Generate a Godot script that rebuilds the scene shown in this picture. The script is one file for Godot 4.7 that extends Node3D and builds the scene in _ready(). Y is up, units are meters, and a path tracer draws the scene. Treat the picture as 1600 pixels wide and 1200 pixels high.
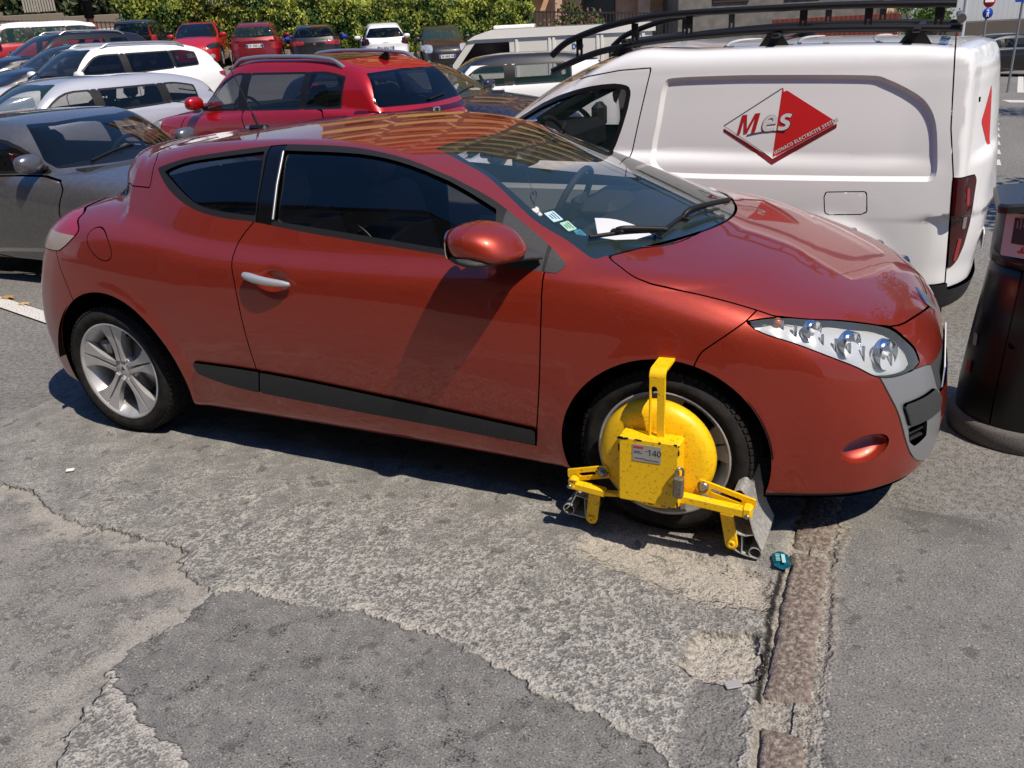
extends Node3D

# ---------------------------------------------------------------- small classes
class Crv:
	# a smooth curve y(x) through points, kept as a table
	var lo := 0.0
	var inv := 100.0
	var top := 0.0
	var a := PackedFloat32Array()
	var d := PackedFloat32Array()
	func _init(p: Array, step := 0.01) -> void:
		var n := p.size() / 2
		var m := PackedFloat32Array()
		m.resize(n)
		for i in n:
			if i == 0: m[i] = (p[3] - p[1]) / (p[2] - p[0])
			elif i == n - 1: m[i] = (p[2 * i + 1] - p[2 * i - 1]) / (p[2 * i] - p[2 * i - 2])
			else:
				var h0: float = p[2 * i] - p[2 * i - 2]
				var h1: float = p[2 * i + 2] - p[2 * i]
				m[i] = ((p[2 * i + 1] - p[2 * i - 1]) / h0 * h1 + (p[2 * i + 3] - p[2 * i + 1]) / h1 * h0) / (h0 + h1)
		lo = p[0]
		inv = 1.0 / step
		var cnt := int(ceil((p[2 * n - 2] - lo) * inv)) + 1
		top = cnt - 1
		a.resize(cnt)
		d.resize(cnt)
		var k := 0
		for j in cnt:
			var x := lo + j * step
			while k < n - 2 and x > p[2 * k + 2]: k += 1
			var h: float = p[2 * k + 2] - p[2 * k]
			var u: float = clampf((x - p[2 * k]) / h, 0.0, 1.0)
			a[j] = (2 * u * u * u - 3 * u * u + 1) * p[2 * k + 1] + (u * u * u - 2 * u * u + u) * h * m[k] + (-2 * u * u * u + 3 * u * u) * p[2 * k + 3] + (u * u * u - u * u) * h * m[k + 1]
		for j in cnt:
			d[j] = (a[mini(j + 1, cnt - 1)] - a[maxi(j - 1, 0)]) / (step * maxi(1, mini(j + 1, cnt - 1) - maxi(j - 1, 0)))
	func at(x: float) -> float:
		var t := (x - lo) * inv
		if t <= 0.0: return a[0]
		if t >= top: return a[a.size() - 1]
		var i := int(t)
		return a[i] + (a[i + 1] - a[i]) * (t - i)
	func slope(x: float) -> float:
		var t := (x - lo) * inv
		if t <= 0.0: return d[0]
		if t >= top: return d[d.size() - 1]
		var i := int(t)
		return d[i] + (d[i + 1] - d[i]) * (t - i)

class M:
	# a triangle mesh under construction
	var v := PackedVector3Array()
	var n := PackedVector3Array()
	var u := PackedFloat32Array()
	var t := PackedInt32Array()

class Poly:
	var p := PackedVector2Array()
	var x0 := 1e9
	var x1 := -1e9
	var y0 := 1e9
	var y1 := -1e9
	func _init(q: PackedVector2Array) -> void:
		p = q
		for c in p:
			x0 = minf(x0, c.x); x1 = maxf(x1, c.x); y0 = minf(y0, c.y); y1 = maxf(y1, c.y)
	func sd(c: Vector2) -> float:
		var bx := maxf(x0 - c.x, c.x - x1)
		var by := maxf(y0 - c.y, c.y - y1)
		if bx > 0.06 or by > 0.06: return maxf(bx, by)
		var best := 1e9
		var inside := false
		var a := p[p.size() - 1]
		for b in p:
			var e := b - a
			var w := c - a
			var h := clampf(w.dot(e) / maxf(e.length_squared(), 1e-12), 0.0, 1.0)
			best = minf(best, (w - e * h).length_squared())
			if (a.y > c.y) != (b.y > c.y) and c.x < (b.x - a.x) * (c.y - a.y) / (b.y - a.y) + a.x: inside = not inside
			a = b
		return -sqrt(best) if inside else sqrt(best)

class Body:
	# the skin of a vehicle as an implicit surface: x forwards, y up, z to the right; mirrored in z
	var hc: Crv
	var sec: Crv
	var secu: Crv
	var dy: Crv
	var planl: Crv
	var planu: Crv
	var xf: Crv
	var nose: Crv
	var xr: Crv
	var tail: Crv
	var roof: Crv
	var crh := 0.1
	var kt := 0.09
	var kf := 0.1
	var kr := 0.08
	var bot := 0.17
	var wx0 := 0.0
	var wxl := 0.7
	var wsc := 0.5
	var rx0 := 0.0
	var rxl := 0.6
	var rwc := 0.25
	var crr := 0.035
	var ku := 0.07
	var ubot := 0.9
	var arch := []       # [x, y, r, flare]
	var lab := 0.0
	var xmid := 0.0
	var kj := 0.0
	var kjx := 0.0
	func _init(s: Dictionary) -> void:
		for k in s:
			if s[k] is Array and k != "arch": set(k, Crv.new(s[k]))
			else: set(k, s[k])
	static func smax(a: float, b: float, k: float) -> float:
		var h := k - absf(a - b)
		if h <= 0.0: return maxf(a, b)
		return maxf(a, b) + h * h / k * 0.25
	func val(x: float, y: float, zz: float) -> float:
		var z := absf(zz)
		var U := ubot - y
		if U < 0.1:
			var sh := (clampf((x - wx0) / wxl, 0.0, 1.0) * wsc - clampf((rx0 - x) / rxl, 0.0, 1.0) * rwc) * z * z
			var sr := roof.slope(x + sh)
			U = smax(smax((y - roof.at(x + sh) + crr * z * z) / sqrt(1.0 + sr * sr), (z - secu.at(y) - planu.at(x)) * 0.87, ku), U, 0.02)
		var sl := hc.slope(x)
		var a := (y - hc.at(x) + crh * z * z) / sqrt(1.0 + sl * sl)
		if U < a - 0.03 - kj:
			lab = U - a
			return U
		var w := sec.at(y - dy.at(x)) + planl.at(x)
		for c in arch:
			var r: float = sqrt((x - c[0]) * (x - c[0]) + (y - c[1]) * (y - c[1])) - c[2]
			if r < 0.16 and r > -0.05: w += c[3] * exp(-r * r * 500.0)
		var L := smax(a, (z - w) * 0.95, kt)
		var s1 := xf.slope(z)
		var s2 := 0.0
		if x > xmid:
			s2 = nose.slope(y)
			L = smax(L, (x - nose.at(y) - xf.at(z)) / sqrt(1.0 + s1 * s1 + s2 * s2), kf)
		else:
			s1 = xr.slope(z)
			s2 = tail.slope(y)
			L = smax(L, (tail.at(y) + xr.at(z) - x) / sqrt(1.0 + s1 * s1 + s2 * s2), kr)
		L = smax(L, bot - y, 0.05)
		lab = U - L
		return -smax(-L, -U, 0.02 + kj * clampf((kjx - x) * 2.5, 0.0, 1.0))
	func grad(p: Vector3, v: float) -> Vector3:
		var e := 0.004
		return Vector3(val(p.x + e, p.y, p.z) - v, val(p.x, p.y + e, p.z) - v, val(p.x, p.y, p.z + e) - v) / e
	# outermost point of the skin on a line along one axis
	func on_side(x: float, y: float, off := 0.0) -> Vector3:
		var z := 1.1
		for i in 14:
			var d := val(x, y, z)
			z -= d * 0.95
			if absf(d) < 0.0002: break
		return Vector3(x, y, z + off)
	func on_front(y: float, z: float, dir := 1.0, off := 0.0) -> Vector3:
		var x := 4.5 * dir
		while (x - xmid) * dir > 0.0 and val(x, y, z) > 0.0: x -= 0.04 * dir
		var lo := x
		var hi := x + 0.04 * dir
		for i in 10:
			var m := (lo + hi) * 0.5
			if val(m, y, z) < 0.0: lo = m
			else: hi = m
		return Vector3(lo + off * dir, y, z)
	func on_top(x: float, z: float, off := 0.0) -> Vector3:
		var y := 2.6
		while y > 0.0 and val(x, y, z) > 0.0: y -= 0.04
		var lo := y
		var hi := y + 0.04
		for i in 10:
			var m := (lo + hi) * 0.5
			if val(x, m, z) < 0.0: lo = m
			else: hi = m
		return Vector3(x, lo + off, z)
	# half of the skin (z >= 0) as a mesh: surface nets pulled onto the surface
	func skin(h: float, xa: float, xb: float, yb: float, zb: float, its := 2, ya := 0.1) -> M:
		var nx := int((xb - xa) / h) + 2
		var ny := int((yb - ya) / h) + 2
		var nz := int(zb / h) + 2
		var f := PackedFloat32Array()
		f.resize(nx * ny * nz)
		f.fill(1.0)
		var B := 3
		var act := []
		var reach := B * h * 0.87 * 1.45
		for bi in range(0, nx, B):
			for bj in range(0, ny, B):
				for bk in range(0, nz, B):
					var c := val(xa + (bi + 1) * h, ya + (bj + 1) * h, (bk + 1.5) * h)
					var near := absf(c) < reach
					if near: act.append(Vector3i(bi, bj, bk))
					if near or c < 0.0:
						for i in range(bi, mini(bi + B, nx)):
							for j in range(bj, mini(bj + B, ny)):
								var q := (i * ny + j) * nz
								for k in range(bk, mini(bk + B, nz)):
									f[q + k] = val(xa + i * h, ya + j * h, (k + 0.5) * h) if near else -1.0
		var cell := PackedInt32Array()
		cell.resize(nx * ny * nz)
		cell.fill(-1)
		var m := M.new()
		for b: Vector3i in act:
			for i in range(b.x, mini(b.x + B, nx - 1)):
				for j in range(b.y, mini(b.y + B, ny - 1)):
					for k in range(b.z, mini(b.z + B, nz)):
						var km := maxi(k - 1, 0)
						var q00 := (i * ny + j) * nz
						var q10 := q00 + ny * nz
						var c0 := f[q00 + km]; var c1 := f[q10 + km]; var c2 := f[q00 + nz + km]; var c3 := f[q10 + nz + km]
						var c4 := f[q00 + k]; var c5 := f[q10 + k]; var c6 := f[q00 + nz + k]; var c7 := f[q10 + nz + k]
						var cnt := int(c0 < 0.0) + int(c1 < 0.0) + int(c2 < 0.0) + int(c3 < 0.0) + int(c4 < 0.0) + int(c5 < 0.0) + int(c6 < 0.0) + int(c7 < 0.0)
						if cnt == 0 or cnt == 8: continue
						var s := Vector3.ZERO
						var w := 0
						if (c0 < 0.0) != (c1 < 0.0): s += Vector3(c0 / (c0 - c1), 0, 0); w += 1
						if (c2 < 0.0) != (c3 < 0.0): s += Vector3(c2 / (c2 - c3), 1, 0); w += 1
						if (c4 < 0.0) != (c5 < 0.0): s += Vector3(c4 / (c4 - c5), 0, 1); w += 1
						if (c6 < 0.0) != (c7 < 0.0): s += Vector3(c6 / (c6 - c7), 1, 1); w += 1
						if (c0 < 0.0) != (c2 < 0.0): s += Vector3(0, c0 / (c0 - c2), 0); w += 1
						if (c1 < 0.0) != (c3 < 0.0): s += Vector3(1, c1 / (c1 - c3), 0); w += 1
						if (c4 < 0.0) != (c6 < 0.0): s += Vector3(0, c4 / (c4 - c6), 1); w += 1
						if (c5 < 0.0) != (c7 < 0.0): s += Vector3(1, c5 / (c5 - c7), 1); w += 1
						if (c0 < 0.0) != (c4 < 0.0): s += Vector3(0, 0, c0 / (c0 - c4)); w += 1
						if (c1 < 0.0) != (c5 < 0.0): s += Vector3(1, 0, c1 / (c1 - c5)); w += 1
						if (c2 < 0.0) != (c6 < 0.0): s += Vector3(0, 1, c2 / (c2 - c6)); w += 1
						if (c3 < 0.0) != (c7 < 0.0): s += Vector3(1, 1, c3 / (c3 - c7)); w += 1
						s /= float(w)
						var p := Vector3(xa + (i + s.x) * h, ya + (j + s.y) * h, (k - 0.5 + s.z) * h)
						if k == 0: p.z = 0.0
						var g := Vector3.UP
						for it in its:
							var vv := val(p.x, p.y, p.z)
							g = grad(p, vv)
							if k == 0: g.z = 0.0
							p -= g * (vv / maxf(g.length_squared(), 0.2))
						cell[q00 + k] = m.v.size()
						m.v.append(p)
						m.n.append(g.normalized())
						m.u.append(lab)
		for b: Vector3i in act:
			for i in range(b.x, mini(b.x + B, nx - 1)):
				for j in range(b.y, mini(b.y + B, ny - 1)):
					for k in range(b.z, mini(b.z + B, nz - 1)):
						var q := (i * ny + j) * nz + k
						var c := f[q] < 0.0
						if j > 0 and c != (f[q + ny * nz] < 0.0): quad(m, cell[q - nz], cell[q], cell[q - nz + 1], cell[q + 1])
						if i > 0 and c != (f[q + nz] < 0.0): quad(m, cell[q - ny * nz], cell[q], cell[q - ny * nz + 1], cell[q + 1])
						if i > 0 and j > 0 and k > 0 and c != (f[q - 1] < 0.0): quad(m, cell[q - ny * nz - nz], cell[q - nz], cell[q - ny * nz], cell[q])
		return m
	func quad(m: M, a: int, b: int, c: int, d: int) -> void:
		if a < 0 or b < 0 or c < 0 or d < 0: return
		tri(m, a, b, c)
		tri(m, b, d, c)
	func tri(m: M, a: int, b: int, c: int) -> void:
		var g := (m.v[b] - m.v[a]).cross(m.v[c] - m.v[a])
		if g.dot(m.n[a] + m.n[b] + m.n[c]) > 0.0: m.t.append_array(PackedInt32Array([a, c, b]))
		else: m.t.append_array(PackedInt32Array([a, b, c]))

# ---------------------------------------------------------------- cutting skins into panels
func cut(m: M, s: PackedFloat32Array) -> Array:
	var A := M.new()
	var B := M.new()
	var sv := m.v.duplicate(); var sn := m.n.duplicate(); var su := m.u.duplicate()
	var N := sv.size()
	var ta := PackedInt32Array(); var tb := PackedInt32Array()
	var edge := {}
	var T := m.t
	for q in range(0, T.size(), 3):
		var i0 := T[q]; var i1 := T[q + 1]; var i2 := T[q + 2]
		var c := int(s[i0] < 0.0) + int(s[i1] < 0.0) + int(s[i2] < 0.0)
		if c == 3:
			ta.append(i0); ta.append(i1); ta.append(i2)
		elif c == 0:
			tb.append(i0); tb.append(i1); tb.append(i2)
		else:
			# rotate so that i0 is the odd one out
			var odd := c == 1
			for r in 2:
				if (s[i0] < 0.0) == odd: break
				var tmp := i0
				i0 = i1; i1 = i2; i2 = tmp
			var e := [0, 0]
			for r in 2:
				var j := i1 if r == 0 else i2
				var key := mini(i0, j) * 4000000 + maxi(i0, j)
				if edge.has(key): e[r] = edge[key]
				else:
					var f := s[i0] / (s[i0] - s[j])
					e[r] = sv.size()
					sv.append(sv[i0].lerp(sv[j], f)); sn.append(sn[i0].lerp(sn[j], f).normalized()); su.append(lerpf(su[i0], su[j], f))
					edge[key] = e[r]
			if odd:
				ta.append_array(PackedInt32Array([i0, e[0], e[1]])); tb.append_array(PackedInt32Array([e[0], i1, i2, e[0], i2, e[1]]))
			else:
				tb.append_array(PackedInt32Array([i0, e[0], e[1]])); ta.append_array(PackedInt32Array([e[0], i1, i2, e[0], i2, e[1]]))
	for r in 2:
		var o: M = A if r == 0 else B
		var src := ta if r == 0 else tb
		var mp := PackedInt32Array()
		mp.resize(sv.size())
		mp.fill(-1)
		o.t.resize(src.size())
		for q in src.size():
			var i := src[q]
			if mp[i] < 0:
				mp[i] = o.v.size()
				o.v.append(sv[i]); o.n.append(sn[i]); o.u.append(su[i])
			o.t[q] = mp[i]
	return [A, B]

# proj 0 = side view (x,y), 1 = plan (x,z), 2 = front view (z,y); conds = [axis, limit, sign]: kept where sign * (axis value - limit) > 0
func field(m: M, poly: Poly, proj: int, conds := []) -> PackedFloat32Array:
	var s := PackedFloat32Array()
	s.resize(m.v.size())
	for i in m.v.size():
		var p := m.v[i]
		var out := -1.0
		for c in conds:
			var w: float = p[c[0]] if c[0] < 3 else (m.u[i] if c[0] == 3 else m.n[i][c[0] - 4])
			out = maxf(out, c[2] * (c[1] - w))
		if poly and out < 0.05:
			out = maxf(out, poly.sd(Vector2(p.x, p.y) if proj == 0 else (Vector2(p.x, p.z) if proj == 1 else Vector2(p.z, p.y))))
		s[i] = out
	return s

func carve(m: M, poly: Poly, proj: int, conds := [], gap := 0.0) -> Array:
	var s := field(m, poly, proj, conds)
	if gap <= 0.0: return cut(m, s)
	for i in s.size(): s[i] += gap
	var r := cut(m, s)
	s = field(r[1], poly, proj, conds)
	for i in s.size(): s[i] -= gap
	var q := cut(r[1], s)
	return [r[0], q[1]]

func shifted(m: M, d: float) -> M:
	var o := M.new()
	o.v = m.v.duplicate(); o.n = m.n.duplicate(); o.u = m.u.duplicate(); o.t = m.t.duplicate()
	for i in o.v.size(): o.v[i] += o.n[i] * d
	return o

func joined(list: Array) -> M:
	var o := M.new()
	for m: M in list:
		var b := o.v.size()
		o.v.append_array(m.v); o.n.append_array(m.n); o.u.append_array(m.u)
		for i in m.t: o.t.append(i + b)
	return o

# walls round the open edges of a panel, going inwards by depth
func skirt(m: M, depth: float, taper := 0.0) -> M:
	var seen := {}
	for q in range(0, m.t.size(), 3):
		for e in 3:
			var a := m.t[q + e]
			var b := m.t[q + (e + 1) % 3]
			var k := mini(a, b) * 4000000 + maxi(a, b)
			seen[k] = 0 if seen.has(k) else (a * 4000000 + b)
	var o := M.new()
	for k in seen:
		if seen[k] == 0: continue
		var a: int = seen[k] / 4000000
		var b: int = seen[k] % 4000000
		if absf(m.v[a].z) < 1e-5 and absf(m.v[b].z) < 1e-5: continue
		var i := o.v.size()
		var dir := (m.v[b] - m.v[a]).normalized()
		var nn := dir.cross(m.n[a]).normalized()
		o.v.append(m.v[a]); o.v.append(m.v[b]); o.v.append(m.v[b] - m.n[b] * depth - nn * taper); o.v.append(m.v[a] - m.n[a] * depth - nn * taper)
		for r in 4:
			o.n.append(nn); o.u.append(0.0)
		o.t.append_array(PackedInt32Array([i, i + 2, i + 1, i, i + 3, i + 2]))
	return o

func renorm(m: M) -> void:
	var acc := PackedVector3Array()
	acc.resize(m.v.size())
	for q in range(0, m.t.size(), 3):
		var a := m.t[q]; var b := m.t[q + 1]; var c := m.t[q + 2]
		var g := (m.v[c] - m.v[a]).cross(m.v[b] - m.v[a])
		acc[a] += g; acc[b] += g; acc[c] += g
	for i in acc.size():
		if acc[i].length_squared() > 1e-16: m.n[i] = acc[i].normalized()

func soften(m: M, times: int) -> void:
	# averages normals over neighbours
	for r in times:
		var acc := m.n.duplicate()
		for q in range(0, m.t.size(), 3):
			var a := m.t[q]; var b := m.t[q + 1]; var c := m.t[q + 2]
			var s := m.n[a] + m.n[b] + m.n[c]
			acc[a] += s; acc[b] += s; acc[c] += s
		for i in acc.size(): m.n[i] = acc[i].normalized()

# skins are computed beforehand, several at a time
var jobs := []
var done := {}
func ask(key: String, b: Body, args: Array) -> void:
	jobs.append([key, b, args, null])
func run_jobs() -> void:
	var id := WorkerThreadPool.add_group_task(one_job, jobs.size(), -1, true)
	WorkerThreadPool.wait_for_group_task_completion(id)
	for j in jobs: done[j[0]] = [j[1], j[3]]
	jobs.clear()
func one_job(i: int) -> void:
	var j: Array = jobs[i]
	var a: Array = j[2]
	j[3] = (j[1] as Body).skin(a[0], a[1], a[2], a[3], a[4])

func pod(size: Vector3, p := 0.75) -> ArrayMesh:
	# a rounded, slightly squared-off shell
	var sp := SphereMesh.new()
	sp.radius = 1.0; sp.height = 2.0; sp.radial_segments = 28; sp.rings = 16
	var arr := sp.get_mesh_arrays()
	var v: PackedVector3Array = arr[Mesh.ARRAY_VERTEX]
	var n: PackedVector3Array = arr[Mesh.ARRAY_NORMAL]
	for i in v.size():
		var q := v[i]
		v[i] = Vector3(signf(q.x) * pow(absf(q.x), p) * size.x, signf(q.y) * pow(absf(q.y), p) * size.y, signf(q.z) * pow(absf(q.z), p) * size.z) * .5
		n[i] = (n[i] / size).normalized()
	arr[Mesh.ARRAY_VERTEX] = v; arr[Mesh.ARRAY_NORMAL] = n; arr[Mesh.ARRAY_TANGENT] = null
	var am := ArrayMesh.new()
	am.add_surface_from_arrays(Mesh.PRIMITIVE_TRIANGLES, arr)
	return am

# side: 1 as modelled, -1 mirrored, 0 both halves in one mesh
func to_mesh(m: M, side: int) -> ArrayMesh:
	var v := PackedVector3Array(); var n := PackedVector3Array(); var t := PackedInt32Array()
	if side >= 0:
		v = m.v.duplicate(); n = m.n.duplicate(); t = m.t.duplicate()
	if side <= 0:
		var b := v.size()
		for i in m.v.size():
			v.append(Vector3(m.v[i].x, m.v[i].y, -m.v[i].z)); n.append(Vector3(m.n[i].x, m.n[i].y, -m.n[i].z))
		for q in range(0, m.t.size(), 3):
			t.append(m.t[q] + b); t.append(m.t[q + 2] + b); t.append(m.t[q + 1] + b)
	var arr := []
	arr.resize(Mesh.ARRAY_MAX)
	arr[Mesh.ARRAY_VERTEX] = v; arr[Mesh.ARRAY_NORMAL] = n; arr[Mesh.ARRAY_INDEX] = t
	var am := ArrayMesh.new()
	am.add_surface_from_arrays(Mesh.PRIMITIVE_TRIANGLES, arr)
	return am

func put(called: String, mesh: Mesh, mat: Material, parent: Node3D, at := Transform3D()) -> MeshInstance3D:
	var o := MeshInstance3D.new()
	o.name = called
	o.mesh = mesh
	o.material_override = mat
	o.transform = at
	parent.add_child(o, true)
	return o

func emit(called: String, m: M, side: int, mat: Material, parent: Node3D) -> MeshInstance3D:
	if m.t.is_empty(): return null
	return put(called, to_mesh(m, side), mat, parent)

func pl(a: Array, smooth := 0) -> Poly:
	# flat list of numbers -> polygon; smooth > 0 rounds it with that many steps a side (repeat a point to keep a corner)
	var p := PackedVector2Array()
	for i in range(0, a.size(), 2): p.append(Vector2(a[i], a[i + 1]))
	if smooth == 0: return Poly.new(p)
	var o := PackedVector2Array()
	var n := p.size()
	for i in n:
		var p1 := p[i]; var p2 := p[(i + 1) % n]
		if p1.distance_to(p2) < 1e-4: continue
		for k in smooth: o.append(p1.cubic_interpolate(p2, p[(i - 1 + n) % n], p[(i + 2) % n], float(k) / smooth))
	return Poly.new(o)

# ---------------------------------------------------------------- naming
var taken := {}
func thing(called: String, label: String, category: String, at := Vector3.ZERO, turn := 0.0, group := "") -> Node3D:
	var o := Node3D.new()
	o.name = numbered(called)
	o.position = at
	o.rotation.y = turn
	add_child(o)
	tag(o, label, category, group)
	return o
func numbered(called: String) -> String:
	taken[called] = taken.get(called, -1) + 1
	return called if taken[called] == 0 else "%s_%03d" % [called, taken[called]]
func tag(o: Node, label: String, category: String, group := "") -> void:
	o.set_meta("label", label)
	o.set_meta("category", category)
	if group: o.set_meta("group", group)
func structure(called: String, mesh: Mesh, mat: Material, at := Transform3D()) -> MeshInstance3D:
	var o := put(numbered(called), mesh, mat, self, at)
	o.set_meta("kind", "structure")
	return o
func group_node(called: String, parent: Node3D, at := Transform3D()) -> Node3D:
	var o := Node3D.new()
	o.name = called
	o.transform = at
	parent.add_child(o, true)
	return o

# ---------------------------------------------------------------- shape helpers
class Sh:
	# collects faces into one mesh
	var st := SurfaceTool.new()
	func _init() -> void:
		st.begin(Mesh.PRIMITIVE_TRIANGLES)
	func tri(a: Vector3, b: Vector3, c: Vector3) -> void:
		st.add_vertex(a); st.add_vertex(b); st.add_vertex(c)
	func quad(a: Vector3, b: Vector3, c: Vector3, d: Vector3) -> void:   # clockwise from outside
		tri(a, b, c); tri(a, c, d)
	func flat() -> Sh:
		st.set_smooth_group(-1)
		return self
	func smooth(g := 0) -> Sh:
		st.set_smooth_group(g)
		return self
	func box(c: Vector3, s: Vector3, bevel := 0.0, basis := Basis()) -> Sh:
		st.set_smooth_group(-1)
		var h := s * 0.5
		var b := minf(bevel, minf(h.x, minf(h.y, h.z)) * 0.98)
		if b <= 0.0:
			for ax in 3:
				for sg in [-1.0, 1.0]:
					var n := Vector3.ZERO; n[ax] = sg
					var p := Vector3.ZERO; p[(ax + 1) % 3] = 1.0
					var q := n.cross(p)
					var o := c + basis * (n * h)
					face(o, basis * (p * h), basis * (q * h))
			return self
		# bevelled box: six faces, twelve edges, eight corners
		for ax in 3:
			for sg in [-1.0, 1.0]:
				var n := Vector3.ZERO; n[ax] = sg
				var p := Vector3.ZERO; p[(ax + 1) % 3] = 1.0
				var q := n.cross(p)
				face(c + basis * (n * h), basis * (p * (h - Vector3.ONE * b)), basis * (q * (h - Vector3.ONE * b)))
		for ax in 3:
			for s1 in [-1.0, 1.0]:
				for s2 in [-1.0, 1.0]:
					var a1 := (ax + 1) % 3
					var a2 := (ax + 2) % 3
					var e := Vector3.ZERO
					e[a1] = s1 * (h[a1] - b * 0.5); e[a2] = s2 * (h[a2] - b * 0.5)
					var along := Vector3.ZERO; along[ax] = h[ax] - b
					var nn := Vector3.ZERO; nn[a1] = s1; nn[a2] = s2
					var side := nn.normalized().cross(along.normalized()) * (b * 0.7071)
					face(c + basis * e, basis * along, basis * side)
		for sx in [-1.0, 1.0]:
			for sy in [-1.0, 1.0]:
				for sz in [-1.0, 1.0]:
					var k := Vector3(sx, sy, sz)
					var p0 := c + basis * (k * (h - Vector3(0, b, b)))
					var p1 := c + basis * (k * (h - Vector3(b, 0, b)))
					var p2 := c + basis * (k * (h - Vector3(b, b, 0)))
					if sx * sy * sz > 0: tri(p0, p2, p1)
					else: tri(p0, p1, p2)
		return self
	func face(o: Vector3, p: Vector3, q: Vector3) -> void:
		# outward normal along p x q
		quad(o - p - q, o - p + q, o + p + q, o + p - q)
	func bar(a: Vector3, b: Vector3, w: float, t: float, up := Vector3.UP, bevel := 0.0) -> Sh:
		# a straight bar from a to b: w across, t along up
		var z := (b - a)
		var x := up.cross(z).normalized()
		var y := z.normalized().cross(x)
		return box((a + b) * 0.5, Vector3(w, t, z.length()), bevel, Basis(x, y, z.normalized()))
	func tube(path: PackedVector3Array, r: float, sides := 8, capped := true, radii := PackedFloat32Array(), squash := 1.0, up := Vector3.UP) -> Sh:
		var rings := []
		var n := path.size()
		var last := Vector3.ZERO
		for i in n:
			var d := (path[mini(i + 1, n - 1)] - path[maxi(i - 1, 0)]).normalized()
			var x := (last - d * last.dot(d)) if last != Vector3.ZERO else up.cross(d)
			if x.length() < 0.01: x = Vector3.RIGHT.cross(d)
			x = x.normalized()
			last = x
			var y := d.cross(x)
			var ring := PackedVector3Array()
			var rr := r if radii.is_empty() else radii[i]
			for k in sides:
				var a := TAU * k / sides
				ring.append(path[i] + x * cos(a) * rr + y * sin(a) * rr * squash)
			rings.append(ring)
		st.set_smooth_group(1)
		for i in n - 1:
			for k in sides:
				var k2 := (k + 1) % sides
				quad(rings[i][k], rings[i + 1][k], rings[i + 1][k2], rings[i][k2])
		if capped:
			st.set_smooth_group(-1)
			for k in range(1, sides - 1):
				tri(rings[0][0], rings[0][k], rings[0][k + 1])
				tri(rings[n - 1][0], rings[n - 1][k + 1], rings[n - 1][k])
		return self
	func lathe(prof: PackedVector2Array, sides: int, xf := Transform3D(), smooth := true, a0 := 0.0, a1 := TAU) -> Sh:
		# profile (radius, height) turned round the y axis of xf
		st.set_smooth_group(1 if smooth else -1)
		for k in sides:
			var a := a0 + (a1 - a0) * k / sides
			var b := a0 + (a1 - a0) * (k + 1) / sides
			for i in prof.size() - 1:
				var p := prof[i]; var q := prof[i + 1]
				var v0 := xf * Vector3(p.x * cos(a), p.y, p.x * sin(a)); var v1 := xf * Vector3(q.x * cos(a), q.y, q.x * sin(a))
				var v2 := xf * Vector3(q.x * cos(b), q.y, q.x * sin(b)); var v3 := xf * Vector3(p.x * cos(b), p.y, p.x * sin(b))
				if q.x > 1e-6: tri(v0, v2, v1)
				if p.x > 1e-6: tri(v0, v3, v2)
		return self
	func prism(poly: PackedVector2Array, depth: float, xf := Transform3D(), bevel := 0.0) -> Sh:
		# polygon in xy of xf, from z = 0 (back) to z = depth (front); bevel on the front rim
		var p := poly
		if Geometry2D.is_polygon_clockwise(p):
			p = p.duplicate()
			p.reverse()
		var inner := p
		if bevel > 0.0:
			var off := Geometry2D.offset_polygon(p, -bevel, Geometry2D.JOIN_MITER)
			if off.size() == 1 and off[0].size() == p.size():
				# line up the start points
				var best := 0
				for i in p.size():
					if off[0][i].distance_to(p[0]) < off[0][best].distance_to(p[0]): best = i
				inner = PackedVector2Array()
				for i in p.size(): inner.append(off[0][(best + i) % p.size()])
				if Geometry2D.is_polygon_clockwise(inner): inner = p
		var n := p.size()
		st.set_smooth_group(-1)
		for i in n:
			var j := (i + 1) % n
			var d2 := depth - (bevel if inner != p else 0.0)
			quad(xf * Vector3(p[i].x, p[i].y, 0), xf * Vector3(p[i].x, p[i].y, d2), xf * Vector3(p[j].x, p[j].y, d2), xf * Vector3(p[j].x, p[j].y, 0))
			if inner != p:
				quad(xf * Vector3(p[i].x, p[i].y, d2), xf * Vector3(inner[i].x, inner[i].y, depth), xf * Vector3(inner[j].x, inner[j].y, depth), xf * Vector3(p[j].x, p[j].y, d2))
		var ti := Geometry2D.triangulate_polygon(inner)
		for q in range(0, ti.size(), 3):
			tri_n(xf, inner[ti[q]], inner[ti[q + 1]], inner[ti[q + 2]], depth, 1.0)
		ti = Geometry2D.triangulate_polygon(p)
		for q in range(0, ti.size(), 3):
			tri_n(xf, p[ti[q]], p[ti[q + 1]], p[ti[q + 2]], 0.0, -1.0)
		return self
	func tri_n(xf: Transform3D, a: Vector2, b: Vector2, c: Vector2, z: float, dir: float) -> void:
		var A := xf * Vector3(a.x, a.y, z); var B := xf * Vector3(b.x, b.y, z); var C := xf * Vector3(c.x, c.y, z)
		var ccw := (b - a).cross(c - a) > 0.0
		if ccw == (dir > 0.0): tri(A, C, B)
		else: tri(A, B, C)
	func mesh() -> ArrayMesh:
		st.generate_normals()
		st.index()
		return st.commit()

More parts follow.
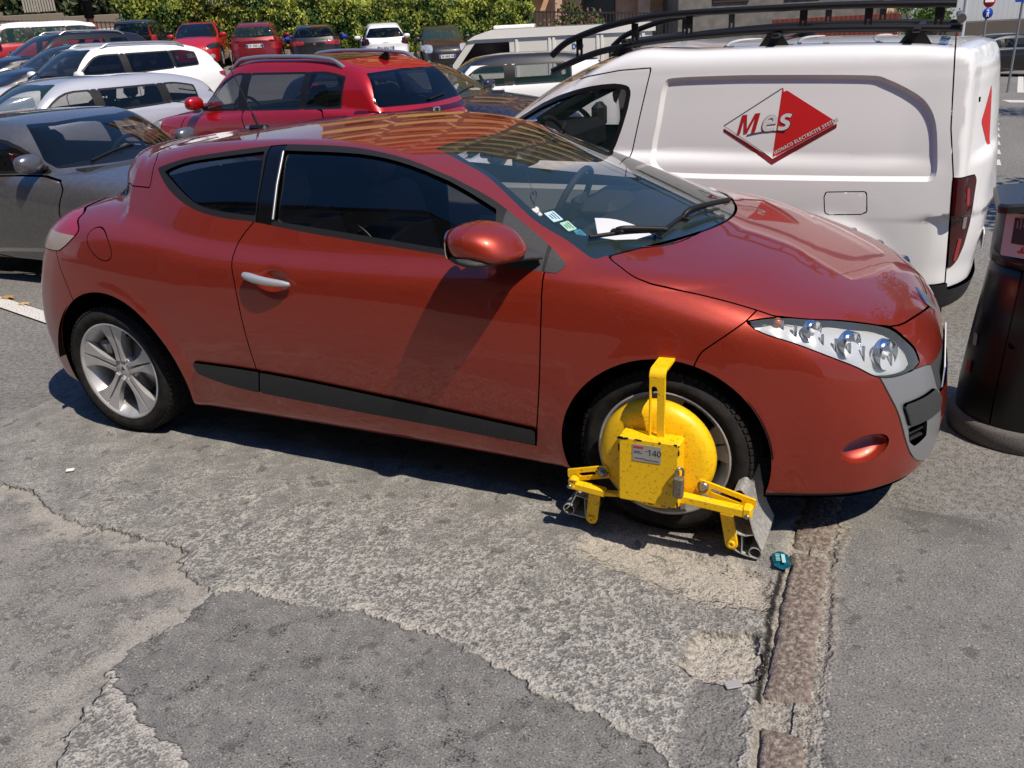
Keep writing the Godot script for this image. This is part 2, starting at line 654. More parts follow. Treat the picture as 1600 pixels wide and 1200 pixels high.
func sh() -> Sh:
	return Sh.new()
func v3s(a: Array) -> PackedVector3Array:
	var o := PackedVector3Array()
	for i in range(0, a.size(), 3): o.append(Vector3(a[i], a[i + 1], a[i + 2]))
	return o
func v2s(a: Array) -> PackedVector2Array:
	var o := PackedVector2Array()
	for i in range(0, a.size(), 2): o.append(Vector2(a[i], a[i + 1]))
	return o
func smooth_path(a: PackedVector3Array, steps: int) -> PackedVector3Array:
	var o := PackedVector3Array()
	var n := a.size()
	for i in n - 1:
		for k in steps: o.append(a[i].cubic_interpolate(a[i + 1], a[maxi(i - 1, 0)], a[mini(i + 2, n - 1)], float(k) / steps))
	o.append(a[n - 1])
	return o
func rounded_rect(w: float, h: float, r: float, seg := 4) -> PackedVector2Array:
	var o := PackedVector2Array()
	for c in [[1, 1, 0.0], [-1, 1, PI / 2], [-1, -1, PI], [1, -1, -PI / 2]]:
		for k in seg + 1:
			var a: float = c[2] + PI / 2 * k / seg
			o.append(Vector2(c[0] * (w / 2 - r) + cos(a) * r, c[1] * (h / 2 - r) + sin(a) * r))
	return o

func text_mesh(text: String, size: float, bold := false, depth := 0.004, font := "Droid Sans") -> TextMesh:
	var t := TextMesh.new()
	var f := SystemFont.new()
	f.font_names = PackedStringArray([font])
	if bold: f.font_weight = 700
	t.font = f
	t.text = text
	t.font_size = 48
	t.pixel_size = size / 34.0     # size = height of a capital
	t.depth = depth
	t.curve_step = 2.0
	return t

# ---------------------------------------------------------------- materials
func srgb(r: float, g: float, b: float, a := 1.0) -> Color:
	return Color(r / 255.0, g / 255.0, b / 255.0, a)
func mat(c: Color, rough := 0.6, metal := 0.0, spec := 0.5) -> StandardMaterial3D:
	var m := StandardMaterial3D.new()
	m.albedo_color = c
	m.roughness = rough
	m.metallic = metal
	m.metallic_specular = spec
	return m
func noise_tex(freq: float, kind: int, size: int, ramp: Array, oct := 3, sd := 1, normal := 0.0) -> NoiseTexture2D:
	var n := FastNoiseLite.new()
	n.noise_type = kind
	n.frequency = freq
	n.seed = sd
	n.fractal_octaves = oct
	if kind == FastNoiseLite.TYPE_CELLULAR: n.cellular_return_type = FastNoiseLite.RETURN_DISTANCE
	var t := NoiseTexture2D.new()
	t.width = size
	t.height = size
	t.seamless = true
	t.noise = n
	if normal > 0.0:
		t.as_normal_map = true
		t.bump_strength = normal
	if ramp:
		var g := Gradient.new()
		var of := PackedFloat32Array(); var co := PackedColorArray()
		for r in ramp:
			of.append(r[0]); co.append(r[1])
		g.offsets = of
		g.colors = co
		t.color_ramp = g
	return t
var dust_tex: NoiseTexture2D
var speck_tex: NoiseTexture2D
func paint(c: Color, dusty := 0.0, metal := 0.35, rough := 0.45) -> StandardMaterial3D:
	var m := mat(c, rough, metal, 0.5)
	m.clearcoat_enabled = true
	m.clearcoat = 1.0
	m.clearcoat_roughness = 0.03
	if dusty > 0.0:
		m.detail_enabled = true
		m.detail_blend_mode = BaseMaterial3D.BLEND_MODE_MIX
		m.detail_albedo = dust_tex if dusty < 0.5 else speck_tex
		m.detail_uv_layer = BaseMaterial3D.DETAIL_UV_2
		m.uv2_triplanar = true
		m.uv2_scale = Vector3.ONE * 1.1
	return m
func glass(tint: Color, a: float) -> StandardMaterial3D:
	var m := mat(Color(tint, a), 0.02, 0.0, 0.5)
	m.transparency = BaseMaterial3D.TRANSPARENCY_ALPHA
	return m
func rough_noise(m: StandardMaterial3D, tex: Texture2D, scale: float) -> StandardMaterial3D:
	m.albedo_texture = tex
	m.uv1_triplanar = true
	m.uv1_scale = Vector3.ONE * scale
	return m

# ---------------------------------------------------------------- materials shared by vehicles
var MT := {}
func car_materials() -> void:
	MT.rubber = rough_noise(mat(Color(1, 1, 1), 0.85, 0.0, 0.3), noise_tex(0.02, FastNoiseLite.TYPE_SIMPLEX, 256, [[0.0, srgb(24, 24, 25)], [1.0, srgb(48, 46, 45)]]), 3.0)
	MT.trim = mat(srgb(22, 22, 24), 0.5, 0.0, 0.4)
	MT.plastic = rough_noise(mat(Color(1, 1, 1), 0.65, 0.0, 0.4), noise_tex(0.09, FastNoiseLite.TYPE_SIMPLEX, 256, [[0.2, srgb(52, 53, 55)], [0.8, srgb(66, 67, 69)]]), 4.0)
	MT.dark = mat(srgb(9, 9, 10), 0.9, 0.0, 0.2)
	MT.cloth = mat(srgb(30, 30, 34), 0.95, 0.0, 0.2)
	MT.dash = mat(srgb(34, 35, 38), 0.7, 0.0, 0.3)
	MT.chrome = mat(srgb(225, 226, 230), 0.12, 1.0)
	MT.steel = mat(srgb(150, 150, 150), 0.4, 0.9)
	MT.silver = mat(srgb(176, 178, 182), 0.35, 0.75)
	MT.alloy = rough_noise(mat(Color(1, 1, 1), 0.4, 0.5), noise_tex(0.01, FastNoiseLite.TYPE_SIMPLEX, 256, [[0.0, srgb(172, 172, 174)], [1.0, srgb(200, 200, 202)]]), 3.0)
	MT.glass = glass(srgb(20, 28, 30), 0.35)
	MT.tint = glass(srgb(6, 8, 11), 0.62)
	MT.clear = glass(srgb(120, 130, 130), 0.1)
	MT.lens = glass(srgb(170, 180, 185), 0.12)
	MT.redlens = mat(srgb(150, 8, 14), 0.12, 0.0, 0.6)
	MT.redlens.clearcoat_enabled = true
	MT.darkred = mat(srgb(58, 6, 10), 0.1, 0.0, 0.6)
	MT.white = mat(srgb(225, 226, 226), 0.6)
	MT.plate = mat(srgb(222, 224, 222), 0.45)
	MT.blue = mat(srgb(20, 50, 160), 0.5)
	MT.ink = mat(srgb(16, 17, 22), 0.6)
	MT.amber = mat(srgb(190, 90, 20), 0.2)

# ---------------------------------------------------------------- wheels
var wheel_cache := {}
func wheel_parts(parent: Node3D, at: Vector3, right: bool, r: float, rim: float, style: int, steer := 0.0) -> Node3D:
	# hub axis along z, outer face towards +z when right
	var key := "%f_%f_%d" % [r, rim, style]
	if not wheel_cache.has(key):
		var w := 0.105
		var out := Transform3D(Basis(Vector3.RIGHT, PI / 2))      # y axis of the lathe -> +z
		var tyre := sh()
		tyre.lathe(v2s([rim - 0.012, 0.075, rim - 0.004, 0.094, rim + 0.02, 0.103, (r + rim) * 0.5, 0.107, r - 0.03, 0.1, r - 0.012, 0.088, r - 0.003, 0.07, r, 0.05]), 64, out)
		var prof := PackedVector2Array()
		for g in 4:
			var y := 0.05 - g * 0.033
			prof.append_array(v2s([r, y, r - 0.001, y - 0.022, r - 0.009, y - 0.024, r - 0.009, y - 0.031]))
		prof.append_array(v2s([r, -0.082, r - 0.02, -0.1, rim, -0.1, rim - 0.02, -0.07]))
		tyre.lathe(prof, 64, out, false)
		if style == 5:
			# tread blocks on the shoulder
			for k in 72:
				var a := TAU * k / 72.0
				var c := Vector3(cos(a) * (r - 0.012), sin(a) * (r - 0.012), 0.080)
				tyre.box(c, Vector3(0.012, 0.019, 0.022), 0.0, Basis(Vector3(0, 0, 1), a) * Basis(Vector3(0, 1, 0), 0.6))
		var rimm := sh()
		rimm.lathe(v2s([rim - 0.05, -0.08, rim - 0.045, 0.03, rim - 0.028, 0.07, rim - 0.016, 0.084, rim - 0.01, 0.097, rim, 0.098, rim - 0.002, 0.088, rim - 0.012, 0.075]), 64, out)
		var spoke := sh()
		if style == 5:
			for k in 5:
				var rot := Transform3D(Basis(Vector3(0, 0, 1), TAU * k / 5.0 + 0.31), Vector3(0, 0, 0))
				for s in [-1.0, 1.0]:
					# one leg of the twin spoke: widens outwards, split by a groove
					var q := PackedVector2Array()
					for i in 9:
						var f := i / 8.0
						q.append(Vector2(lerpf(0.045, rim - 0.016, f), s * 0.0035 * (1.0 - f)  + s * 0.003))
					for i in range(8, -1, -1):
						var f := i / 8.0
						q.append(Vector2(lerpf(0.045, rim - 0.018, f), s * (0.028 - 0.008 * sin(f * PI * 0.9) + 0.054 * f * f)))
					# dished: raise from the hub to the rim
					var pr := Sh.new()
					pr.prism(q, 0.03, Transform3D(Basis(), Vector3(0, 0, 0.045)), 0.006)
					var mm := pr.mesh()
					var mdt := MeshDataTool.new()
					mdt.create_from_surface(mm, 0)
					for i in mdt.get_face_count():
						var vv := []
						for e in 3:
							var p := mdt.get_vertex(mdt.get_face_vertex(i, e))
							p.z += 0.02 * pow(clampf(p.x / rim, 0, 1), 2.0) - 0.004
							vv.append(rot * p)
						spoke.flat().tri(vv[0], vv[1], vv[2])
			spoke.lathe(v2s([0.0, 0.07, 0.022, 0.0695, 0.03, 0.066, 0.05, 0.062, 0.066, 0.056, 0.07, 0.03]), 32, out)
		else:
			for k in 7:
				var rot := Basis(Vector3(0, 0, 1), TAU * k / 7.0)
				spoke.bar(rot * Vector3(0.04, 0, 0.07), rot * Vector3(rim - 0.015, 0, 0.085), 0.055, 0.02, Vector3(0, 0, 1))
			spoke.lathe(v2s([0.0, 0.08, 0.05, 0.078, 0.06, 0.06]), 20, out)
		var nut := sh()
		for k in 5:
			var a := TAU * k / 5.0 + 0.31 + TAU / 10.0
			nut.lathe(v2s([0.0105, 0.045, 0.0105, 0.061, 0.006, 0.064, 0.0, 0.064]), 8, out.translated(Vector3(cos(a) * 0.054, sin(a) * 0.054, 0.0)))
		var disc := sh()
		disc.lathe(v2s([rim * 0.6, 0.0, rim * 0.6, 0.012, 0.06, 0.012, 0.06, 0.03, 0.0, 0.03]), 40, out)
		disc.box(Vector3(-rim * 0.52, 0.06, 0.01), Vector3(0.07, 0.13, 0.07), 0.015)
		var cap := sh()
		var dm := v2s([0.0, 0.021, 0.0155, 0.0, 0.0, -0.021, -0.0155, 0.0])
		var di := v2s([0.0, 0.011, 0.0075, 0.0, 0.0, -0.011, -0.0075, 0.0])
		for i in 4:
			var j := (i + 1) % 4
			cap.flat().quad(Vector3(dm[i].x, dm[i].y, 0.0705), Vector3(di[i].x, di[i].y, 0.0735), Vector3(di[j].x, di[j].y, 0.0735), Vector3(dm[j].x, dm[j].y, 0.0705))
		wheel_cache[key] = [tyre.mesh(), rimm.mesh(), spoke.mesh(), nut.mesh(), disc.mesh(), cap.mesh()]
	var c: Array = wheel_cache[key]
	var b := Basis(Vector3.UP, (0.0 if right else PI) + steer)
	var o := group_node("wheel", parent, Transform3D(b, at))
	put("tyre", c[0], MT.rubber, o)
	put("rim", c[1], MT.alloy, o)
	put("spokes", c[2], MT.alloy, o)
	if style == 5:
		put("wheel_nuts", c[3], MT.steel, o)
		put("brake_disc", c[4], MT.steel, o)
		put("hub_badge", c[5], MT.chrome, o)
	return o

# ---------------------------------------------------------------- seats and dashboards
var seat_mesh: ArrayMesh
var headrest_mesh: ArrayMesh
func seats(parent: Node3D, x: float, y: float, z: float, rear_x: float, m: Material) -> void:
	if seat_mesh == null:
		var s := sh()
		s.box(Vector3(0.0, 0.08, 0), Vector3(0.5, 0.16, 0.5), 0.05)
		s.box(Vector3(-0.32, 0.38, 0), Vector3(0.15, 0.62, 0.48), 0.06, Basis(Vector3(0, 0, 1), 0.32))
		seat_mesh = s.mesh()
		var h := sh()
		h.box(Vector3(-0.45, 0.78, 0), Vector3(0.1, 0.17, 0.26), 0.045, Basis(Vector3(0, 0, 1), 0.2))
		h.bar(Vector3(-0.43, 0.66, -0.06), Vector3(-0.44, 0.75, -0.06), 0.012, 0.012, Vector3.RIGHT)
		h.bar(Vector3(-0.43, 0.66, 0.06), Vector3(-0.44, 0.75, 0.06), 0.012, 0.012, Vector3.RIGHT)
		headrest_mesh = h.mesh()
	for s in [-1.0, 1.0]:
		var o := put("seat", seat_mesh, m, parent, Transform3D(Basis(), Vector3(x, y, s * z)))
		put("headrest", headrest_mesh, m, o)
	var b := sh()
	b.box(Vector3(rear_x, y + 0.08, 0), Vector3(0.5, 0.16, 1.15), 0.05)
	b.box(Vector3(rear_x - 0.3, y + 0.36, 0), Vector3(0.14, 0.56, 1.15), 0.05, Basis(Vector3(0, 0, 1), 0.35))
	put("rear_seat", b.mesh(), m, parent)

func steering_wheel(parent: Node3D, at: Vector3, tilt: float) -> void:
	var s := sh()
	var ring := PackedVector3Array()
	for k in 33: ring.append(Vector3(0, cos(TAU * k / 32) * 0.185, sin(TAU * k / 32) * 0.185))
	s.tube(ring, 0.016, 8, false)
	s.box(Vector3(0.03, 0, 0), Vector3(0.05, 0.13, 0.14), 0.02)
	for a in [0.2, PI - 0.2, -PI / 2]: s.bar(Vector3(0.02, 0, 0), Vector3(0, sin(a) * 0.18, cos(a) * 0.18), 0.03, 0.014, Vector3.RIGHT)
	s.bar(Vector3(0.03, 0, 0), Vector3(0.3, -0.02, 0), 0.05, 0.05)
	put("steering_wheel", s.mesh(), MT.dash, parent, Transform3D(Basis(Vector3(0, 0, 1), tilt), at))

# a number plate facing +x of its own transform
func plate(parent: Node3D, called: String, xf: Transform3D, text: String, w := 0.52) -> void:
	var o := group_node(called, parent, xf)
	var s := sh()
	s.prism(rounded_rect(w, 0.11, 0.008), 0.004)
	put("plate_sheet", s.mesh(), MT.plate, o, Transform3D(Basis(Vector3.UP, PI / 2)))
	for e in [-1.0, 1.0]:
		var b := sh()
		b.prism(rounded_rect(0.042, 0.102, 0.006), 0.005)
		put("blue_band", b.mesh(), MT.blue, o, Transform3D(Basis(Vector3.UP, PI / 2), Vector3(0.001, 0, e * (w * 0.5 - 0.025))))
	put("lettering", text_mesh(text, 0.068, true, 0.003), MT.ink, o, Transform3D(Basis(Vector3.UP, PI / 2), Vector3(0.005, 0, 0)))

# ---------------------------------------------------------------- generic hatchback built from proportions
# L, W, H length width height; xc, yc cowl; xh header; xr end of roof; xb, yb foot of rear window; yh hood front; belt height at A and C pillars
func hatch_spec(p: Dictionary) -> Dictionary:
	var f: float = p.L / 2
	var w: float = p.W / 2
	var H: float = p.H
	var yb: float = p.get("yb", 0.98)
	var yc: float = p.get("yc", 0.99)
	var yh: float = p.get("yh", 0.74)
	var xc: float = p.get("xc", f - 1.0)
	var xh: float = p.get("xh", xc - 0.75)
	var xr: float = p.get("xr", -f + 0.35)
	var xb: float = p.get("xb", -f + 0.08)
	var belt: float = p.get("belt", 0.95)
	var tum: float = p.get("tum", 0.2)
	var d := {
		"hc": [-f - 0.06, yb - 0.15, -f + 0.04, yb - 0.05, maxf(xb, -f + 0.1) + 0.05, yb, xc - 0.4, yc + 0.02, xc, yc, lerpf(xc, f, 0.5), lerpf(yc, yh, 0.4), f - 0.2, yh + 0.02, f - 0.05, yh - 0.1, f + 0.05, yh - 0.25],
		"sec": [0.1, w - 0.13, 0.2, w - 0.07, 0.35, w - 0.03, 0.55, w - 0.004, 0.7, w, belt - 0.12, w - 0.008, belt - 0.03, w - 0.035, belt + 0.03, w - 0.065, belt + 0.1, w - 0.17],
		"secu": [belt - 0.08, w - 0.05, belt + 0.02, w - 0.07, lerpf(belt, H, 0.5), w - 0.07 - tum * 0.38, H - 0.05, w - 0.07 - tum, H + 0.05, w - 0.1 - tum],
		"dy": [-f, -0.02, xc - 0.3, 0.0, xc + 0.2, -0.06, f - 0.2, -(yc - yh) * 0.9, f, -(yc - yh)],
		"planl": [-f - 0.05, -0.1, -f + 0.25, -0.04, -f + 0.6, -0.008, -f + 1.0, 0.0, f - 1.0, 0.0, f - 0.6, -0.015, f - 0.3, -0.05, f, -0.12],
		"planu": [-f, -0.13, -f + 0.5, -0.07, -f + 1.0, -0.02, 0, 0, xh, -0.01, xc, -0.03],
		"xf": [0, 0, w * 0.3, -0.01, w * 0.55, -0.06, w * 0.75, -0.16, w * 0.88, -0.33, w * 0.96, -0.6, w + 0.02, -0.95],
		"nose": [0.1, f - 0.1, 0.2, f - 0.03, 0.35, f, 0.5, f - 0.01, yh - 0.1, f - 0.05, yh, f - 0.15, yh + 0.12, f - 0.4],
		"xr": [0, 0, w * 0.4, 0.015, w * 0.65, 0.06, w * 0.8, 0.14, w * 0.9, 0.27, w * 0.97, 0.5, w + 0.02, 0.8],
		"tail": [0.1, -f + 0.12, 0.22, -f + 0.03, 0.4, -f, 0.55, -f + 0.01, 0.7, -f + 0.035, yb, xb - 0.04, yb + 0.1, xb + 0.02],
		"roof": [xb - 0.5, yb - 0.55, xb - 0.05, yb - 0.06, lerpf(xb, xr, 0.6), lerpf(yb, H, 0.62), xr - 0.02, H - 0.1, xr + 0.15, H - 0.055, lerpf(xr, xh, 0.55), H, xh - 0.25, H - 0.012, xh, H - 0.055, lerpf(xh, xc, 0.5), lerpf(H - 0.055, yc, 0.44), xc, yc - 0.01, xc + 0.4, yc - 0.22],
		"wx0": xh - 0.3, "wxl": 0.5, "wsc": 0.5, "rx0": xr, "rxl": 0.4, "rwc": 0.2, "crr": 0.05, "ku": 0.08, "kt": 0.1, "kf": 0.12, "kr": 0.1, "ubot": belt - 0.05, "bot": 0.18,
	}
	if p.has("over"): d.merge(p.over, true)
	return d

# builds a whole car; p also holds: paint, roofpaint, cell, windows [[x0,x1],...], lamps, tails, plates
func hatch(p: Dictionary, called: String, label: String, at: Vector3, yaw: float) -> Node3D:
	var spec := hatch_spec(p)
	var f: float = p.L / 2
	var w: float = p.W / 2
	var r: float = p.get("wheel", 0.31)
	var ax: float = p.get("axle_front", f - 0.82)
	var bx: float = p.get("axle_rear", -f + 0.75)
	spec["arch"] = [[ax, r, r + 0.06, 0.015], [bx, r, r + 0.06, 0.015]]
	if collecting:
		var dummy := Node3D.new()
		var bb := Body.new(spec)
		bodies[dummy] = bb
		ask(called, bb, [p.get("cell", 0.045), -f - 0.1, f + 0.1, p.H + 0.06, w + 0.08])
		return dummy
	var root := thing(called, label, "car", at, yaw)
	var B: Body = done[called][0]
	var m: M = done[called][1]
	var body: Material = p.paint
	var gl: Material = p.get("glass", MT.glass)
	# wheel arches
	for x in [ax, bx]:
		var c := PackedVector2Array()
		for k in 28: c.append(Vector2(x + cos(TAU * k / 28) * (r + 0.06), r + sin(TAU * k / 28) * (r + 0.06)))
		m = carve(m, Poly.new(c), 0, [[2, w - 0.4, 1.0]])[1]
	m = cut(m, field(m, null, 0, [[1, 0.215, -1.0], [5, -0.7, -1.0]]))[1]
	var xc: float = p.get("xc", f - 1.0)
	var xh: float = p.get("xh", xc - 0.75)
	var xr: float = p.get("xr", -f + 0.35)
	var xb: float = p.get("xb", -f + 0.08)
	var belt: float = p.get("belt", 0.95)
	var rise: float = p.get("rise", 0.06)
	var windows: Array = p.get("windows", [[xc - 0.28, 0.12], [0.03, -0.82], [-0.9, -1.35]])
	var dark: Array = []
	for wi in windows.size():
		var a: float = windows[wi][0]
		var b: float = windows[wi][1]
		var pts := PackedVector2Array()
		for k in 9:
			var x := lerpf(a, b, k / 8.0)
			pts.append(Vector2(x, minf(B.roof.at(x + 0.17 * clampf((x - xh + 0.3) / 0.5, 0.0, 1.0)) - 0.11, p.H - 0.13)))
		var low := PackedVector2Array()
		for k in 5:
			var x := lerpf(b, a, k / 4.0)
			low.append(Vector2(x, belt + rise * clampf((xc - x) / 2.6, 0.0, 1.0)))
		pts.append_array(low)
		var cl := PackedVector2Array()
		for k in pts.size():
			if k <= 8: pts[k].y = maxf(pts[k].y, belt + rise * clampf((xc - pts[k].x) / 2.6, 0.0, 1.0) + 0.012)
			cl.append(pts[k])
		var pol := Poly.new(cl)
		var rr := carve(m, pol, 0, [[2, 0.3, 1.0]])
		var inner := cut(rr[0], shift_vals(field(rr[0], pol, 0), 0.022))
		m = rr[1]
		dark.append(inner[1])
		emit("side_window", inner[0], 1, gl, root)
		emit("side_window", inner[0], -1, gl, root)
	# pillars between the side windows
	if p.get("dark_pillars", true):
		for wi in windows.size() - 1:
			var x0: float = windows[wi][1]
			var x1: float = windows[wi + 1][0]
			var yy: float = belt + rise * clampf((xc - x0) / 2.6, 0.0, 1.0)
			var tp := minf(B.roof.at((x0 + x1) * 0.5) - 0.11, p.H - 0.13)
			var rr := carve(m, pl([x0 + 0.002, yy, x0 + 0.002, tp, x1 - 0.002, tp, x1 - 0.002, yy]), 0, [[2, 0.3, 1.0]])
			dark.append(rr[0])
			m = rr[1]
	if dark: emit("window_trim", joined(dark), 0, MT.trim, root)
	# windscreen and rear window, in plan
	var wt := w - 0.07 - float(p.get("tum", 0.2)) - 0.05
	var wb := w - 0.16
	var q := pl([xh - 0.02, -0.1, xh - 0.04, wt * 0.6, xh - 0.12, wt, xc - 0.42, wb, xc + 0.3, wb, xc + 0.3, -0.1])
	var rr := carve(m, q, 1, [[3, 0.006, -1.0], [1, 0.9, 1.0]])
	emit("windscreen", rr[0], 0, p.get("screen", gl), root)
	m = rr[1]
	var yb: float = p.get("yb", 0.98)
	var ya: float = p.get("rear_glass_bottom", yb + 0.03)
	var yt: float = p.get("rear_glass_top", p.H - 0.14)
	rr = carve(m, pl([-0.1, ya, w - 0.22, ya + 0.02, w - 0.2, ya + 0.06, wt - 0.01, yt, -0.1, yt + 0.015]), 2, [[0, xr + 0.1, -1.0]])
	emit("rear_window", rr[0], 0, p.get("rear_glass", MT.tint), root)
	m = rr[1]
	# lamps: [name, material, projection, points, conditions, both sides]
	for lp in p.get("lamps", []):
		rr = carve(m, pl(lp[3], 3), lp[2], lp[4], 0.0)
		m = rr[1]
		for s in [1, -1]: emit(lp[0], joined([shifted(rr[0], 0.004), skirt(shifted(rr[0], 0.004), 0.02)]), s, lp[1], root)
	if p.has("roofpaint"):
		rr = cut(m, field(m, null, 0, [[1, p.get("roof_from", p.H - 0.22), 1.0], [3, 0.0, -1.0]]))
		emit("roof", rr[0], 0, p.roofpaint, root)
		m = rr[1]
	if p.get("black_bumper", 0.0) > 0.0:
		rr = cut(m, field(m, null, 0, [[1, p.black_bumper, -1.0]]))
		emit("lower_cladding", rr[0], 0, MT.plastic, root)
		m = rr[1]
	# door shut lines
	for door in p.get("doors", []):
		rr = carve(m, pl(door, 3), 0, [[2, 0.3, 1.0]], 0.006)
		m = rr[1]
		for s in [1, -1]: emit("door", joined([rr[0], skirt(rr[0], 0.02)]), s, body, root)
	emit("bodywork", m, 0, body, root)
	var inner := shifted(m, -0.03)
	inner = cut(inner, field(inner, null, 0, [[3, 0.05, -1.0], [1, belt, -1.0]]))[0]
	var liner: M = cut(shifted(m, -0.03), field(m, null, 0, [[3, 0.05, 1.0], [1, belt - 0.02, 1.0]]))[1]
	emit("inner_panels", liner, 0, MT.dash, root)
	# cabin
	var fl := sh()
	fl.box(Vector3(0, 0.27, 0), Vector3(p.L - 0.7, 0.1, p.W - 0.55))
	fl.box(Vector3(ax - 0.05, 0.5, 0), Vector3(1.0, 0.5, p.W - 0.62))
	put("floor_pan", fl.mesh(), MT.dark, root)
	var da := sh()
	da.box(Vector3(xc - 0.28, yc_of(p) - 0.12, 0), Vector3(0.55, 0.22, p.W - 0.34), 0.06)
	put("dashboard", da.mesh(), p.get("dash", MT.dash), root)
	seats(root, xc - 1.3, 0.36, 0.36, xc - 2.15, MT.cloth)
	steering_wheel(root, Vector3(xc - 0.68, yc_of(p) - 0.06, -0.37), -0.4)
	for s in [-1.0, 1.0]:
		wheel_parts(root, Vector3(ax, r, s * (w - 0.125)), s > 0, r, r * 0.68, 7)
		wheel_parts(root, Vector3(bx, r, s * (w - 0.125)), s > 0, r, r * 0.68, 7)
	# mirrors
	if p.get("mirrors", true):
		for s in [-1.0, 1.0]:
			var g := B.on_side(xc - 0.4, belt + 0.02)
			var mm := sh()
			mm.bar(Vector3(0.0, 0.02, -0.04 * s), Vector3(0.0, 0.04, 0.1 * s), 0.07, 0.035, Vector3.UP, .01)
			var ob := put("mirror", mm.mesh(), MT.trim, root, Transform3D(Basis(), Vector3(g.x, g.y, g.z * s)))
			put("mirror_cap", pod(Vector3(.125, .135, .21)), p.get("mirror_paint", body), ob, Transform3D(Basis(), Vector3(0, .075, .115 * s)))
	# door handles
	for x in p.get("handles", []):
		for s in [-1.0, 1.0]:
			var g := B.on_side(x, belt - 0.13, 0.018)
			var hh := sh()
			hh.box(Vector3.ZERO, Vector3(0.2, 0.028, 0.03), 0.012)
			put("door_handle", hh.mesh(), p.get("handle_paint", body), root, Transform3D(Basis(), Vector3(g.x, g.y, g.z * s)))
	for q2 in p.get("plates", []):
		var g := B.on_front(q2[0], 0.0, q2[1], 0.012)
		plate(root, "number_plate", Transform3D(Basis(Vector3.UP, 0.0 if q2[1] > 0 else PI), g), q2[2])
	if p.get("rear_wiper", true):
		var g := B.on_front(ya + 0.04, 0.0, -1.0, 0.02)
		var ww := sh()
		ww.bar(g, B.on_front(ya + 0.07, 0.32, -1.0, 0.02), 0.02, 0.012)
		put("rear_wiper", ww.mesh(), MT.trim, root)
	if p.has("rails"):
		for s in [-1.0, 1.0]:
			var pth := PackedVector3Array()
			for k in 13:
				var x := lerpf(p.rails[0], p.rails[1], k / 12.0)
				var e := 0.0 if (k == 0 or k == 12) else 0.045
				var zz: float = w - 0.07 - float(p.get("tum", 0.2)) - 0.03
				var g := B.on_top(x, zz, e)
				pth.append(Vector3(g.x, g.y, zz * s))
			var rs := sh()
			rs.tube(smooth_path(pth, 3), 0.02, 8)
			put("roof_rail", rs.mesh(), MT.silver, root)
	root.set_meta("body_ref", 0)
	root.remove_meta("body_ref")
	bodies[root] = B
	return root
var bodies := {}
var collecting := false
func yc_of(p: Dictionary) -> float:
	return p.get("yc", 0.99)
func shift_vals(s: PackedFloat32Array, d: float) -> PackedFloat32Array:
	var o := s.duplicate()
	for i in o.size(): o[i] += d
	return o

# ---------------------------------------------------------------- the clamped coupe
var HB: Body
func side_strip(m: M, out: float, called: String, ma: Material, root: Node3D, sides := [1, -1]) -> void:
	var s := shifted(m, out)
	for k in sides: emit(called, joined([s, skirt(s, out + 0.006, 0.004)]), k, ma, root)

func coupe_body() -> void:
	HB = Body.new({
		"hc": [-3.5, .86, -3.35, .945, -3.2, .995, -3.05, 1.04, -2.85, 1.082, -2.6, 1.095, -2.0, 1.04, -.6, 1.03, -.3, 1.025, -.05, .995, .18, .955, .43, .885, .67, .785, .79, .71, .86, .64, .92, .52],
		"sec": [.1, .77, .2, .83, .28, .852, .35, .868, .45, .885, .55, .897, .7, .900, .8, .890, .9, .865, .95, .845, 1.0, .80, 1.06, .70],
		"secu": [.85, .86, .95, .835, 1.0, .812, 1.1, .763, 1.2, .702, 1.3, .638, 1.4, .57],
		"dy": [-3.5, -.06, -3.1, -.02, -2.6, .0, -.4, 0, 0, -.05, .4, -.10, .7, -.14, .9, -.2],
		"planl": [-3.5, -.09, -3.2, -.035, -2.9, -.008, -2.5, 0, 0, 0, .3, -.02, .5, -.06, .9, -.14],
		"planu": [-3.4, -.3, -3.0, -.2, -2.6, -.09, -2.2, -.02, -1.7, 0, .3, 0],
		"xf": [0, 0, .2, -.008, .4, -.045, .55, -.105, .65, -.18, .75, -.29, .82, -.42, .88, -.62, .92, -.9],
		"nose": [.1, .83, .18, .885, .28, .905, .4, .905, .48, .898, .56, .88, .64, .855, .72, .81, .8, .72, .9, .5],
		"xr": [0, 0, .3, .015, .5, .055, .62, .11, .72, .20, .8, .33, .86, .52, .9, .8],
		"tail": [.1, -3.3, .2, -3.38, .35, -3.43, .5, -3.44, .62, -3.42, .75, -3.37, .9, -3.28, 1.02, -3.17],
		"roof": [-3.6, .6, -3.3, .78, -3.08, .98, -2.99, 1.10, -2.95, 1.19, -2.90, 1.245, -2.75, 1.278, -2.32, 1.326, -1.93, 1.352, -1.6, 1.360, -1.3, 1.350, -1.05, 1.322, -.9, 1.292, -.6, 1.205, -.3, 1.105, 0, .995, .3, .87],
		"crh": .10, "kt": .09, "kf": .10, "kr": .08, "bot": .17, "wx0": -1.6, "wxl": .7, "wsc": .55, "rx0": -2.2, "rxl": .35, "rwc": 1.0, "crr": .035, "ku": .07, "ubot": .9, "xmid": -1.5, "kj": .06, "kjx": -2.25,
		"arch": [[0.0, .312, .372, .010], [-2.605, .305, .408, .010]],
	})
	ask("coupe", HB, [0.015, -3.52, .96, 1.39, .95])

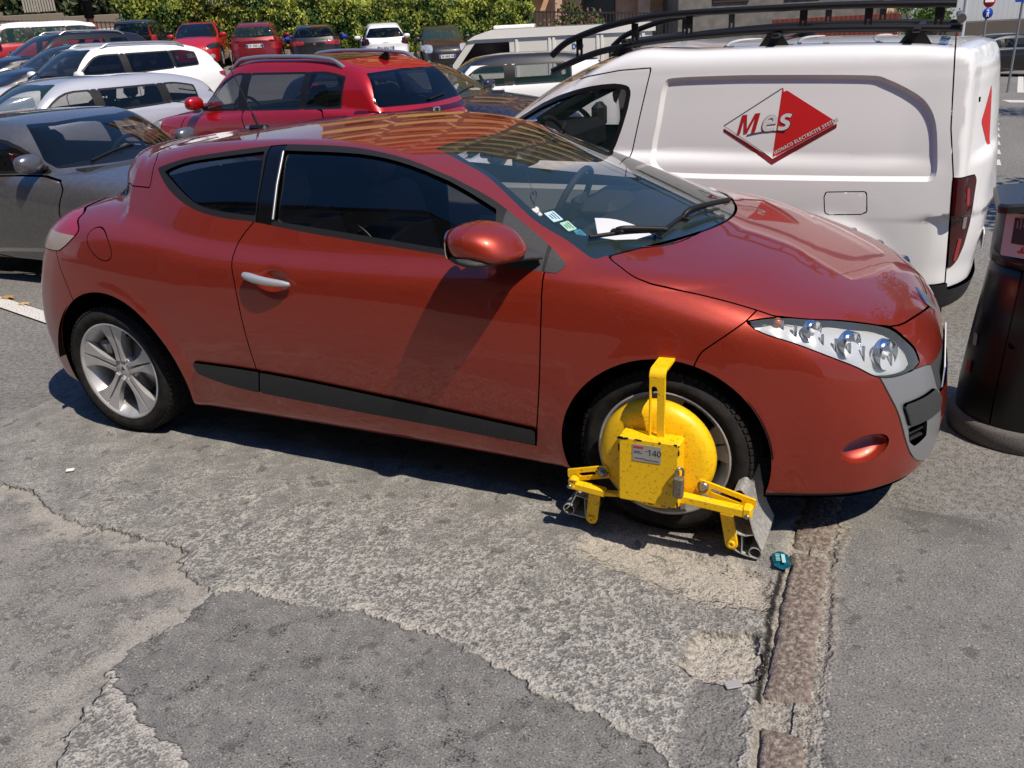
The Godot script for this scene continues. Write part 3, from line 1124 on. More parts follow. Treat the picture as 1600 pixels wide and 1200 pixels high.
func coupe() -> void:
	var root := thing("coupe", "clamped dusty orange-red three-door coupe in the foreground", "car")
	var RED := paint(srgb(150, 36, 9), 1.0, 0.5, 0.38)
	var B := HB
	var m: M = done["coupe"][1]
	# wheel arches and underside
	for a in B.arch:
		var c := PackedVector2Array()
		for k in 64: c.append(Vector2(a[0] + cos(TAU * k / 64) * a[2], a[1] + sin(TAU * k / 64) * a[2]))
		m = carve(m, Poly.new(c), 0, [[2, 0.5, 1.0]])[1]
	m = cut(m, field(m, null, 0, [[1, 0.2, -1.0], [5, -0.75, -1.0]]))[1]
	var whole := m
	# windows
	var rr := carve(m, pl([-2.366, 1.234, -2.366, 1.234, -2.162, 1.283, -1.763, 1.329, -1.571, 1.335, -1.322, 1.325, -1.086, 1.285, -.862, 1.208, -.686, 1.140, -.474, 1.035, -.365, .964, -.365, .964, -.391, .944, -.391, .944, -.437, .946, -.822, .977, -1.217, 1.007, -1.495, 1.028, -1.735, 1.052, -1.92, 1.061, -2.09, 1.090, -2.259, 1.157], 4), 0, [[2, 0.3, 1.0]])
	m = rr[1]
	var trim: M = rr[0]
	rr = carve(trim, pl([-2.312, 1.223, -2.312, 1.223, -2.152, 1.267, -1.765, 1.311, -1.765, 1.311, -1.736, 1.076, -1.736, 1.076, -1.925, 1.085, -2.086, 1.115], 4), 0)
	var qg: M = rr[0]
	rr = carve(rr[1], pl([-1.668, 1.315, -1.668, 1.315, -1.304, 1.307, -1.069, 1.269, -.845, 1.193, -.680, 1.126, -.680, 1.126, -.60, .984, -.60, .984, -.825, .998, -1.221, 1.030, -1.637, 1.061, -1.637, 1.061], 4), 0)
	var dg: M = rr[0]
	rr = carve(rr[1], pl([-.667, 1.2, -.585, .9, -.443, .9, -.468, 1.2]), 0)      # mirror sail
	var sail: M = rr[0]
	rr = carve(rr[1], pl([-.437, 1.2, -.437, .9, -.2, .9, -.2, 1.2]), 0)
	var sail2: M = rr[0]
	trim = rr[1]
	rr = carve(trim, pl([-1.757, 1.4, -1.728, 1.0, -1.645, 1.0, -1.675, 1.4]), 0)  # glossy pillar between door and quarter window
	var pillar: M = rr[0]
	trim = rr[1]
	for s in [1, -1]:
		var d := emit("door_window", shifted(dg, -0.012), s, glass(srgb(8, 14, 20), 0.32), root)
		emit("quarter_window", shifted(qg, -0.01), s, glass(srgb(8, 12, 16), 0.4), root)
		emit("window_trim", joined([trim, skirt(trim, 0.022)]), s, MT.plastic_dark, root)
		emit("mirror_sail", joined([sail, skirt(sail, 0.02)]), s, MT.plastic, root)
		emit("fixed_corner_trim", joined([shifted(sail2, 0.002), skirt(sail2, 0.02)]), s, MT.plastic, root)
		emit("pillar_trim", joined([shifted(pillar, -0.003), skirt(pillar, 0.02)]), s, MT.gloss_black, root)
		var st := sh()
		st.tube(PackedVector3Array([mz(B.on_side(-1.668, 1.312, 0.004), s), mz(B.on_side(-1.655, 1.19, 0.004), s), mz(B.on_side(-1.64, 1.066, 0.004), s)]), 0.007, 6)
		put("bright_strip", st.mesh(), MT.steel, root)
	# windscreen
	rr = carve(m, pl([-.995, -.1, -.995, .0, -1.0, .107, -1.039, .261, -1.064, .437, -1.064, .437, -.931, .478, -.803, .516, -.557, .665, -.406, .704, -.30, .74, -.30, .74, .3, .74, .3, -.1, .3, -.1], 4), 1, [[3, 0.0, -1.0], [1, 0.9, 1.0]])
	m = rr[1]
	var ws: M = rr[0]
	var fr := carve(ws, pl([-.955, -.1, -.96, .107, -.998, .261, -1.01, .40, -.931, .438, -.803, .476, -.55, .625, -.42, .66, -.22, .56, -.085, .30, -.055, .1, -.05, -.1]), 1)
	emit("windscreen", ws, 0, glass(srgb(120, 150, 140), 0.07), root)
	emit("windscreen_border", shifted(fr[1], -0.006), 0, MT.gloss_black, root)
	# rear window
	rr = carve(m, pl([-.1, 1.05, .5, 1.06, .63, 1.09, .60, 1.15, .5, 1.165, -.1, 1.175]), 2, [[0, -2.48, -1.0], [3, -.004, -1.0]])
	m = rr[1]
	emit("rear_window", rr[0], 0, MT.tint, root)
	# spoiler and panels
	rr = carve(m, pl([-2.60, -.1, -2.58, .35, -2.40, .60, -2.37, .75, -3.6, .9, -3.6, -.1]), 1, [[3, 0.0, -1.0], [1, 1.155, 1.0]], 0.0025)
	m = rr[1]
	emit("roof_spoiler", joined([rr[0], skirt(rr[0], 0.02)]), 0, RED, root)
	rr = carve(m, pl([.012, -.1, .012, 0, .005, .127, -.03, .344, -.09, .497, -.2, .6, -.296, .655, -.296, .655, -.219, .729, -.141, .785, -.082, .797, -.038, .795, .109, .775, .213, .761, .295, .751, .335, .747, .335, .747, .42, .705, .507, .641, .682, .481, .758, .264, .805, .0, .805, -.1, .805, -.1], 4), 1, [[3, 0.0, 1.0], [1, 0.55, 1.0]], 0.0028)
	m = rr[1]
	emit("bonnet", joined([rr[0], skirt(rr[0], 0.02)]), 0, RED, root)
	rr = carve(m, pl([.1, -.1, .012, -.1, .012, 0, .005, .127, -.03, .344, -.09, .497, -.2, .6, -.31, .655, -.6, .655, -.6, -.1]), 1, [[3, 0.0, 1.0], [1, 0.9, 1.0]])
	m = rr[1]
	emit("cowl_grille", shifted(rr[0], -0.012), 0, MT.plastic_dark, root)
	# headlight
	rr = carve(m, pl([.254, .815, .254, .815, .319, .82, .412, .812, .564, .778, .682, .732, .759, .667, .79, .612, .79, .612, .759, .604, .675, .614, .585, .671, .428, .742, .308, .783], 5), 0, [[2, 0.35, 1.0]], 0.002)
	m = rr[1]
	headlight(rr[0], root)
	# tail lamp
	rr = carve(m, pl([-2.84, 1.035, -2.80, 1.01, -2.742, .978, -2.76, .945, -2.848, .89, -2.925, .872, -3.2, .865, -3.4, .87, -3.4, 1.02, -3.05, 1.045], 4), 0, [[2, 0.42, 1.0], [3, 0.0, 1.0]], 0.002)
	m = rr[1]
	var tl := cut(rr[0], field(rr[0], null, 0, [[1, 0.952, 1.0]]))
	for s in [1, -1]:
		var o := emit("tail_lamp", joined([shifted(tl[0], 0.003), skirt(shifted(tl[0], 0.003), 0.03)]), s, MT.redlens, root)
		emit("clear_lens", joined([shifted(tl[1], 0.003), skirt(shifted(tl[1], 0.003), 0.03)]), s, mat(srgb(158, 140, 128), 0.15), o)
	# front bumper group
	rr = carve(m, pl([.107, .672, .107, .672, .125, .713, .155, .740, .211, .783, .254, .815, .254, .815, .3, .86, .3, .86, 1.2, .86, 1.2, .86, 1.2, .0, 1.2, .0, .107, .0, .107, .0], 3), 0, [], 0.0025)
	m = rr[1]
	var bp: M = rr[0]
	rr = cut(bp, field(bp, null, 0, [[1, 0.207, -1.0]]))
	emit("bumper_lip", joined([shifted(rr[0], -0.006), skirt(rr[0], 0.03)]), 0, MT.plastic_dark, root)
	bp = rr[1]
	rr = carve(bp, pl([.608, .505, .435, .505, .375, .452, .390, .409, .584, .422]), 2, [[0, 0.5, 1.0]])
	side_strip(rr[0], 0.016, "bumper_pad", MT.plastic, root)
	bp = rr[1]
	rr = carve(bp, pl([.586, .414, .478, .404, .474, .344, .52, .335, .548, .330, .577, .356]), 2, [[0, 0.5, 1.0]])
	bp = rr[1]
	for s in [1, -1]:
		emit("air_intake", joined([shifted(rr[0], -0.05), skirt(rr[0], 0.05)]), s, MT.dark, root)
		for yy in [.352, .378, .402]:
			var sl := sh()
			sl.bar(mz(B.on_front(yy, .59, 1.0, -0.022), s), mz(B.on_front(yy - .004, .47, 1.0, -0.022), s), 0.03, 0.012, Vector3.UP, 0.004)
			put("intake_slat", sl.mesh(), MT.plastic_dark, root)
	rr = carve(bp, pl([.41, .584, .313, .574, .1, .562, -.1, .56, -.1, .44, .25, .445, .34, .455, .365, .478, .395, .5]), 2, [[0, 0.5, 1.0]])
	bp = rr[1]
	emit("upper_grille", joined([shifted(rr[0], -0.01), skirt(rr[0], 0.02)]), 0, MT.plastic, root)
	rr = carve(bp, pl([.664, .617, .664, .617, .643, .542, .628, .493, .588, .361, .545, .29, .48, .245, .40, .222, .345, .222, .32, .25, .322, .33, .335, .39, .36, .47, .36, .47, .395, .50, .41, .584, .41, .584, .489, .60], 4), 2, [[0, 0.5, 1.0]], 0.0015)
	bp = rr[1]
	side_strip(rr[0], 0.004, "silver_surround", MT.silver, root)
	# fog lamp scoop
	var sc := PackedVector2Array()
	for k in 40: sc.append(Vector2(.655 + cos(TAU * k / 40) * .070 + sin(TAU * k / 40) * .012, .374 + sin(TAU * k / 40) * .052))
	bp = carve(bp, Poly.new(sc), 0, [[2, .4, 1.0]])[1]
	var bowl := M.new()
	for i in 13:
		for k in 40:
			var r := i / 12.0
			var g := B.on_side(.655 + (sc[k].x - .655) * r, .374 + (sc[k].y - .374) * r)
			var dep := .058 * sqrt(maxf(0.0, 1.0 - pow(r, 2.4))) * clampf(1.0 + (g.y - .374) * 6.0, .6, 1.25)
			bowl.v.append(g + Vector3(-.52, .10, -.80) * dep)
			bowl.n.append(Vector3(.5, 0, .8)); bowl.u.append(0.0)
	for i in 12:
		for k in 40:
			var a := i * 40 + k
			var b := i * 40 + (k + 1) % 40
			bowl.t.append_array(PackedInt32Array([a, a + 40, b, b, a + 40, b + 40]))
	renorm(bowl)
	if bowl.n[240].dot(Vector3(.5, 0, .8)) < 0.0:
		for i in bowl.n.size(): bowl.n[i] = -bowl.n[i]
		for q in range(0, bowl.t.size(), 3):
			var sw := bowl.t[q + 1]
			bowl.t[q + 1] = bowl.t[q + 2]
			bowl.t[q + 2] = sw
	for s in [1, -1]: emit("fog_lamp_scoop", bowl, s, RED, root)
	emit("front_bumper", joined([bp, skirt(bp, 0.018)]), 0, RED, root)
	# rear bumper
	rr = carve(m, pl([-2.915, .89, -2.88, .80, -2.835, .70, -2.81, .64, -2.81, .0, -3.8, .0, -3.8, .87]), 0, [], 0.0025)
	m = rr[1]
	emit("rear_bumper", joined([rr[0], skirt(rr[0], 0.018)]), 0, RED, root)
	rr = carve(m, pl([-.1, .7, .62, .7, .64, .9, .6, 1.3, -.1, 1.3]), 2, [[0, -2.9, -1.0]], 0.003)
	m = rr[1]
	emit("tailgate", joined([rr[0], skirt(rr[0], 0.018)]), 0, RED, root)
	# rubbing strips, door, fuel flap
	rr = carve(m, pl([-1.731, .439, -1.731, .439, -1.5, .43, -1.245, .414, -.9, .39, -.473, .356, -.473, .356, -.482, .289, -.482, .289, -.9, .305, -1.273, .316, -1.6, .327, -1.768, .333, -1.768, .333], 3), 0, [[2, 0.3, 1.0]])
	m = rr[1]
	side_strip(rr[0], 0.013, "rubbing_strip", MT.plastic, root)
	rr = carve(m, pl([-2.112, .438, -2.112, .438, -1.9, .441, -1.738, .440, -1.738, .440, -1.776, .333, -1.776, .333, -1.95, .35, -2.101, .383, -2.101, .383], 3), 0, [[2, 0.3, 1.0]])
	m = rr[1]
	side_strip(rr[0], 0.013, "rubbing_strip", MT.plastic, root)
	rr = carve(m, pl([-.437, .965, -.437, .965, -.431, .789, -.443, .55, -.481, .295, -.488, .278, -.488, .278, -.9, .296, -1.273, .307, -1.6, .318, -1.785, .325, -1.785, .325, -1.758, .372, -1.767, .614, -1.783, .805, -1.808, .924, -1.80, .982, -1.735, 1.058, -1.735, 1.058, -1.495, 1.04, -1.217, 1.02, -.822, .99], 4), 0, [[2, 0.3, 1.0]], 0.0026)
	m = rr[1]
	var door: M = rr[0]
	for i in door.v.size():      # finger recess behind the handle
		var p := door.v[i]
		var d := Vector2((p.x + 1.585) / .085, (p.y - .848) / .05).length()
		if d < 1.0: door.v[i].z -= 0.024 * smoothstep(1.0, 0.3, d)
	renorm(door)
	soften(door, 2)
	for s in [1, -1]: emit("door", joined([door, skirt(door, 0.022)]), s, RED, root)
	var fl := PackedVector2Array()
	for k in 40: fl.append(Vector2(-2.584 + cos(TAU * k / 40) * .074 - sin(TAU * k / 40) * .034, .926 + sin(TAU * k / 40) * .067))
	rr = carve(m, Poly.new(fl), 0, [[2, 0.3, 1.0]], 0.0022)
	m = joined([rr[1], rr[0]])
	rr = carve(m, Poly.new(fl), 0, [[2, 0.3, 1.0]])
	emit("fuel_flap", joined([rr[0], skirt(rr[0], 0.012)]), 1, RED, root)
	emit("fuel_flap", shifted(rr[0], -0.002), -1, RED, root)
	m = rr[1]
	var sk := skirt(m, 0.02)
	emit("bodywork", joined([m, sk]), 0, RED, root)
	# dark inner structure seen through the shut lines and windows
	var inner := shifted(whole, -0.03)
	inner = carve(inner, pl([.5, .27, .8, .27, .8, .48, .5, .48]), 0, [[2, .4, 1.0]])[1]
	inner = cut(inner, field(inner, null, 0, [[3, 0.0, 1.0], [1, 0.93, 1.0], [5, 0.5, 1.0], [0, -0.3, -1.0]]))[1]
	var wpol := pl([-2.34, 1.2, -2.16, 1.27, -1.57, 1.325, -1.086, 1.275, -.68, 1.12, -.45, .95, -.822, .985, -1.5, 1.035, -2.09, 1.1])
	inner = carve(inner, wpol, 0, [[2, 0.3, 1.0]])[1]
	inner = carve(inner, pl([-.955, -.1, -.998, .261, -1.02, .42, -.803, .5, -.406, .69, .3, .74, .3, -.1]), 1, [[3, 0.0, -1.0], [1, 0.9, 1.0]])[1]
	inner = carve(inner, pl([-.1, 1.05, .5, 1.06, .5, 1.15, -.1, 1.17]), 2, [[0, -2.6, -1.0], [3, 0.0, -1.0]])[1]
	inner = cut(inner, shift_vals(field(inner, pl([.254, .815, .319, .82, .412, .812, .564, .778, .682, .732, .759, .667, .79, .612, .759, .604, .675, .614, .585, .671, .428, .742, .308, .783]), 0, [[2, 0.3, 1.0]]), -.05))[1]
	emit("inner_panels", inner, 0, MT.dark, root)
	# arch liners
	for a in B.arch:
		for s in [1.0, -1.0]:
			var l := sh()
			var xf := Transform3D(Basis(Vector3.RIGHT, PI / 2 * s), Vector3(a[0], a[1], s * 0.86))
			l.lathe(v2s([a[2] + 0.006, 0.0, a[2] + 0.015, -0.30, 0.02, -0.30]), 40, xf, true, 0.1 if s < 0 else PI + 0.1, PI - 0.1 if s < 0 else TAU - 0.1)
			put("arch_liner", l.mesh(), MT.dark, root)
	var un := sh()
	un.box(Vector3(-1.3, 0.22, 0), Vector3(1.75, 0.06, 1.5))
	un.box(Vector3(0, 0.35, 0), Vector3(1.2, 0.3, 1.1))
	un.box(Vector3(-2.7, 0.32, 0), Vector3(1.2, 0.22, 1.1))
	put("underbody", un.mesh(), MT.dark, root)
	# mirrors
	for s in [1]:
		var sp := SphereMesh.new()
		sp.radius = 0.5; sp.height = 1.0; sp.radial_segments = 40; sp.rings = 24
		var mdt := MeshDataTool.new()
		var am := ArrayMesh.new()
		am.add_surface_from_arrays(Mesh.PRIMITIVE_TRIANGLES, sp.get_mesh_arrays())
		mdt.create_from_surface(am, 0)
		var cap := M.new()
		for i in mdt.get_vertex_count():
			var p := mdt.get_vertex(i) * 2.0
			p = Vector3(signf(p.x) * pow(absf(p.x), 0.85), signf(p.y) * pow(absf(p.y), 0.8), signf(p.z) * pow(absf(p.z), 0.85))
			var q := Vector3(p.x * 0.108, p.y * 0.072, p.z * 0.115)
			q.x += -0.02 * p.y + 0.05 * (1.0 - p.z) * 0.5 + (0.028 * p.y if p.x > 0 else 0.0) * -1.0
			if q.x < -0.075: q.x = -0.075 + (q.x + 0.075) * 0.15
			if p.y < -0.2: q.y = -0.0144 + (p.y + 0.2) * 0.055
			cap.v.append(Vector3(-0.612, 1.072, 0.985) + q)
			cap.n.append(mdt.get_vertex_normal(i)); cap.u.append(0.0)
		for f in mdt.get_face_count():
			for e in 3: cap.t.append(mdt.get_face_vertex(f, e))
		renorm(cap)
		var o := group_node("door_mirror", root)
		emit("mirror_cap", cap, s, RED, o)
		var ar := sh()
		var pts := [Vector3(-.50, .995, .79), Vector3(-.55, 1.01, .86), Vector3(-.59, 1.022, .95), Vector3(-.63, 1.028, 1.04), Vector3(-.66, 1.034, 1.085)]
		var pv := PackedVector3Array()
		for p in pts: pv.append(mz(p, s))
		ar.tube(smooth_path(pv, 4), 0.07, 16, true, PackedFloat32Array([.075, .08, .085, .09, .092, .094, .095, .096, .097, .098, .098, .097, .094, .088, .078, .06, .035]), 0.22)
		put("mirror_arm", ar.mesh(), MT.plastic, o)
		var mg := sh()
		mg.prism(rounded_rect(0.19, 0.10, 0.035), 0.004, Transform3D(Basis(Vector3.UP, -PI / 2), mz(Vector3(-.69, 1.075, .985), s)))
		put("mirror_glass", mg.mesh(), MT.chrome, o)
	for s in [1, -1]:
		# handle
		var hd := sh()
		var hp := PackedVector3Array()
		for k in 9:
			var x := lerpf(-1.718, -1.49, k / 8.0)
			hp.append(mz(B.on_side(x, lerpf(.866, .845, k / 8.0), 0.014 + 0.022 * sin(PI * clampf(k / 8.0 * 0.9 + 0.08, 0.0, 1.0))), s))
		hd.tube(smooth_path(hp, 3), 0.017, 10, true, ramp_radii([.013, .0175, .0185, .0175, .017, .016, .015, .013, .007], 3), 1.0)
		put("door_handle", hd.mesh(), MT.handle, root)
		wheel_parts(root, Vector3(0, .312, s * .758), s > 0, .316, .241, 5)
		wheel_parts(root, Vector3(-2.64, .312, s * .758), s > 0, .316, .241, 5, 0.0)
	# bonnet badge, plates, wipers, aerial
	var bd := sh()
	var g := B.on_front(.695, 0.0, 1.0, 0.004)
	var bn := B.grad(g, B.val(g.x, g.y, g.z)).normalized()
	var bx := Transform3D(Basis(Vector3(0, 0, -1), bn.cross(Vector3(0, 0, -1)), bn), g)
	bd.prism(v2s([0, .062, .046, 0, 0, -.062, -.046, 0]), 0.008, bx, 0.004)
	put("bonnet_badge", bd.mesh(), MT.chrome, root)
	g = B.on_front(.5, 0.0, 1.0, 0.012)
	plate(root, "front_number_plate", Transform3D(Basis(), Vector3(g.x - .02, .475, 0)), "EB 140 RN")
	g = B.on_front(.8, 0.0, -1.0, 0.006)
	plate(root, "rear_number_plate", Transform3D(Basis(Vector3.UP, PI), Vector3(g.x, .8, 0)), "EB 140 RN")
	for w in [[-.14, .45, -.335, .66, 0.0], [-.03, -.1, -.14, .50, 0.0]]:
		var ws2 := sh()
		var p0 := B.on_top(w[0], w[1], 0.018)
		var p1 := B.on_top(w[2], w[3], 0.016)
		var mid := (p0 + p1) * 0.5
		mid = B.on_top(mid.x, mid.z, 0.02)
		ws2.tube(smooth_path(PackedVector3Array([p0, mid, p1]), 6), 0.008, 6)
		ws2.tube(smooth_path(PackedVector3Array([p0 + Vector3(.035, .012, .02), mid + Vector3(.015, .018, .01), p0.lerp(p1, 0.62) + Vector3(0, .016, 0)]), 6), 0.011, 6)
		ws2.box(p0.lerp(p1, 0.6) + Vector3(0, .012, 0), Vector3(.05, .016, .03), 0.005)
		put("wiper", ws2.mesh(), MT.trim, root)
	var an := sh()
	var rp := B.on_top(-2.30, 0.0)
	an.box(rp + Vector3(0.0, .004, 0), Vector3(.11, .025, .05), .012)
	an.tube(PackedVector3Array([rp + Vector3(-.005, .01, 0), rp + Vector3(-.03, .07, 0)]), .006, 6)
	an.tube(PackedVector3Array([rp + Vector3(-.03, .07, 0), rp + Vector3(-.125, .285, 0)]), .0028, 5)
	put("roof_aerial", an.mesh(), MT.trim, root)
	cabin(root)

func mz(p: Vector3, s: int) -> Vector3:
	return Vector3(p.x, p.y, p.z * s)
func ramp_radii(a: Array, steps: int) -> PackedFloat32Array:
	var o := PackedFloat32Array()
	for i in a.size() - 1:
		for k in steps: o.append(lerpf(a[i], a[i + 1], float(k) / steps))
	o.append(a[-1])
	return o

func headlight(lens: M, root: Node3D) -> void:
	var hous := shifted(lens, -0.034)
	for i in hous.v.size():
		var p := hous.v[i]
		hous.v[i] += Vector3(-0.02, 0, -0.02) * sin(p.x * 60.0 + p.y * 20.0) * 0.2
	renorm(hous)
	for s in [1, -1]:
		var o := group_node("headlight", root)
		emit("lens", joined([lens, skirt(lens, 0.012)]), s, MT.lens, o)
		emit("housing", joined([hous, skirt(shifted(lens, -0.002), 0.03)]), s, MT.reflector, o)
		var rib := sh()
		for k in 9:
			var x := .36 + k * .042
			var g := HB.on_side(x, .812 - k * .0165 - .03, -.05)
			rib.bar(mz(g + Vector3(0, .028, 0), s), mz(g + Vector3(.004, -.028, 0), s), .01, .012, Vector3.RIGHT, .003)
		put("reflector_ribs", rib.mesh(), MT.chrome, o).set_meta("kind", "stuff")
		var am := sh()
		var ga := HB.on_side(.345, .80, -.04)
		am.lathe(v2s([.013, -.02, .016, .0, .012, .012, .0, .016]), 14, Transform3D(Basis(Vector3.RIGHT, PI / 2 * s), mz(ga, s)))
		put("indicator_bulb", am.mesh(), MT.amber, o)
		# reflector bowls with bulbs
		for b in [[.45, .765, .70, .036], [.565, .715, .655, .045], [.675, .665, .575, .05]]:
			var dir := Vector3(0.82, 0.0, 0.45).normalized()
			var y := dir
			var x := Vector3.UP.cross(y).normalized()
			var xf := Transform3D(Basis(x, y, x.cross(y)), Vector3(b[0], b[1], b[2]))
			var q: float = b[3]
			var bowl := sh()
			bowl.lathe(v2s([0.006, -q * 0.9, q * 0.6, -q * 0.6, q * 0.9, -q * 0.1, q, q * 0.4, q * 1.06, q * 0.4, q * 1.06, -q * 0.3]), 28, xf)
			var mm := M.new()
			var arr := bowl.mesh().surface_get_arrays(0)
			mm.v = arr[Mesh.ARRAY_VERTEX]; mm.n = arr[Mesh.ARRAY_NORMAL]
			mm.t = arr[Mesh.ARRAY_INDEX]
			mm.u.resize(mm.v.size())
			emit("reflector", mm, s, MT.chrome, o)
			var bulb := sh()
			bulb.lathe(v2s([0.011, -q * 0.5, 0.011, 0.0, 0.007, 0.012, 0.0, 0.015]), 12, xf)
			var b2 := M.new()
			arr = bulb.mesh().surface_get_arrays(0)
			b2.v = arr[Mesh.ARRAY_VERTEX]; b2.n = arr[Mesh.ARRAY_NORMAL]; b2.t = arr[Mesh.ARRAY_INDEX]
			b2.u.resize(b2.v.size())
			emit("bulb", b2, s, MT.white, o)

func cabin(root: Node3D) -> void:
	var fl := sh()
	fl.box(Vector3(-1.6, 0.27, 0), Vector3(2.6, 0.08, 1.45))
	put("floor_pan", fl.mesh(), MT.cloth, root)
	# dashboard: swept across the car, following the foot of the windscreen
	var d := sh()
	for k in 16:
		var row := []
		for e in 2:
			var z := lerpf(-0.74, 0.74, (k + e) / 16.0)
			var cv := -0.5 * z * z
			row.append([Vector3(-.06 + cv, .955, z), Vector3(-.35 + cv * 0.8, .955, z), Vector3(-.56 + cv * 0.5, .93, z), Vector3(-.64 + cv * 0.4, .86, z), Vector3(-.58 + cv * 0.4, .62, z), Vector3(-.1, .4, z)])
		for i in 5: d.smooth(1).quad(row[0][i], row[0][i + 1], row[1][i + 1], row[1][i])
	d.box(Vector3(-.62, .935, -.37), Vector3(.2, .09, .36), .04)
	d.box(Vector3(-1.05, .45, 0), Vector3(.9, .26, .2), .04)
	put("dashboard", d.mesh(), MT.dash, root)
	for s in [-1.0, 1.0]:
		var dt := sh()
		dt.box(Vector3(-1.05, .72, s * .775), Vector3(1.3, .46, .05), .02)
		dt.box(Vector3(-1.15, .74, s * .735), Vector3(.7, .07, .08), .025)
		put("door_trim", dt.mesh(), mat(srgb(150, 152, 152), .75), root)
	seats(root, -1.42, .33, .37, -2.25, mat(srgb(66, 68, 74), .95))
	steering_wheel(root, Vector3(-.80, .93, -.37), -0.42)
	var mi := sh()
	mi.box(Vector3(-.86, 1.20, 0), Vector3(.05, .07, .24), .02)
	mi.bar(Vector3(-.84, 1.2, 0), Vector3(-.80, 1.245, 0), .02, .02)
	put("rear_view_mirror", mi.mesh(), MT.trim, root)
	var pkg := sh()
	pkg.box(Vector3(-2.85, .93, 0), Vector3(.6, .03, 1.2), .01)
	put("parcel_shelf", pkg.mesh(), MT.cloth, root)
	# permits behind the windscreen
	for q in [[-.50, .61, .045, srgb(190, 220, 235)], [-.435, .63, .04, srgb(170, 215, 190)], [-.385, .642, .03, srgb(40, 140, 165)]]:
		var p := HB.on_top(q[0], q[1] - 0.02, -0.012)
		var n := HB.grad(p, HB.val(p.x, p.y, p.z)).normalized()
		var x := n.cross(Vector3(0.55, 0, -1).normalized()).normalized()
		var s := sh()
		s.prism(rounded_rect(q[2] * 1.4, q[2], 0.004), 0.002, Transform3D(Basis(x, n.cross(x), n), p))
		var o := put("permit_sticker", s.mesh(), mat(q[3], 0.6), root)
		var l := sh()
		for k in 3: l.box(Vector3(0, (k - 1) * q[2] * 0.25, 0.0028), Vector3(q[2] * (1.0 - 0.2 * k), q[2] * 0.07, 0.0006))
		put("print_lines", l.mesh(), MT.ink, o, Transform3D(Basis(x, n.cross(x), n), p))

func coupe_loose() -> void:
	# sheet on the dashboard, pendant on the mirror
	var s := sh()
	var a := [Vector3(-.50, .985, .14), Vector3(-.30, .962, .17), Vector3(-.175, .959, .33), Vector3(-.385, .962, .42)]
	for i in 6:
		for j in 6:
			var c := []
			for e in [[0, 0], [1, 0], [1, 1], [0, 1]]:
				var u: float = (i + e[0]) / 6.0
				var w: float = (j + e[1]) / 6.0
				var p: Vector3 = a[0].lerp(a[1], u).lerp(a[3].lerp(a[2], u), w)
				c.append(p + Vector3(0, 0.012 * sin(u * 3.0) * (1.0 - w), 0))
			s.smooth(1).quad(c[0], c[3], c[2], c[1])
	var o := put(numbered("paper_sheet"), s.mesh(), mat(srgb(238, 238, 240), 0.7), self)
	tag(o, "white paper sheet lying on the dashboard of the clamped coupe", "paper")
	var t := thing("heart_pendant", "wire heart pendant hanging inside the coupe's windscreen", "pendant")
	var h := sh()
	var pth := PackedVector3Array()
	for k in 25:
		var q := TAU * k / 24.0
		pth.append(Vector3(-.745, 1.075 + (13 * cos(q) - 5 * cos(2 * q) - 2 * cos(3 * q) - cos(4 * q)) * 0.0019, .205 + 16 * pow(sin(q), 3) * 0.0019))
	h.tube(pth, 0.003, 6, false)
	put("wire_heart", h.mesh(), MT.trim, t)
	var c := sh()
	c.tube(PackedVector3Array([Vector3(-.745, 1.09, .205), Vector3(-.79, 1.14, .15), Vector3(-.85, 1.19, .05)]), 0.0012, 4)
	put("cord", c.mesh(), MT.trim, t)
	var tuft := sh()
	var rg := RandomNumberGenerator.new()
	rg.seed = 5
	for k in 14: tuft.box(Vector3(-.74 + rg.randf_range(-.015, .015), 1.01 + rg.randf_range(-.03, .02), .205 + rg.randf_range(-.02, .02)), Vector3.ONE * .025, .01, Basis(Vector3(1, 1, 0).normalized(), rg.randf() * 3.0))
	put("tuft", tuft.mesh(), MT.white, t)

# ---------------------------------------------------------------- ground
const FW := Vector2(-.4322, -.9018)
const RT := Vector2(.9018, -.4322)
func gy(x: float, z: float) -> float:
	# the street falls and the far car park rises to the left
	var q := Vector2(x - .7469, z - 3.6214)
	var D := q.dot(FW)
	var s := q.dot(RT)
	var t := clampf((D - 7.0) / 19.0, 0.0, 1.0)
	return t * t * (3.0 - 2.0 * t) * (-.06 * s + .0057 * D)
func away(D: float, s: float) -> Vector3:
	# a point D metres away and s metres to the right, on the ground
	var p := Vector2(.7469, 3.6214) + FW * D + RT * s
	return Vector3(p.x, gy(p.x, p.y), p.y)

func lines(list: Array) -> PackedFloat32Array:
	# [from, to, step, ...] joined
	var o := PackedFloat32Array()
	for r in list:
		var n := maxi(1, int(round((r[1] - r[0]) / r[2])))
		for k in n: o.append(lerpf(r[0], r[1], float(k) / n))
	o.append(list[-1][1])
	return o

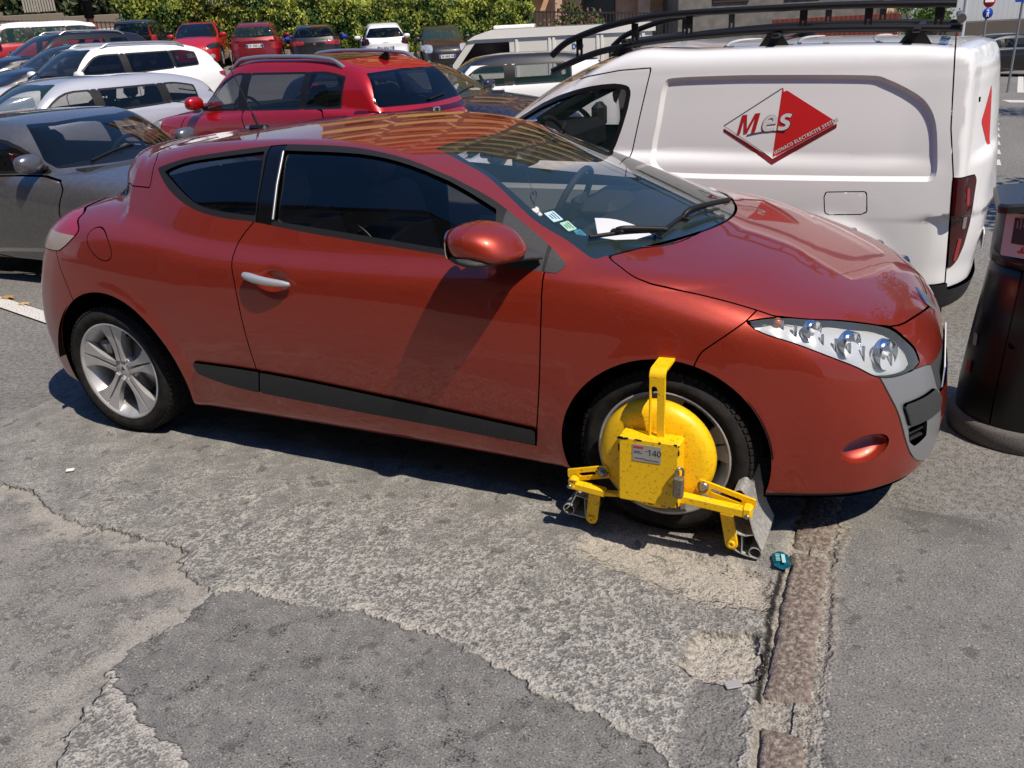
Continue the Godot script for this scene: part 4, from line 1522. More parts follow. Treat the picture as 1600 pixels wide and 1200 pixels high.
# the broken asphalt in front of the coupe is computed on a fine grid: colour and relief
const GX0 := -3.4
const GX1 := 1.3
const GZ0 := .4
const GZ1 := 2.75
const GSTEP := .003
class Asphalt:
	var na := FastNoiseLite.new()
	var nb := FastNoiseLite.new()
	var nc := FastNoiseLite.new()
	var nd := FastNoiseLite.new()
	var ne := FastNoiseLite.new()
	var polys := []
	var grids := []
	var gw := 0
	var gh := 0
	var W := 0
	var H := 0
	var bands := []
	var x0 := 0.0
	var z0 := 0.0
	var step := 0.0
	func _init(ps: Array, ax: float, az: float, w: int, h: int, st: float) -> void:
		polys = ps; x0 = ax; z0 = az; W = w; H = h; step = st
		na.frequency = 4.0; na.seed = 11; na.fractal_octaves = 3
		nb.frequency = 13.0; nb.seed = 8; nb.fractal_octaves = 3
		nc.frequency = 38.0; nc.seed = 21; nc.fractal_octaves = 3
		nd.frequency = 105.0; nd.seed = 31; nd.fractal_octaves = 2
		ne.noise_type = FastNoiseLite.TYPE_CELLULAR
		ne.frequency = 85.0; ne.seed = 5; ne.fractal_octaves = 1
		ne.cellular_return_type = FastNoiseLite.RETURN_DISTANCE
		gw = int(W * step / .02) + 3
		gh = int(H * step / .02) + 3
		grids.resize(ps.size())
	func grid(k: int) -> void:
		var a := PackedFloat32Array()
		a.resize(gw * gh)
		for j in gh:
			for i in gw: a[j * gw + i] = (polys[k] as Poly).sd(Vector2(x0 + i * .02, z0 + j * .02))
		grids[k] = a
	func sd(k: int, x: float, z: float) -> float:
		var u := clampf((x - x0) * 50.0, 0.0, gw - 1.01)
		var w := clampf((z - z0) * 50.0, 0.0, gh - 1.01)
		var i := int(u)
		var j := int(w)
		u -= i; w -= j
		var a: PackedFloat32Array = grids[k]
		var q := j * gw + i
		return lerpf(lerpf(a[q], a[q + 1], u), lerpf(a[q + gw], a[q + gw + 1], u), w)
	func at(x: float, z: float) -> Color:
		# colour in r, g, b and height in a (0.5 = level, 1 = 5 cm up)
		var A := na.get_noise_2d(x, z)
		var Bn := nb.get_noise_2d(x, z)
		var C := nc.get_noise_2d(x, z)
		var D := nd.get_noise_2d(x, z)
		var E := ne.get_noise_2d(x, z) + 1.0          # 0 in the middle of a stone
		var qx := x + Bn * .030 + C * .014 + D * .004
		var qz := z + C * .016 + A * .03 + D * .004 - Bn * .012
		var col := Color(.205, .203, .198)
		var y := .004 * A
		var wear := clampf((z - .72 + A * .45) * 1.5, 0.0, 1.0) * clampf((x + 3.1 + A) * .55, .25, 1.0)
		var f := smoothstep(.22, .80, .48 + C * .70 + Bn * .40 + D * .55 + (.5 - E) * .25)
		col = Color(.155, .154, .152).lerp(Color(.225, .222, .216), .55 + A * .6 + Bn * .3 + D * .3)
		col = col.lerp(Color(.145, .143, .138).lerp(Color(.385, .372, .345), f), wear * .85)
		var dustp := smoothstep(.05, .45, na.get_noise_2d(x * .55 + 31.0, z * .9))
		col = col.lerp(Color(.37, .355, .325), dustp * .35 * clampf(.6 + C, 0.0, 1.0))
		y += wear * (.0030 * f + .002 * C) + .0008 * D
		if z > .95:
			var o := sd(1, qx, qz)
			if o < .25:
				var t := smoothstep(.004, -.004, o)
				var m := Color(.222, .212, .205).lerp(Color(.145, .140, .137), clampf(.45 + A * 1.5 + Bn * .6 + C * .3, 0.0, 1.0))
				m = m.lerp(Color(.33, .315, .29), .5 * smoothstep(.1, .5, C + D * .4 + A * .5))
				col = col.lerp(m, t)
				y = lerpf(y, y * .35 - .010, t)
				var band := smoothstep(.17, .02, -o + A * .14 + Bn * .04) * clampf(.45 - x * .25, 0.0, 1.0)
				col = col.lerp(Color(.40, .365, .305).lerp(Color(.30, .275, .235), clampf(.5 + C, 0.0, 1.0)), .7 * band * t)
				if x < -1.45:
					col = col.lerp(Color(.045, .042, .04), .7 * smoothstep(.008 + .006 * Bn, .0, absf(o)) * clampf(.55 + A * 2.0, .15, 1.0))
			var d := sd(0, qx, qz)
			if d < .14:
				var t := smoothstep(.003, -.003, d)
				col = col.lerp(Color(.42, .395, .35), .85 * smoothstep(.050, .0, d + Bn * .045) * (1.0 - t) * clampf(.75 + A * 1.5, .1, 1.0))
				var m := Color(.138, .138, .140).lerp(Color(.178, .177, .176), clampf(.5 + Bn * .8 + A * .6, 0.0, 1.0))
				m = m.lerp(Color(.29, .285, .275), .55 * smoothstep(.32, .10, E) * smoothstep(-.1, .5, D + C))
				var pits := smoothstep(.22, .5, na.get_noise_2d(x * 1.6 + 40.0, z * 1.6))
				m = m.lerp(Color(.035, .034, .034), pits * smoothstep(.05, .35, D + C * .5))
				col = col.lerp(m, t)
				col = col.lerp(Color(.05, .048, .046), .55 * smoothstep(.008, .0, absf(d + .004)) * clampf(.4 + Bn * 2.0, 0.0, 1.0))
				y = lerpf(y, .0006 * D - .006, t)
		if x > -.6 and x < .7 and z > .8:
			var d := sd(2, qx, qz)
			var t := smoothstep(.025, -.02, d + D * .01)
			col = col.lerp(Color(.42, .375, .30).lerp(Color(.29, .262, .222), clampf(.35 + C + D * .5, 0.0, 1.0)), t * .92)
			y -= .020 * smoothstep(.02, -.05, d)
			d = sd(3, qx, qz)
			t = smoothstep(.006, -.006, d + D * .004)
			col = col.lerp(Color(.43, .385, .31).lerp(Color(.27, .245, .21), clampf(.35 + C * 1.2 + D * .5, 0.0, 1.0)), t)
			y -= .024 * smoothstep(.008, -.025, d)
			d = sd(4, qx, qz)
			t = smoothstep(.004, -.004, d)
			col = col.lerp(Color(.150, .149, .150).lerp(Color(.19, .188, .186), clampf(.5 + Bn + D * .5, 0.0, 1.0)), t)
			y -= .004 * t
		# thin cracks wander through the old layer
		var cr := absf(na.get_noise_2d(x * .42 + C * .05 + 7.0, z * .5 + Bn * .05))
		if z > 1.02 and x < .44 and sd(0, x, z) > .02: col = col.lerp(Color(.05, .047, .044), .8 * smoothstep(.014, .004, cr) * smoothstep(-.1, .2, Bn))
		# smooth pavement beyond the kerb stones
		var kx := .545 + (z - 1.2) * .075
		if x > kx:
			var t := smoothstep(.0, .012, x - kx - .078 - Bn * .018 - C * .012)
			var m := Color(.158, .157, .158).lerp(Color(.186, .184, .182), clampf(.5 + A * .8 + Bn * .4, 0.0, 1.0))
			m = m.lerp(Color(.31, .305, .295), .45 * smoothstep(.28, .08, E) * smoothstep(.0, .5, D + C * .6))
			m = m.lerp(Color(.07, .069, .069), .5 * smoothstep(.25, .55, D * .8 - C * .4))
			var oil := smoothstep(.2, .0, Vector2((x - .93) * .8, z - .42).length() + A * .08)
			m = m.lerp(Color(.07, .066, .063), oil * .6)
			col = col.lerp(m, t)
			y = lerpf(y, .006 + .0006 * D, t)
		# bedding of the stones, and the open joint on their left
		var k := sd(5, x + Bn * .008, z)
		if k < .06 and x > .40:
			var t := smoothstep(.035, .0, k + Bn * .014)
			col = col.lerp(Color(.37, .325, .26).lerp(Color(.19, .172, .15), clampf(.4 + C * 1.3 + D * .4, 0.0, 1.0)), t)
			y -= (.016 if x < kx else .005) * smoothstep(.012, -.012, k)
			if x < kx - .04 and z > .95 and z < 1.62: col = col.lerp(Color(.02, .019, .018), smoothstep(.016, .004, absf(k - .004 - .004 * A)))
		var st := smoothstep(.44, .56, na.get_noise_2d(x * 1.9 - 17.0, z * 1.9 + 5.0))
		col = col.lerp(Color(.075, .072, .069), st * .6)
		var lum := (col.r + col.g + col.b) / 3.0
		col = col.lerp(Color(lum, lum, lum * .985), .45)
		# single pale grains
		if D > .52 and Bn > -.1: col = col.lerp(Color(.5, .49, .46), .6)
		col.a = clampf(.5 + y * 10.0, 0.0, 1.0)
		return col
	func band(b: int) -> void:
		var n := bands.size()
		var j0 := H * b / n
		var j1 := H * (b + 1) / n
		var rgb := PackedByteArray()
		rgb.resize((j1 - j0) * W * 3)
		var ht := PackedByteArray()
		ht.resize((j1 - j0) * W)
		var q := 0
		for j in range(j0, j1):
			for i in W:
				var c := at(x0 + (i + .5) * step, z0 + (j + .5) * step)
				rgb[q * 3] = int(255.0 * pow(clampf(c.r * 1.42, 0.0, 1.0), .4545))
				rgb[q * 3 + 1] = int(255.0 * pow(clampf(c.g * 1.42, 0.0, 1.0), .4545))
				rgb[q * 3 + 2] = int(255.0 * pow(clampf(c.b * 1.42, 0.0, 1.0), .4545))
				ht[q] = int(c.a * 255.0)
				q += 1
		bands[b] = [rgb, ht]

var asphalt: Asphalt
func asphalt_prepare() -> void:
	var big := pl([-1.30, 2.21, -1.36, 2.1, -1.30, 1.88, -1.32, 1.76, -1.2, 1.725, -.97, 1.70, -.79, 1.67, -.58, 1.70, -.40, 1.69, -.28, 1.745, -.11, 1.81, .0, 1.80, .15, 1.86, .34, 1.95, .6, 2.6, -.2, 3.4, -.70, 2.75, -.84, 2.4, -1.08, 2.32], 3)
	var old := pl([-5.0, 1.36, -2.78, 1.47, -2.63, 1.45, -2.33, 1.55, -2.01, 1.58, -1.66, 1.58, -1.55, 1.68, -1.32, 1.76, -1.30, 1.88, -1.36, 2.1, -1.2, 2.5, -.8, 3.4, -5.0, 3.4], 3)
	var sand := pl([-.25, .99, -.06, .93, .10, .93, .23, .96, .41, 1.0, .455, 1.1, .45, 1.22, .36, 1.21, .24, 1.235, .1, 1.2, -.0, 1.17, -.15, 1.14, -.23, 1.10], 3)
	var sand2 := pl([.27, 1.37, .36, 1.34, .43, 1.33, .47, 1.42, .48, 1.52, .42, 1.585, .34, 1.60, .27, 1.58, .24, 1.5], 3)
	var dark2 := pl([.31, 1.62, .40, 1.615, .465, 1.64, .49, 1.87, .6, 2.3, .4, 2.2, .33, 1.95], 3)
	var kerb := pl([.45, .60, .448, .71, .455, .81, .452, .93, .448, 1.1, .462, 1.3, .478, 1.45, .482, 1.58, .50, 1.7, .52, 1.86, .6, 2.4, .7, 2.4, .645, 1.86, .632, 1.62, .637, 1.46, .634, 1.28, .617, 1.05, .600, .90, .610, .75, .615, .60], 2)
	asphalt = Asphalt.new([big, old, sand, sand2, dark2, kerb], GX0, GZ0, int((GX1 - GX0) / GSTEP), int((GZ1 - GZ0) / GSTEP), GSTEP)
	asphalt.bands.resize(24)
	WorkerThreadPool.wait_for_group_task_completion(WorkerThreadPool.add_group_task(asphalt.grid, 6, -1, true))
	WorkerThreadPool.wait_for_group_task_completion(WorkerThreadPool.add_group_task(asphalt.band, 24, -1, true))

func build_ground() -> void:
	asphalt_prepare()
	var xs := lines([[-110.0, -30.0, 4.0], [-30.0, -10.0, 1.0], [-10.0, GX0, 0.2], [GX0, GX1, 0.02], [GX1, 2.2, 0.05], [2.2, 8.0, 0.4], [8.0, 30.0, 2.0], [30.0, 90.0, 5.0]])
	var zs := lines([[-120.0, -30.0, 4.0], [-30.0, -8.0, 0.8], [-8.0, -1.0, 0.2], [-1.0, GZ0, 0.05], [GZ0, GZ1, 0.02], [GZ1, 4.0, 0.05], [4.0, 30.0, 2.0]])
	var na := FastNoiseLite.new(); na.frequency = 1.0; na.seed = 3; na.fractal_octaves = 4
	var nd := FastNoiseLite.new(); nd.frequency = 4.0; nd.seed = 11; nd.fractal_octaves = 3
	var v := PackedVector3Array(); var c := PackedColorArray(); var uv := PackedVector2Array()
	var nx := xs.size(); var nz := zs.size()
	v.resize(nx * nz); c.resize(nx * nz); uv.resize(nx * nz)
	for i in nx:
		for j in nz:
			var x := xs[i]; var z := zs[j]
			var q := i * nz + j
			var y := gy(x, z)
			var g := clampf(0.5 + na.get_noise_2d(x * 0.25, z * 0.25) + .6 * nd.get_noise_2d(x, z), 0.0, 1.0)
			c[q] = Color(.178, .177, .175).lerp(Color(.222, .220, .217), g) * 1.6
			if x > GX0 - .001 and x < GX1 + .001 and z > GZ0 - .001 and z < GZ1 + .001:
				var edge := minf(minf(x - GX0, GX1 - x), minf(z - GZ0, GZ1 - z))
				y += (asphalt.at(x, z).a - .5) * .1 * clampf(edge * 6.0, 0.0, 1.0)
				uv[q] = Vector2((x - GX0) / (GX1 - GX0), (z - GZ0) / (GZ1 - GZ0))
			v[q] = Vector3(x, y, z)
	var n := PackedVector3Array()
	n.resize(v.size())
	for i in nx:
		for j in nz:
			var a := v[mini(i + 1, nx - 1) * nz + j] - v[maxi(i - 1, 0) * nz + j]
			var b := v[i * nz + mini(j + 1, nz - 1)] - v[i * nz + maxi(j - 1, 0)]
			n[i * nz + j] = b.cross(a).normalized()
	var t0 := PackedInt32Array(); var t1 := PackedInt32Array()
	for i in nx - 1:
		for j in nz - 1:
			var q := i * nz + j
			var f := PackedInt32Array([q, q + nz, q + 1, q + nz, q + nz + 1, q + 1])
			if xs[i] > GX0 - .001 and xs[i + 1] < GX1 + .001 and zs[j] > GZ0 - .001 and zs[j + 1] < GZ1 + .001: t1.append_array(f)
			else: t0.append_array(f)
	var am := ArrayMesh.new()
	for t in [t0, t1]:
		var arr := []
		arr.resize(Mesh.ARRAY_MAX)
		arr[Mesh.ARRAY_VERTEX] = v; arr[Mesh.ARRAY_NORMAL] = n; arr[Mesh.ARRAY_COLOR] = c; arr[Mesh.ARRAY_TEX_UV] = uv; arr[Mesh.ARRAY_INDEX] = t
		am.add_surface_from_arrays(Mesh.PRIMITIVE_TRIANGLES, arr)
	var grain := noise_tex(0.15, FastNoiseLite.TYPE_CELLULAR, 1024, [[0.0, srgb(255, 253, 250)], [0.3, srgb(236, 235, 232)], [0.6, srgb(202, 201, 199)], [1.0, srgb(120, 119, 117)]], 2, 4)
	var gm := mat(Color(1, 1, 1), 0.93, 0.0, 0.3)
	gm.vertex_color_use_as_albedo = true
	gm.albedo_texture = grain
	gm.uv1_triplanar = true
	gm.uv1_world_triplanar = true
	gm.uv1_scale = Vector3.ONE * 0.9
	gm.normal_enabled = true
	gm.normal_scale = 0.7
	gm.normal_texture = noise_tex(0.15, FastNoiseLite.TYPE_CELLULAR, 1024, [], 2, 4, 5.0)
	gm.detail_enabled = true
	gm.detail_blend_mode = BaseMaterial3D.BLEND_MODE_MUL
	gm.detail_albedo = noise_tex(0.035, FastNoiseLite.TYPE_SIMPLEX, 1024, [[0.15, srgb(206, 205, 203)], [0.5, srgb(240, 239, 238)], [0.85, srgb(255, 255, 255)]], 5, 9)
	gm.detail_uv_layer = BaseMaterial3D.DETAIL_UV_2
	gm.uv2_triplanar = true
	gm.uv2_world_triplanar = true
	gm.uv2_scale = Vector3.ONE * 0.61
	var rgb := PackedByteArray(); var ht := PackedByteArray()
	for b in asphalt.bands:
		rgb.append_array(b[0]); ht.append_array(b[1])
	var nm := mat(Color(1, 1, 1), 0.92, 0.0, 0.3)
	nm.albedo_texture = ImageTexture.create_from_image(Image.create_from_data(asphalt.W, asphalt.H, false, Image.FORMAT_RGB8, rgb))
	nm.heightmap_enabled = true
	nm.heightmap_scale = 10.0
	nm.heightmap_texture = ImageTexture.create_from_image(Image.create_from_data(asphalt.W, asphalt.H, false, Image.FORMAT_L8, ht))
	nm.detail_enabled = true
	nm.detail_blend_mode = BaseMaterial3D.BLEND_MODE_MUL
	nm.detail_albedo = grain
	nm.detail_uv_layer = BaseMaterial3D.DETAIL_UV_2
	nm.uv2_triplanar = true
	nm.uv2_world_triplanar = true
	nm.uv2_scale = Vector3.ONE * 1.05
	am.surface_set_material(0, gm)
	am.surface_set_material(1, nm)
	var go := structure("ground", am, null)
	go.material_override = null
	kerb_stones()
	markings()
	litter()

func kerb_stones() -> void:
	var stone := rough_noise(mat(Color(1, 1, 1), 0.85, 0.0, 0.3), noise_tex(0.03, FastNoiseLite.TYPE_SIMPLEX, 512, [[0.1, srgb(84, 76, 71)], [0.42, srgb(116, 105, 98)], [0.58, srgb(128, 117, 109)], [0.8, srgb(150, 141, 133)], [0.95, srgb(182, 176, 168)]], 7, 2), 2.2)
	stone.normal_enabled = true
	stone.normal_texture = noise_tex(0.06, FastNoiseLite.TYPE_SIMPLEX, 512, [], 5, 2, 6.0)
	var row := Node3D.new()
	row.name = "kerb"
	row.set_meta("kind", "structure")
	add_child(row)
	var nz := FastNoiseLite.new(); nz.frequency = 9.0; nz.seed = 6; nz.fractal_octaves = 4
	for q in [[.05, .805, .455, .447, .612, .594], [.83, 1.60, .458, .484, .590, .633], [1.70, 2.6, .50, .62, .630, .71]]:
		var n := int((q[1] - q[0]) / 0.018)
		var w := 9
		var s := sh()
		var rows := []
		for i in n + 1:
			var z := lerpf(q[0], q[1], float(i) / n)
			var l := lerpf(q[2], q[3], float(i) / n) + nz.get_noise_2d(z, 3.0) * 0.014
			var r := lerpf(q[4], q[5], float(i) / n) + nz.get_noise_2d(z, 8.0) * 0.014
			var pts := PackedVector3Array()
			for k in w + 1:
				var x := lerpf(l, r, float(k) / w)
				var e := minf(minf(float(k), float(w - k)) * 0.3, minf(float(i), float(n - i)) * 0.3)
				var y := -0.05 if (k == 0 or k == w or i == 0 or i == n) else 0.002 + 0.006 * minf(e, 1.0) + nz.get_noise_2d(x * 3.0, z * 3.0) * 0.008
				pts.append(Vector3(x, y, z))
			rows.append(pts)
		for i in n:
			for k in w: s.smooth(1).quad(rows[i][k], rows[i][k + 1], rows[i + 1][k + 1], rows[i + 1][k])
		put("kerb_stone", s.mesh(), stone, row)

func sheet(called: String, pts: Array, m: Material, up := 0.004) -> void:
	# a painted marking that follows the ground: strip of [left, right] pairs
	var s := sh()
	for i in pts.size() - 1:
		var steps := maxi(1, int(pts[i][0].distance_to(pts[i + 1][0]) / 0.5))
		for k in steps:
			var a := float(k) / steps
			var b := float(k + 1) / steps
			var c := []
			for e in [[0, a], [1, a], [1, b], [0, b]]:
				var p: Vector2 = pts[i][e[0]].lerp(pts[i + 1][e[0]], e[1])
				c.append(Vector3(p.x, gy(p.x, p.y) + up, p.y))
			s.smooth(1).quad(c[0], c[3], c[2], c[1])
	structure(called, s.mesh(), m)
func stripe(called: String, a: Vector2, b: Vector2, w: float, m: Material, up := 0.006) -> void:
	var n := (b - a).normalized().orthogonal() * w * 0.5
	sheet(called, [[a - n, a + n], [b - n, b + n]], m, up)

func markings() -> void:
	var wp := rough_noise(mat(Color(1, 1, 1), 0.8), noise_tex(0.09, FastNoiseLite.TYPE_SIMPLEX, 512, [[0.25, srgb(150, 148, 142)], [0.42, srgb(205, 203, 197)], [1.0, srgb(222, 220, 214)]], 4, 12), 1.2)
	stripe("parking_line", Vector2(-7.5, -1.06), Vector2(-2.9, .10), .13, wp, 0.014)
	# crossing and lines on the road to the right of the van
	for k in 9:
		var z := -8.05 - k * .92
		stripe("crossing_stripe", Vector2(1.46 + k * .035, z), Vector2(-1.6, z), .46, wp)
	stripe("road_line", Vector2(2.05, -19.2), Vector2(3.1, -19.3), 1.1, wp)
	for q in [[24.0, 13.6, 33.0, 18.6, .16]]:
		var a := away(q[0], q[1])
		var b := away(q[2], q[3])
		stripe("road_line", Vector2(a.x, a.z), Vector2(b.x, b.z), q[4], wp)

func litter() -> void:
	var rg := RandomNumberGenerator.new()
	rg.seed = 77
	# crumbs of stone lying about: one mass
	var peb := MultiMesh.new()
	peb.transform_format = MultiMesh.TRANSFORM_3D
	peb.use_colors = true
	var pm := sh()
	pm.box(Vector3.ZERO, Vector3(1, .6, .8), .28)
	peb.mesh = pm.mesh()
	peb.instance_count = 900
	for i in 900:
		var x := rg.randf_range(-3.0, 1.1)
		var z := rg.randf_range(.85, 2.6)
		if i < 420:
			x = rg.randfn(.34, .16); z = rg.randfn(1.2, .28)
		elif i < 620:
			x = rg.randfn(.62, .03); z = rg.randf_range(.7, 2.2)
		var s := rg.randf_range(.002, .007) * (1.7 if rg.randf() < .06 else 1.0)
		peb.set_instance_transform(i, Transform3D(Basis(Vector3(rg.randfn(), rg.randfn(), rg.randfn()).normalized(), rg.randf() * TAU).scaled(Vector3.ONE * s), Vector3(x, .001 if x > .3 and x < .64 else .004, z)))
		var g := rg.randf_range(.12, .42)
		peb.set_instance_color(i, Color(g, g * .95, g * .88))
	var mi := MultiMeshInstance3D.new()
	mi.name = "gravel"
	mi.multimesh = peb
	var pmm := mat(Color(1, 1, 1), 0.9)
	pmm.vertex_color_use_as_albedo = true
	mi.material_override = pmm
	mi.set_meta("kind", "stuff")
	tag(mi, "loose grit and stone crumbs on the broken asphalt", "gravel")
	add_child(mi)
	# torn teal wrapper by the kerb
	var t := thing("wrapper", "torn teal sachet wrapper lying beside the kerb stone", "wrapper", Vector3(.438, .008, .925), 0.25)
	var s := sh()
	for i in 6:
		for j in 8:
			var c := []
			for e in [[0, 0], [1, 0], [1, 1], [0, 1]]:
				var u: float = (i + e[0]) / 6.0 - .5
				var w: float = (j + e[1]) / 8.0 - .5
				c.append(Vector3(u * .056, .006 + .008 * sin(u * 5.0 + w * 3.0) * cos(w * 7.0), w * .088))
			s.smooth(1).quad(c[0], c[3], c[2], c[1])
	put("foil", s.mesh(), mat(srgb(18, 92, 112), 0.3, 0.3), t)
	var pr := sh()
	pr.box(Vector3(.006, .016, .004), Vector3(.012, .002, .05), 0.0)
	for k in 5: pr.box(Vector3(-.012, .016, -.02 + k * .009), Vector3(.014, .002, .003))
	put("print_lines", pr.mesh(), mat(srgb(150, 200, 205), 0.4), t)
	# dead leaves and paper scraps
	for q in [[-5.45, -.63, .12, srgb(170, 130, 80), "curled tan dead leaf farther from the coupe's rear wheel"], [-5.16, -.54, .10, srgb(185, 160, 110), "pale dead leaf between the parking line and the grey car"]]:
		var lf := sh()
		var w: float = q[2]
		for k in 6:
			var a := TAU * k / 6.0
			lf.tri(Vector3(0, .012, 0), Vector3(cos(a + .5) * w * .35, .02 + .01 * sin(a * 3.0), sin(a + .5) * w * .25), Vector3(cos(a) * w * .6, .01, sin(a) * w * .45))
			lf.tri(Vector3(0, .012, 0), Vector3(cos(a + 1.0) * w * .6, .01, sin(a + 1.0) * w * .45), Vector3(cos(a + .5) * w * .35, .02, sin(a + .5) * w * .25))
		var o := put(numbered("dead_leaf"), lf.mesh(), mat(q[3], 0.8), self, Transform3D(Basis(), Vector3(q[0], .004, q[1])))
		tag(o, q[4], "leaf")
	for q in [[-2.58, 1.27, .022, "white paper scrap on the asphalt in front of the rear wheel"], [.41, 1.585, .03, "small grey stone chip beside the sandy hole near the kerb"]]:
		var b := sh()
		b.box(Vector3.ZERO, Vector3(q[2] * 1.6, .006, q[2]), .002, Basis(Vector3.UP, .6))
		var o := put(numbered("paper_scrap" if q[0] < 0 else "stone_chip"), b.mesh(), mat(srgb(225, 222, 216) if q[0] < 0 else srgb(150, 150, 152), 0.7), self, Transform3D(Basis(), Vector3(q[0], .008, q[1])))
		tag(o, q[3], "paper" if q[0] < 0 else "stone")

# ---------------------------------------------------------------- wheel clamp
func wheel_clamp() -> void:
	var root := thing("wheel_clamp", "yellow wheel clamp locked over the front wheel of the orange-red coupe", "wheel clamp", Vector3(0, 0, .9))
	var Y := mat(Color(1, 1, 1), 0.38, 0.0, 0.5)
	Y.albedo_texture = noise_tex(0.028, FastNoiseLite.TYPE_SIMPLEX, 512, [[0.0, srgb(222, 172, 10)], [0.35, srgb(248, 200, 5)], [0.72, srgb(244, 194, 7)], [0.88, srgb(206, 156, 22)], [0.97, srgb(120, 98, 40)]], 4, 31)
	Y.uv1_triplanar = true
	Y.uv1_scale = Vector3.ONE * 2.3
	Y.roughness_texture = noise_tex(0.05, FastNoiseLite.TYPE_SIMPLEX, 256, [[0.2, srgb(80, 80, 80)], [0.8, srgb(150, 150, 150)]], 3, 5)
	Y.roughness = 1.0
	var worn := mat(srgb(52, 46, 36), 0.7)
	var alu := rough_noise(mat(Color(1, 1, 1), 0.42, 0.35), noise_tex(0.03, FastNoiseLite.TYPE_SIMPLEX, 256, [[0.1, srgb(150, 150, 147)], [0.9, srgb(212, 211, 207)]], 4, 7), 6.0)
	var Z := .9       # everything below is written in street coordinates and moved by the root
	var T := Transform3D(Basis(), Vector3(0, 0, -Z))
	# pressed disc
	var d := sh()
	d.lathe(v2s([.0, .052, .12, .050, .165, .045, .188, .036, .201, .022, .206, .006, .206, -.012, .200, -.014, .195, .0, .16, .034, .0, .045]), 72, Transform3D(Basis(Vector3.RIGHT, PI / 2), Vector3(-.006, .338, Z + .008)))
	put("disc", d.mesh(), Y, root, T)
	# lock box
	var b := sh()
	b.box(Vector3(-.003, .328, Z + .097), Vector3(.212, .246, .07), .007)
	put("lock_box", b.mesh(), Y, root, T)
	var rg := RandomNumberGenerator.new()
	rg.seed = 12
	var chips := sh()
	for k in 46:
		var e := rg.randi() % 4
		var t := rg.randf_range(-1, 1)
		if rg.randf() < .45: t = signf(t) * (1.0 - pow(rg.randf(), 2.0) * .35)
		var x := -.003 + t * .1
		var y := .328 + t * .117
		var w := rg.randf_range(.004, .02)
		var zz := Z + .1322
		if e == 0: chips.box(Vector3(x, .4465 - rg.randf() * .004, zz), Vector3(w, rg.randf_range(.003, .008), .0012))
		elif e == 1: chips.box(Vector3(.0995 + rg.randf() * .002, y, zz), Vector3(rg.randf_range(.002, .005), w, .0012))
		elif e == 2: chips.box(Vector3(-.1045 - rg.randf() * .001, maxf(y, .40 + rg.randf() * .04), zz), Vector3(rg.randf_range(.002, .006), w, .0012))
		else: chips.box(Vector3(x, .2085, zz), Vector3(w, .003, .0012))
	put("paint_chips", chips.mesh(), worn, root, T).set_meta("kind", "stuff")
	# label
	var lab := sh()
	lab.prism(rounded_rect(.098, .062, .003), .0012, Transform3D(Basis(), Vector3(-.008, .398, Z + .1325)))
	var lo := put("number_label", lab.mesh(), mat(srgb(172, 170, 166), 0.4, 0.3), root, T)
	put("lettering", text_mesh("140", .021, false, .0008), MT.ink, lo, Transform3D(Basis(), Vector3(.019, .404, Z + .1341)))
	var red := sh()
	red.box(Vector3(-.036, .419, Z + .134), Vector3(.034, .008, .0006))
	put("red_print", red.mesh(), mat(srgb(178, 60, 50), 0.5), lo)
	var ink := sh()
	for q in [[-.04, .404, .022], [-.038, .398, .03], [-.008, .408, .005], [-.03, .378, .04], [.012, .375, .046]]: ink.box(Vector3(q[0], q[1], Z + .134), Vector3(q[2], .0022, .0006))
	put("small_print", ink.mesh(), mat(srgb(50, 60, 110), 0.6), lo)
	# slotted upright with a hook over the tyre
	var u := sh()
	u.prism(v2s([-.011, .42, -.0045, .42, -.0045, .62, -.002, .628, .006, .632, .014, .628, .0165, .62, .0165, .42, .043, .42, .043, .662, -.011, .662]), .009, Transform3D(Basis(), Vector3(0.0, 0, Z + .092)), .0015)
	var hook := PackedVector2Array()
	for k in 9:
		var a := PI / 2 * k / 8.0
		hook.append(Vector2(Z + .101 - .028 + .028 * cos(a), .662 + .028 * sin(a)))
	hook.append(Vector2(Z - .06, .692))
	for i in hook.size() - 1:
		var p := hook[i]; var q := hook[i + 1]
		var nn := Vector2(-(q.y - p.y), q.x - p.x).normalized() * .009
		u.quad(Vector3(-.011, p.y, p.x), Vector3(-.011, q.y, q.x), Vector3(.043, q.y, q.x), Vector3(.043, p.y, p.x))
		u.quad(Vector3(-.011, p.y, p.x) + Vector3(0, nn.y, nn.x), Vector3(.043, p.y, p.x) + Vector3(0, nn.y, nn.x), Vector3(.043, q.y, q.x) + Vector3(0, nn.y, nn.x), Vector3(-.011, q.y, q.x) + Vector3(0, nn.y, nn.x))
		for x in [-.011, .043]: u.quad(Vector3(x, p.y, p.x), Vector3(x, p.y, p.x) + Vector3(0, nn.y, nn.x), Vector3(x, q.y, q.x) + Vector3(0, nn.y, nn.x), Vector3(x, q.y, q.x))
	put("slotted_upright", u.mesh(), Y, root, T)
	# horizontal bars
	var rb := sh()
	rb.bar(Vector3(.052, .231, Z + .085), Vector3(.318, .213, Z + .085), .032, .032, Vector3.UP, .004)
	rb.box(Vector3(.325, .216, Z + .082), Vector3(.034, .044, .042), .008)
	put("arm", rb.mesh(), Y, root, T)
	var lb := sh()
	lb.bar(Vector3(-.285, .205, Z + .085), Vector3(-.17, .195, Z + .085), .03, .030, Vector3.UP, .005)
	lb.bar(Vector3(-.18, .188, Z + .08), Vector3(-.04, .205, Z + .075), .022, .016, Vector3.UP, .003)
	lb.box(Vector3(-.292, .212, Z + .082), Vector3(.034, .046, .042), .010)
	put("arm", lb.mesh(), Y, root, T)
	var rk := sh()
	for k in 17: rk.prism(v2s([0, 0, .007, 0, .005, .009]), .016, Transform3D(Basis(), Vector3(-.252 + k * .0078, .213 - k * .0011 - (.0 if k < 11 else .004), Z + .078)))
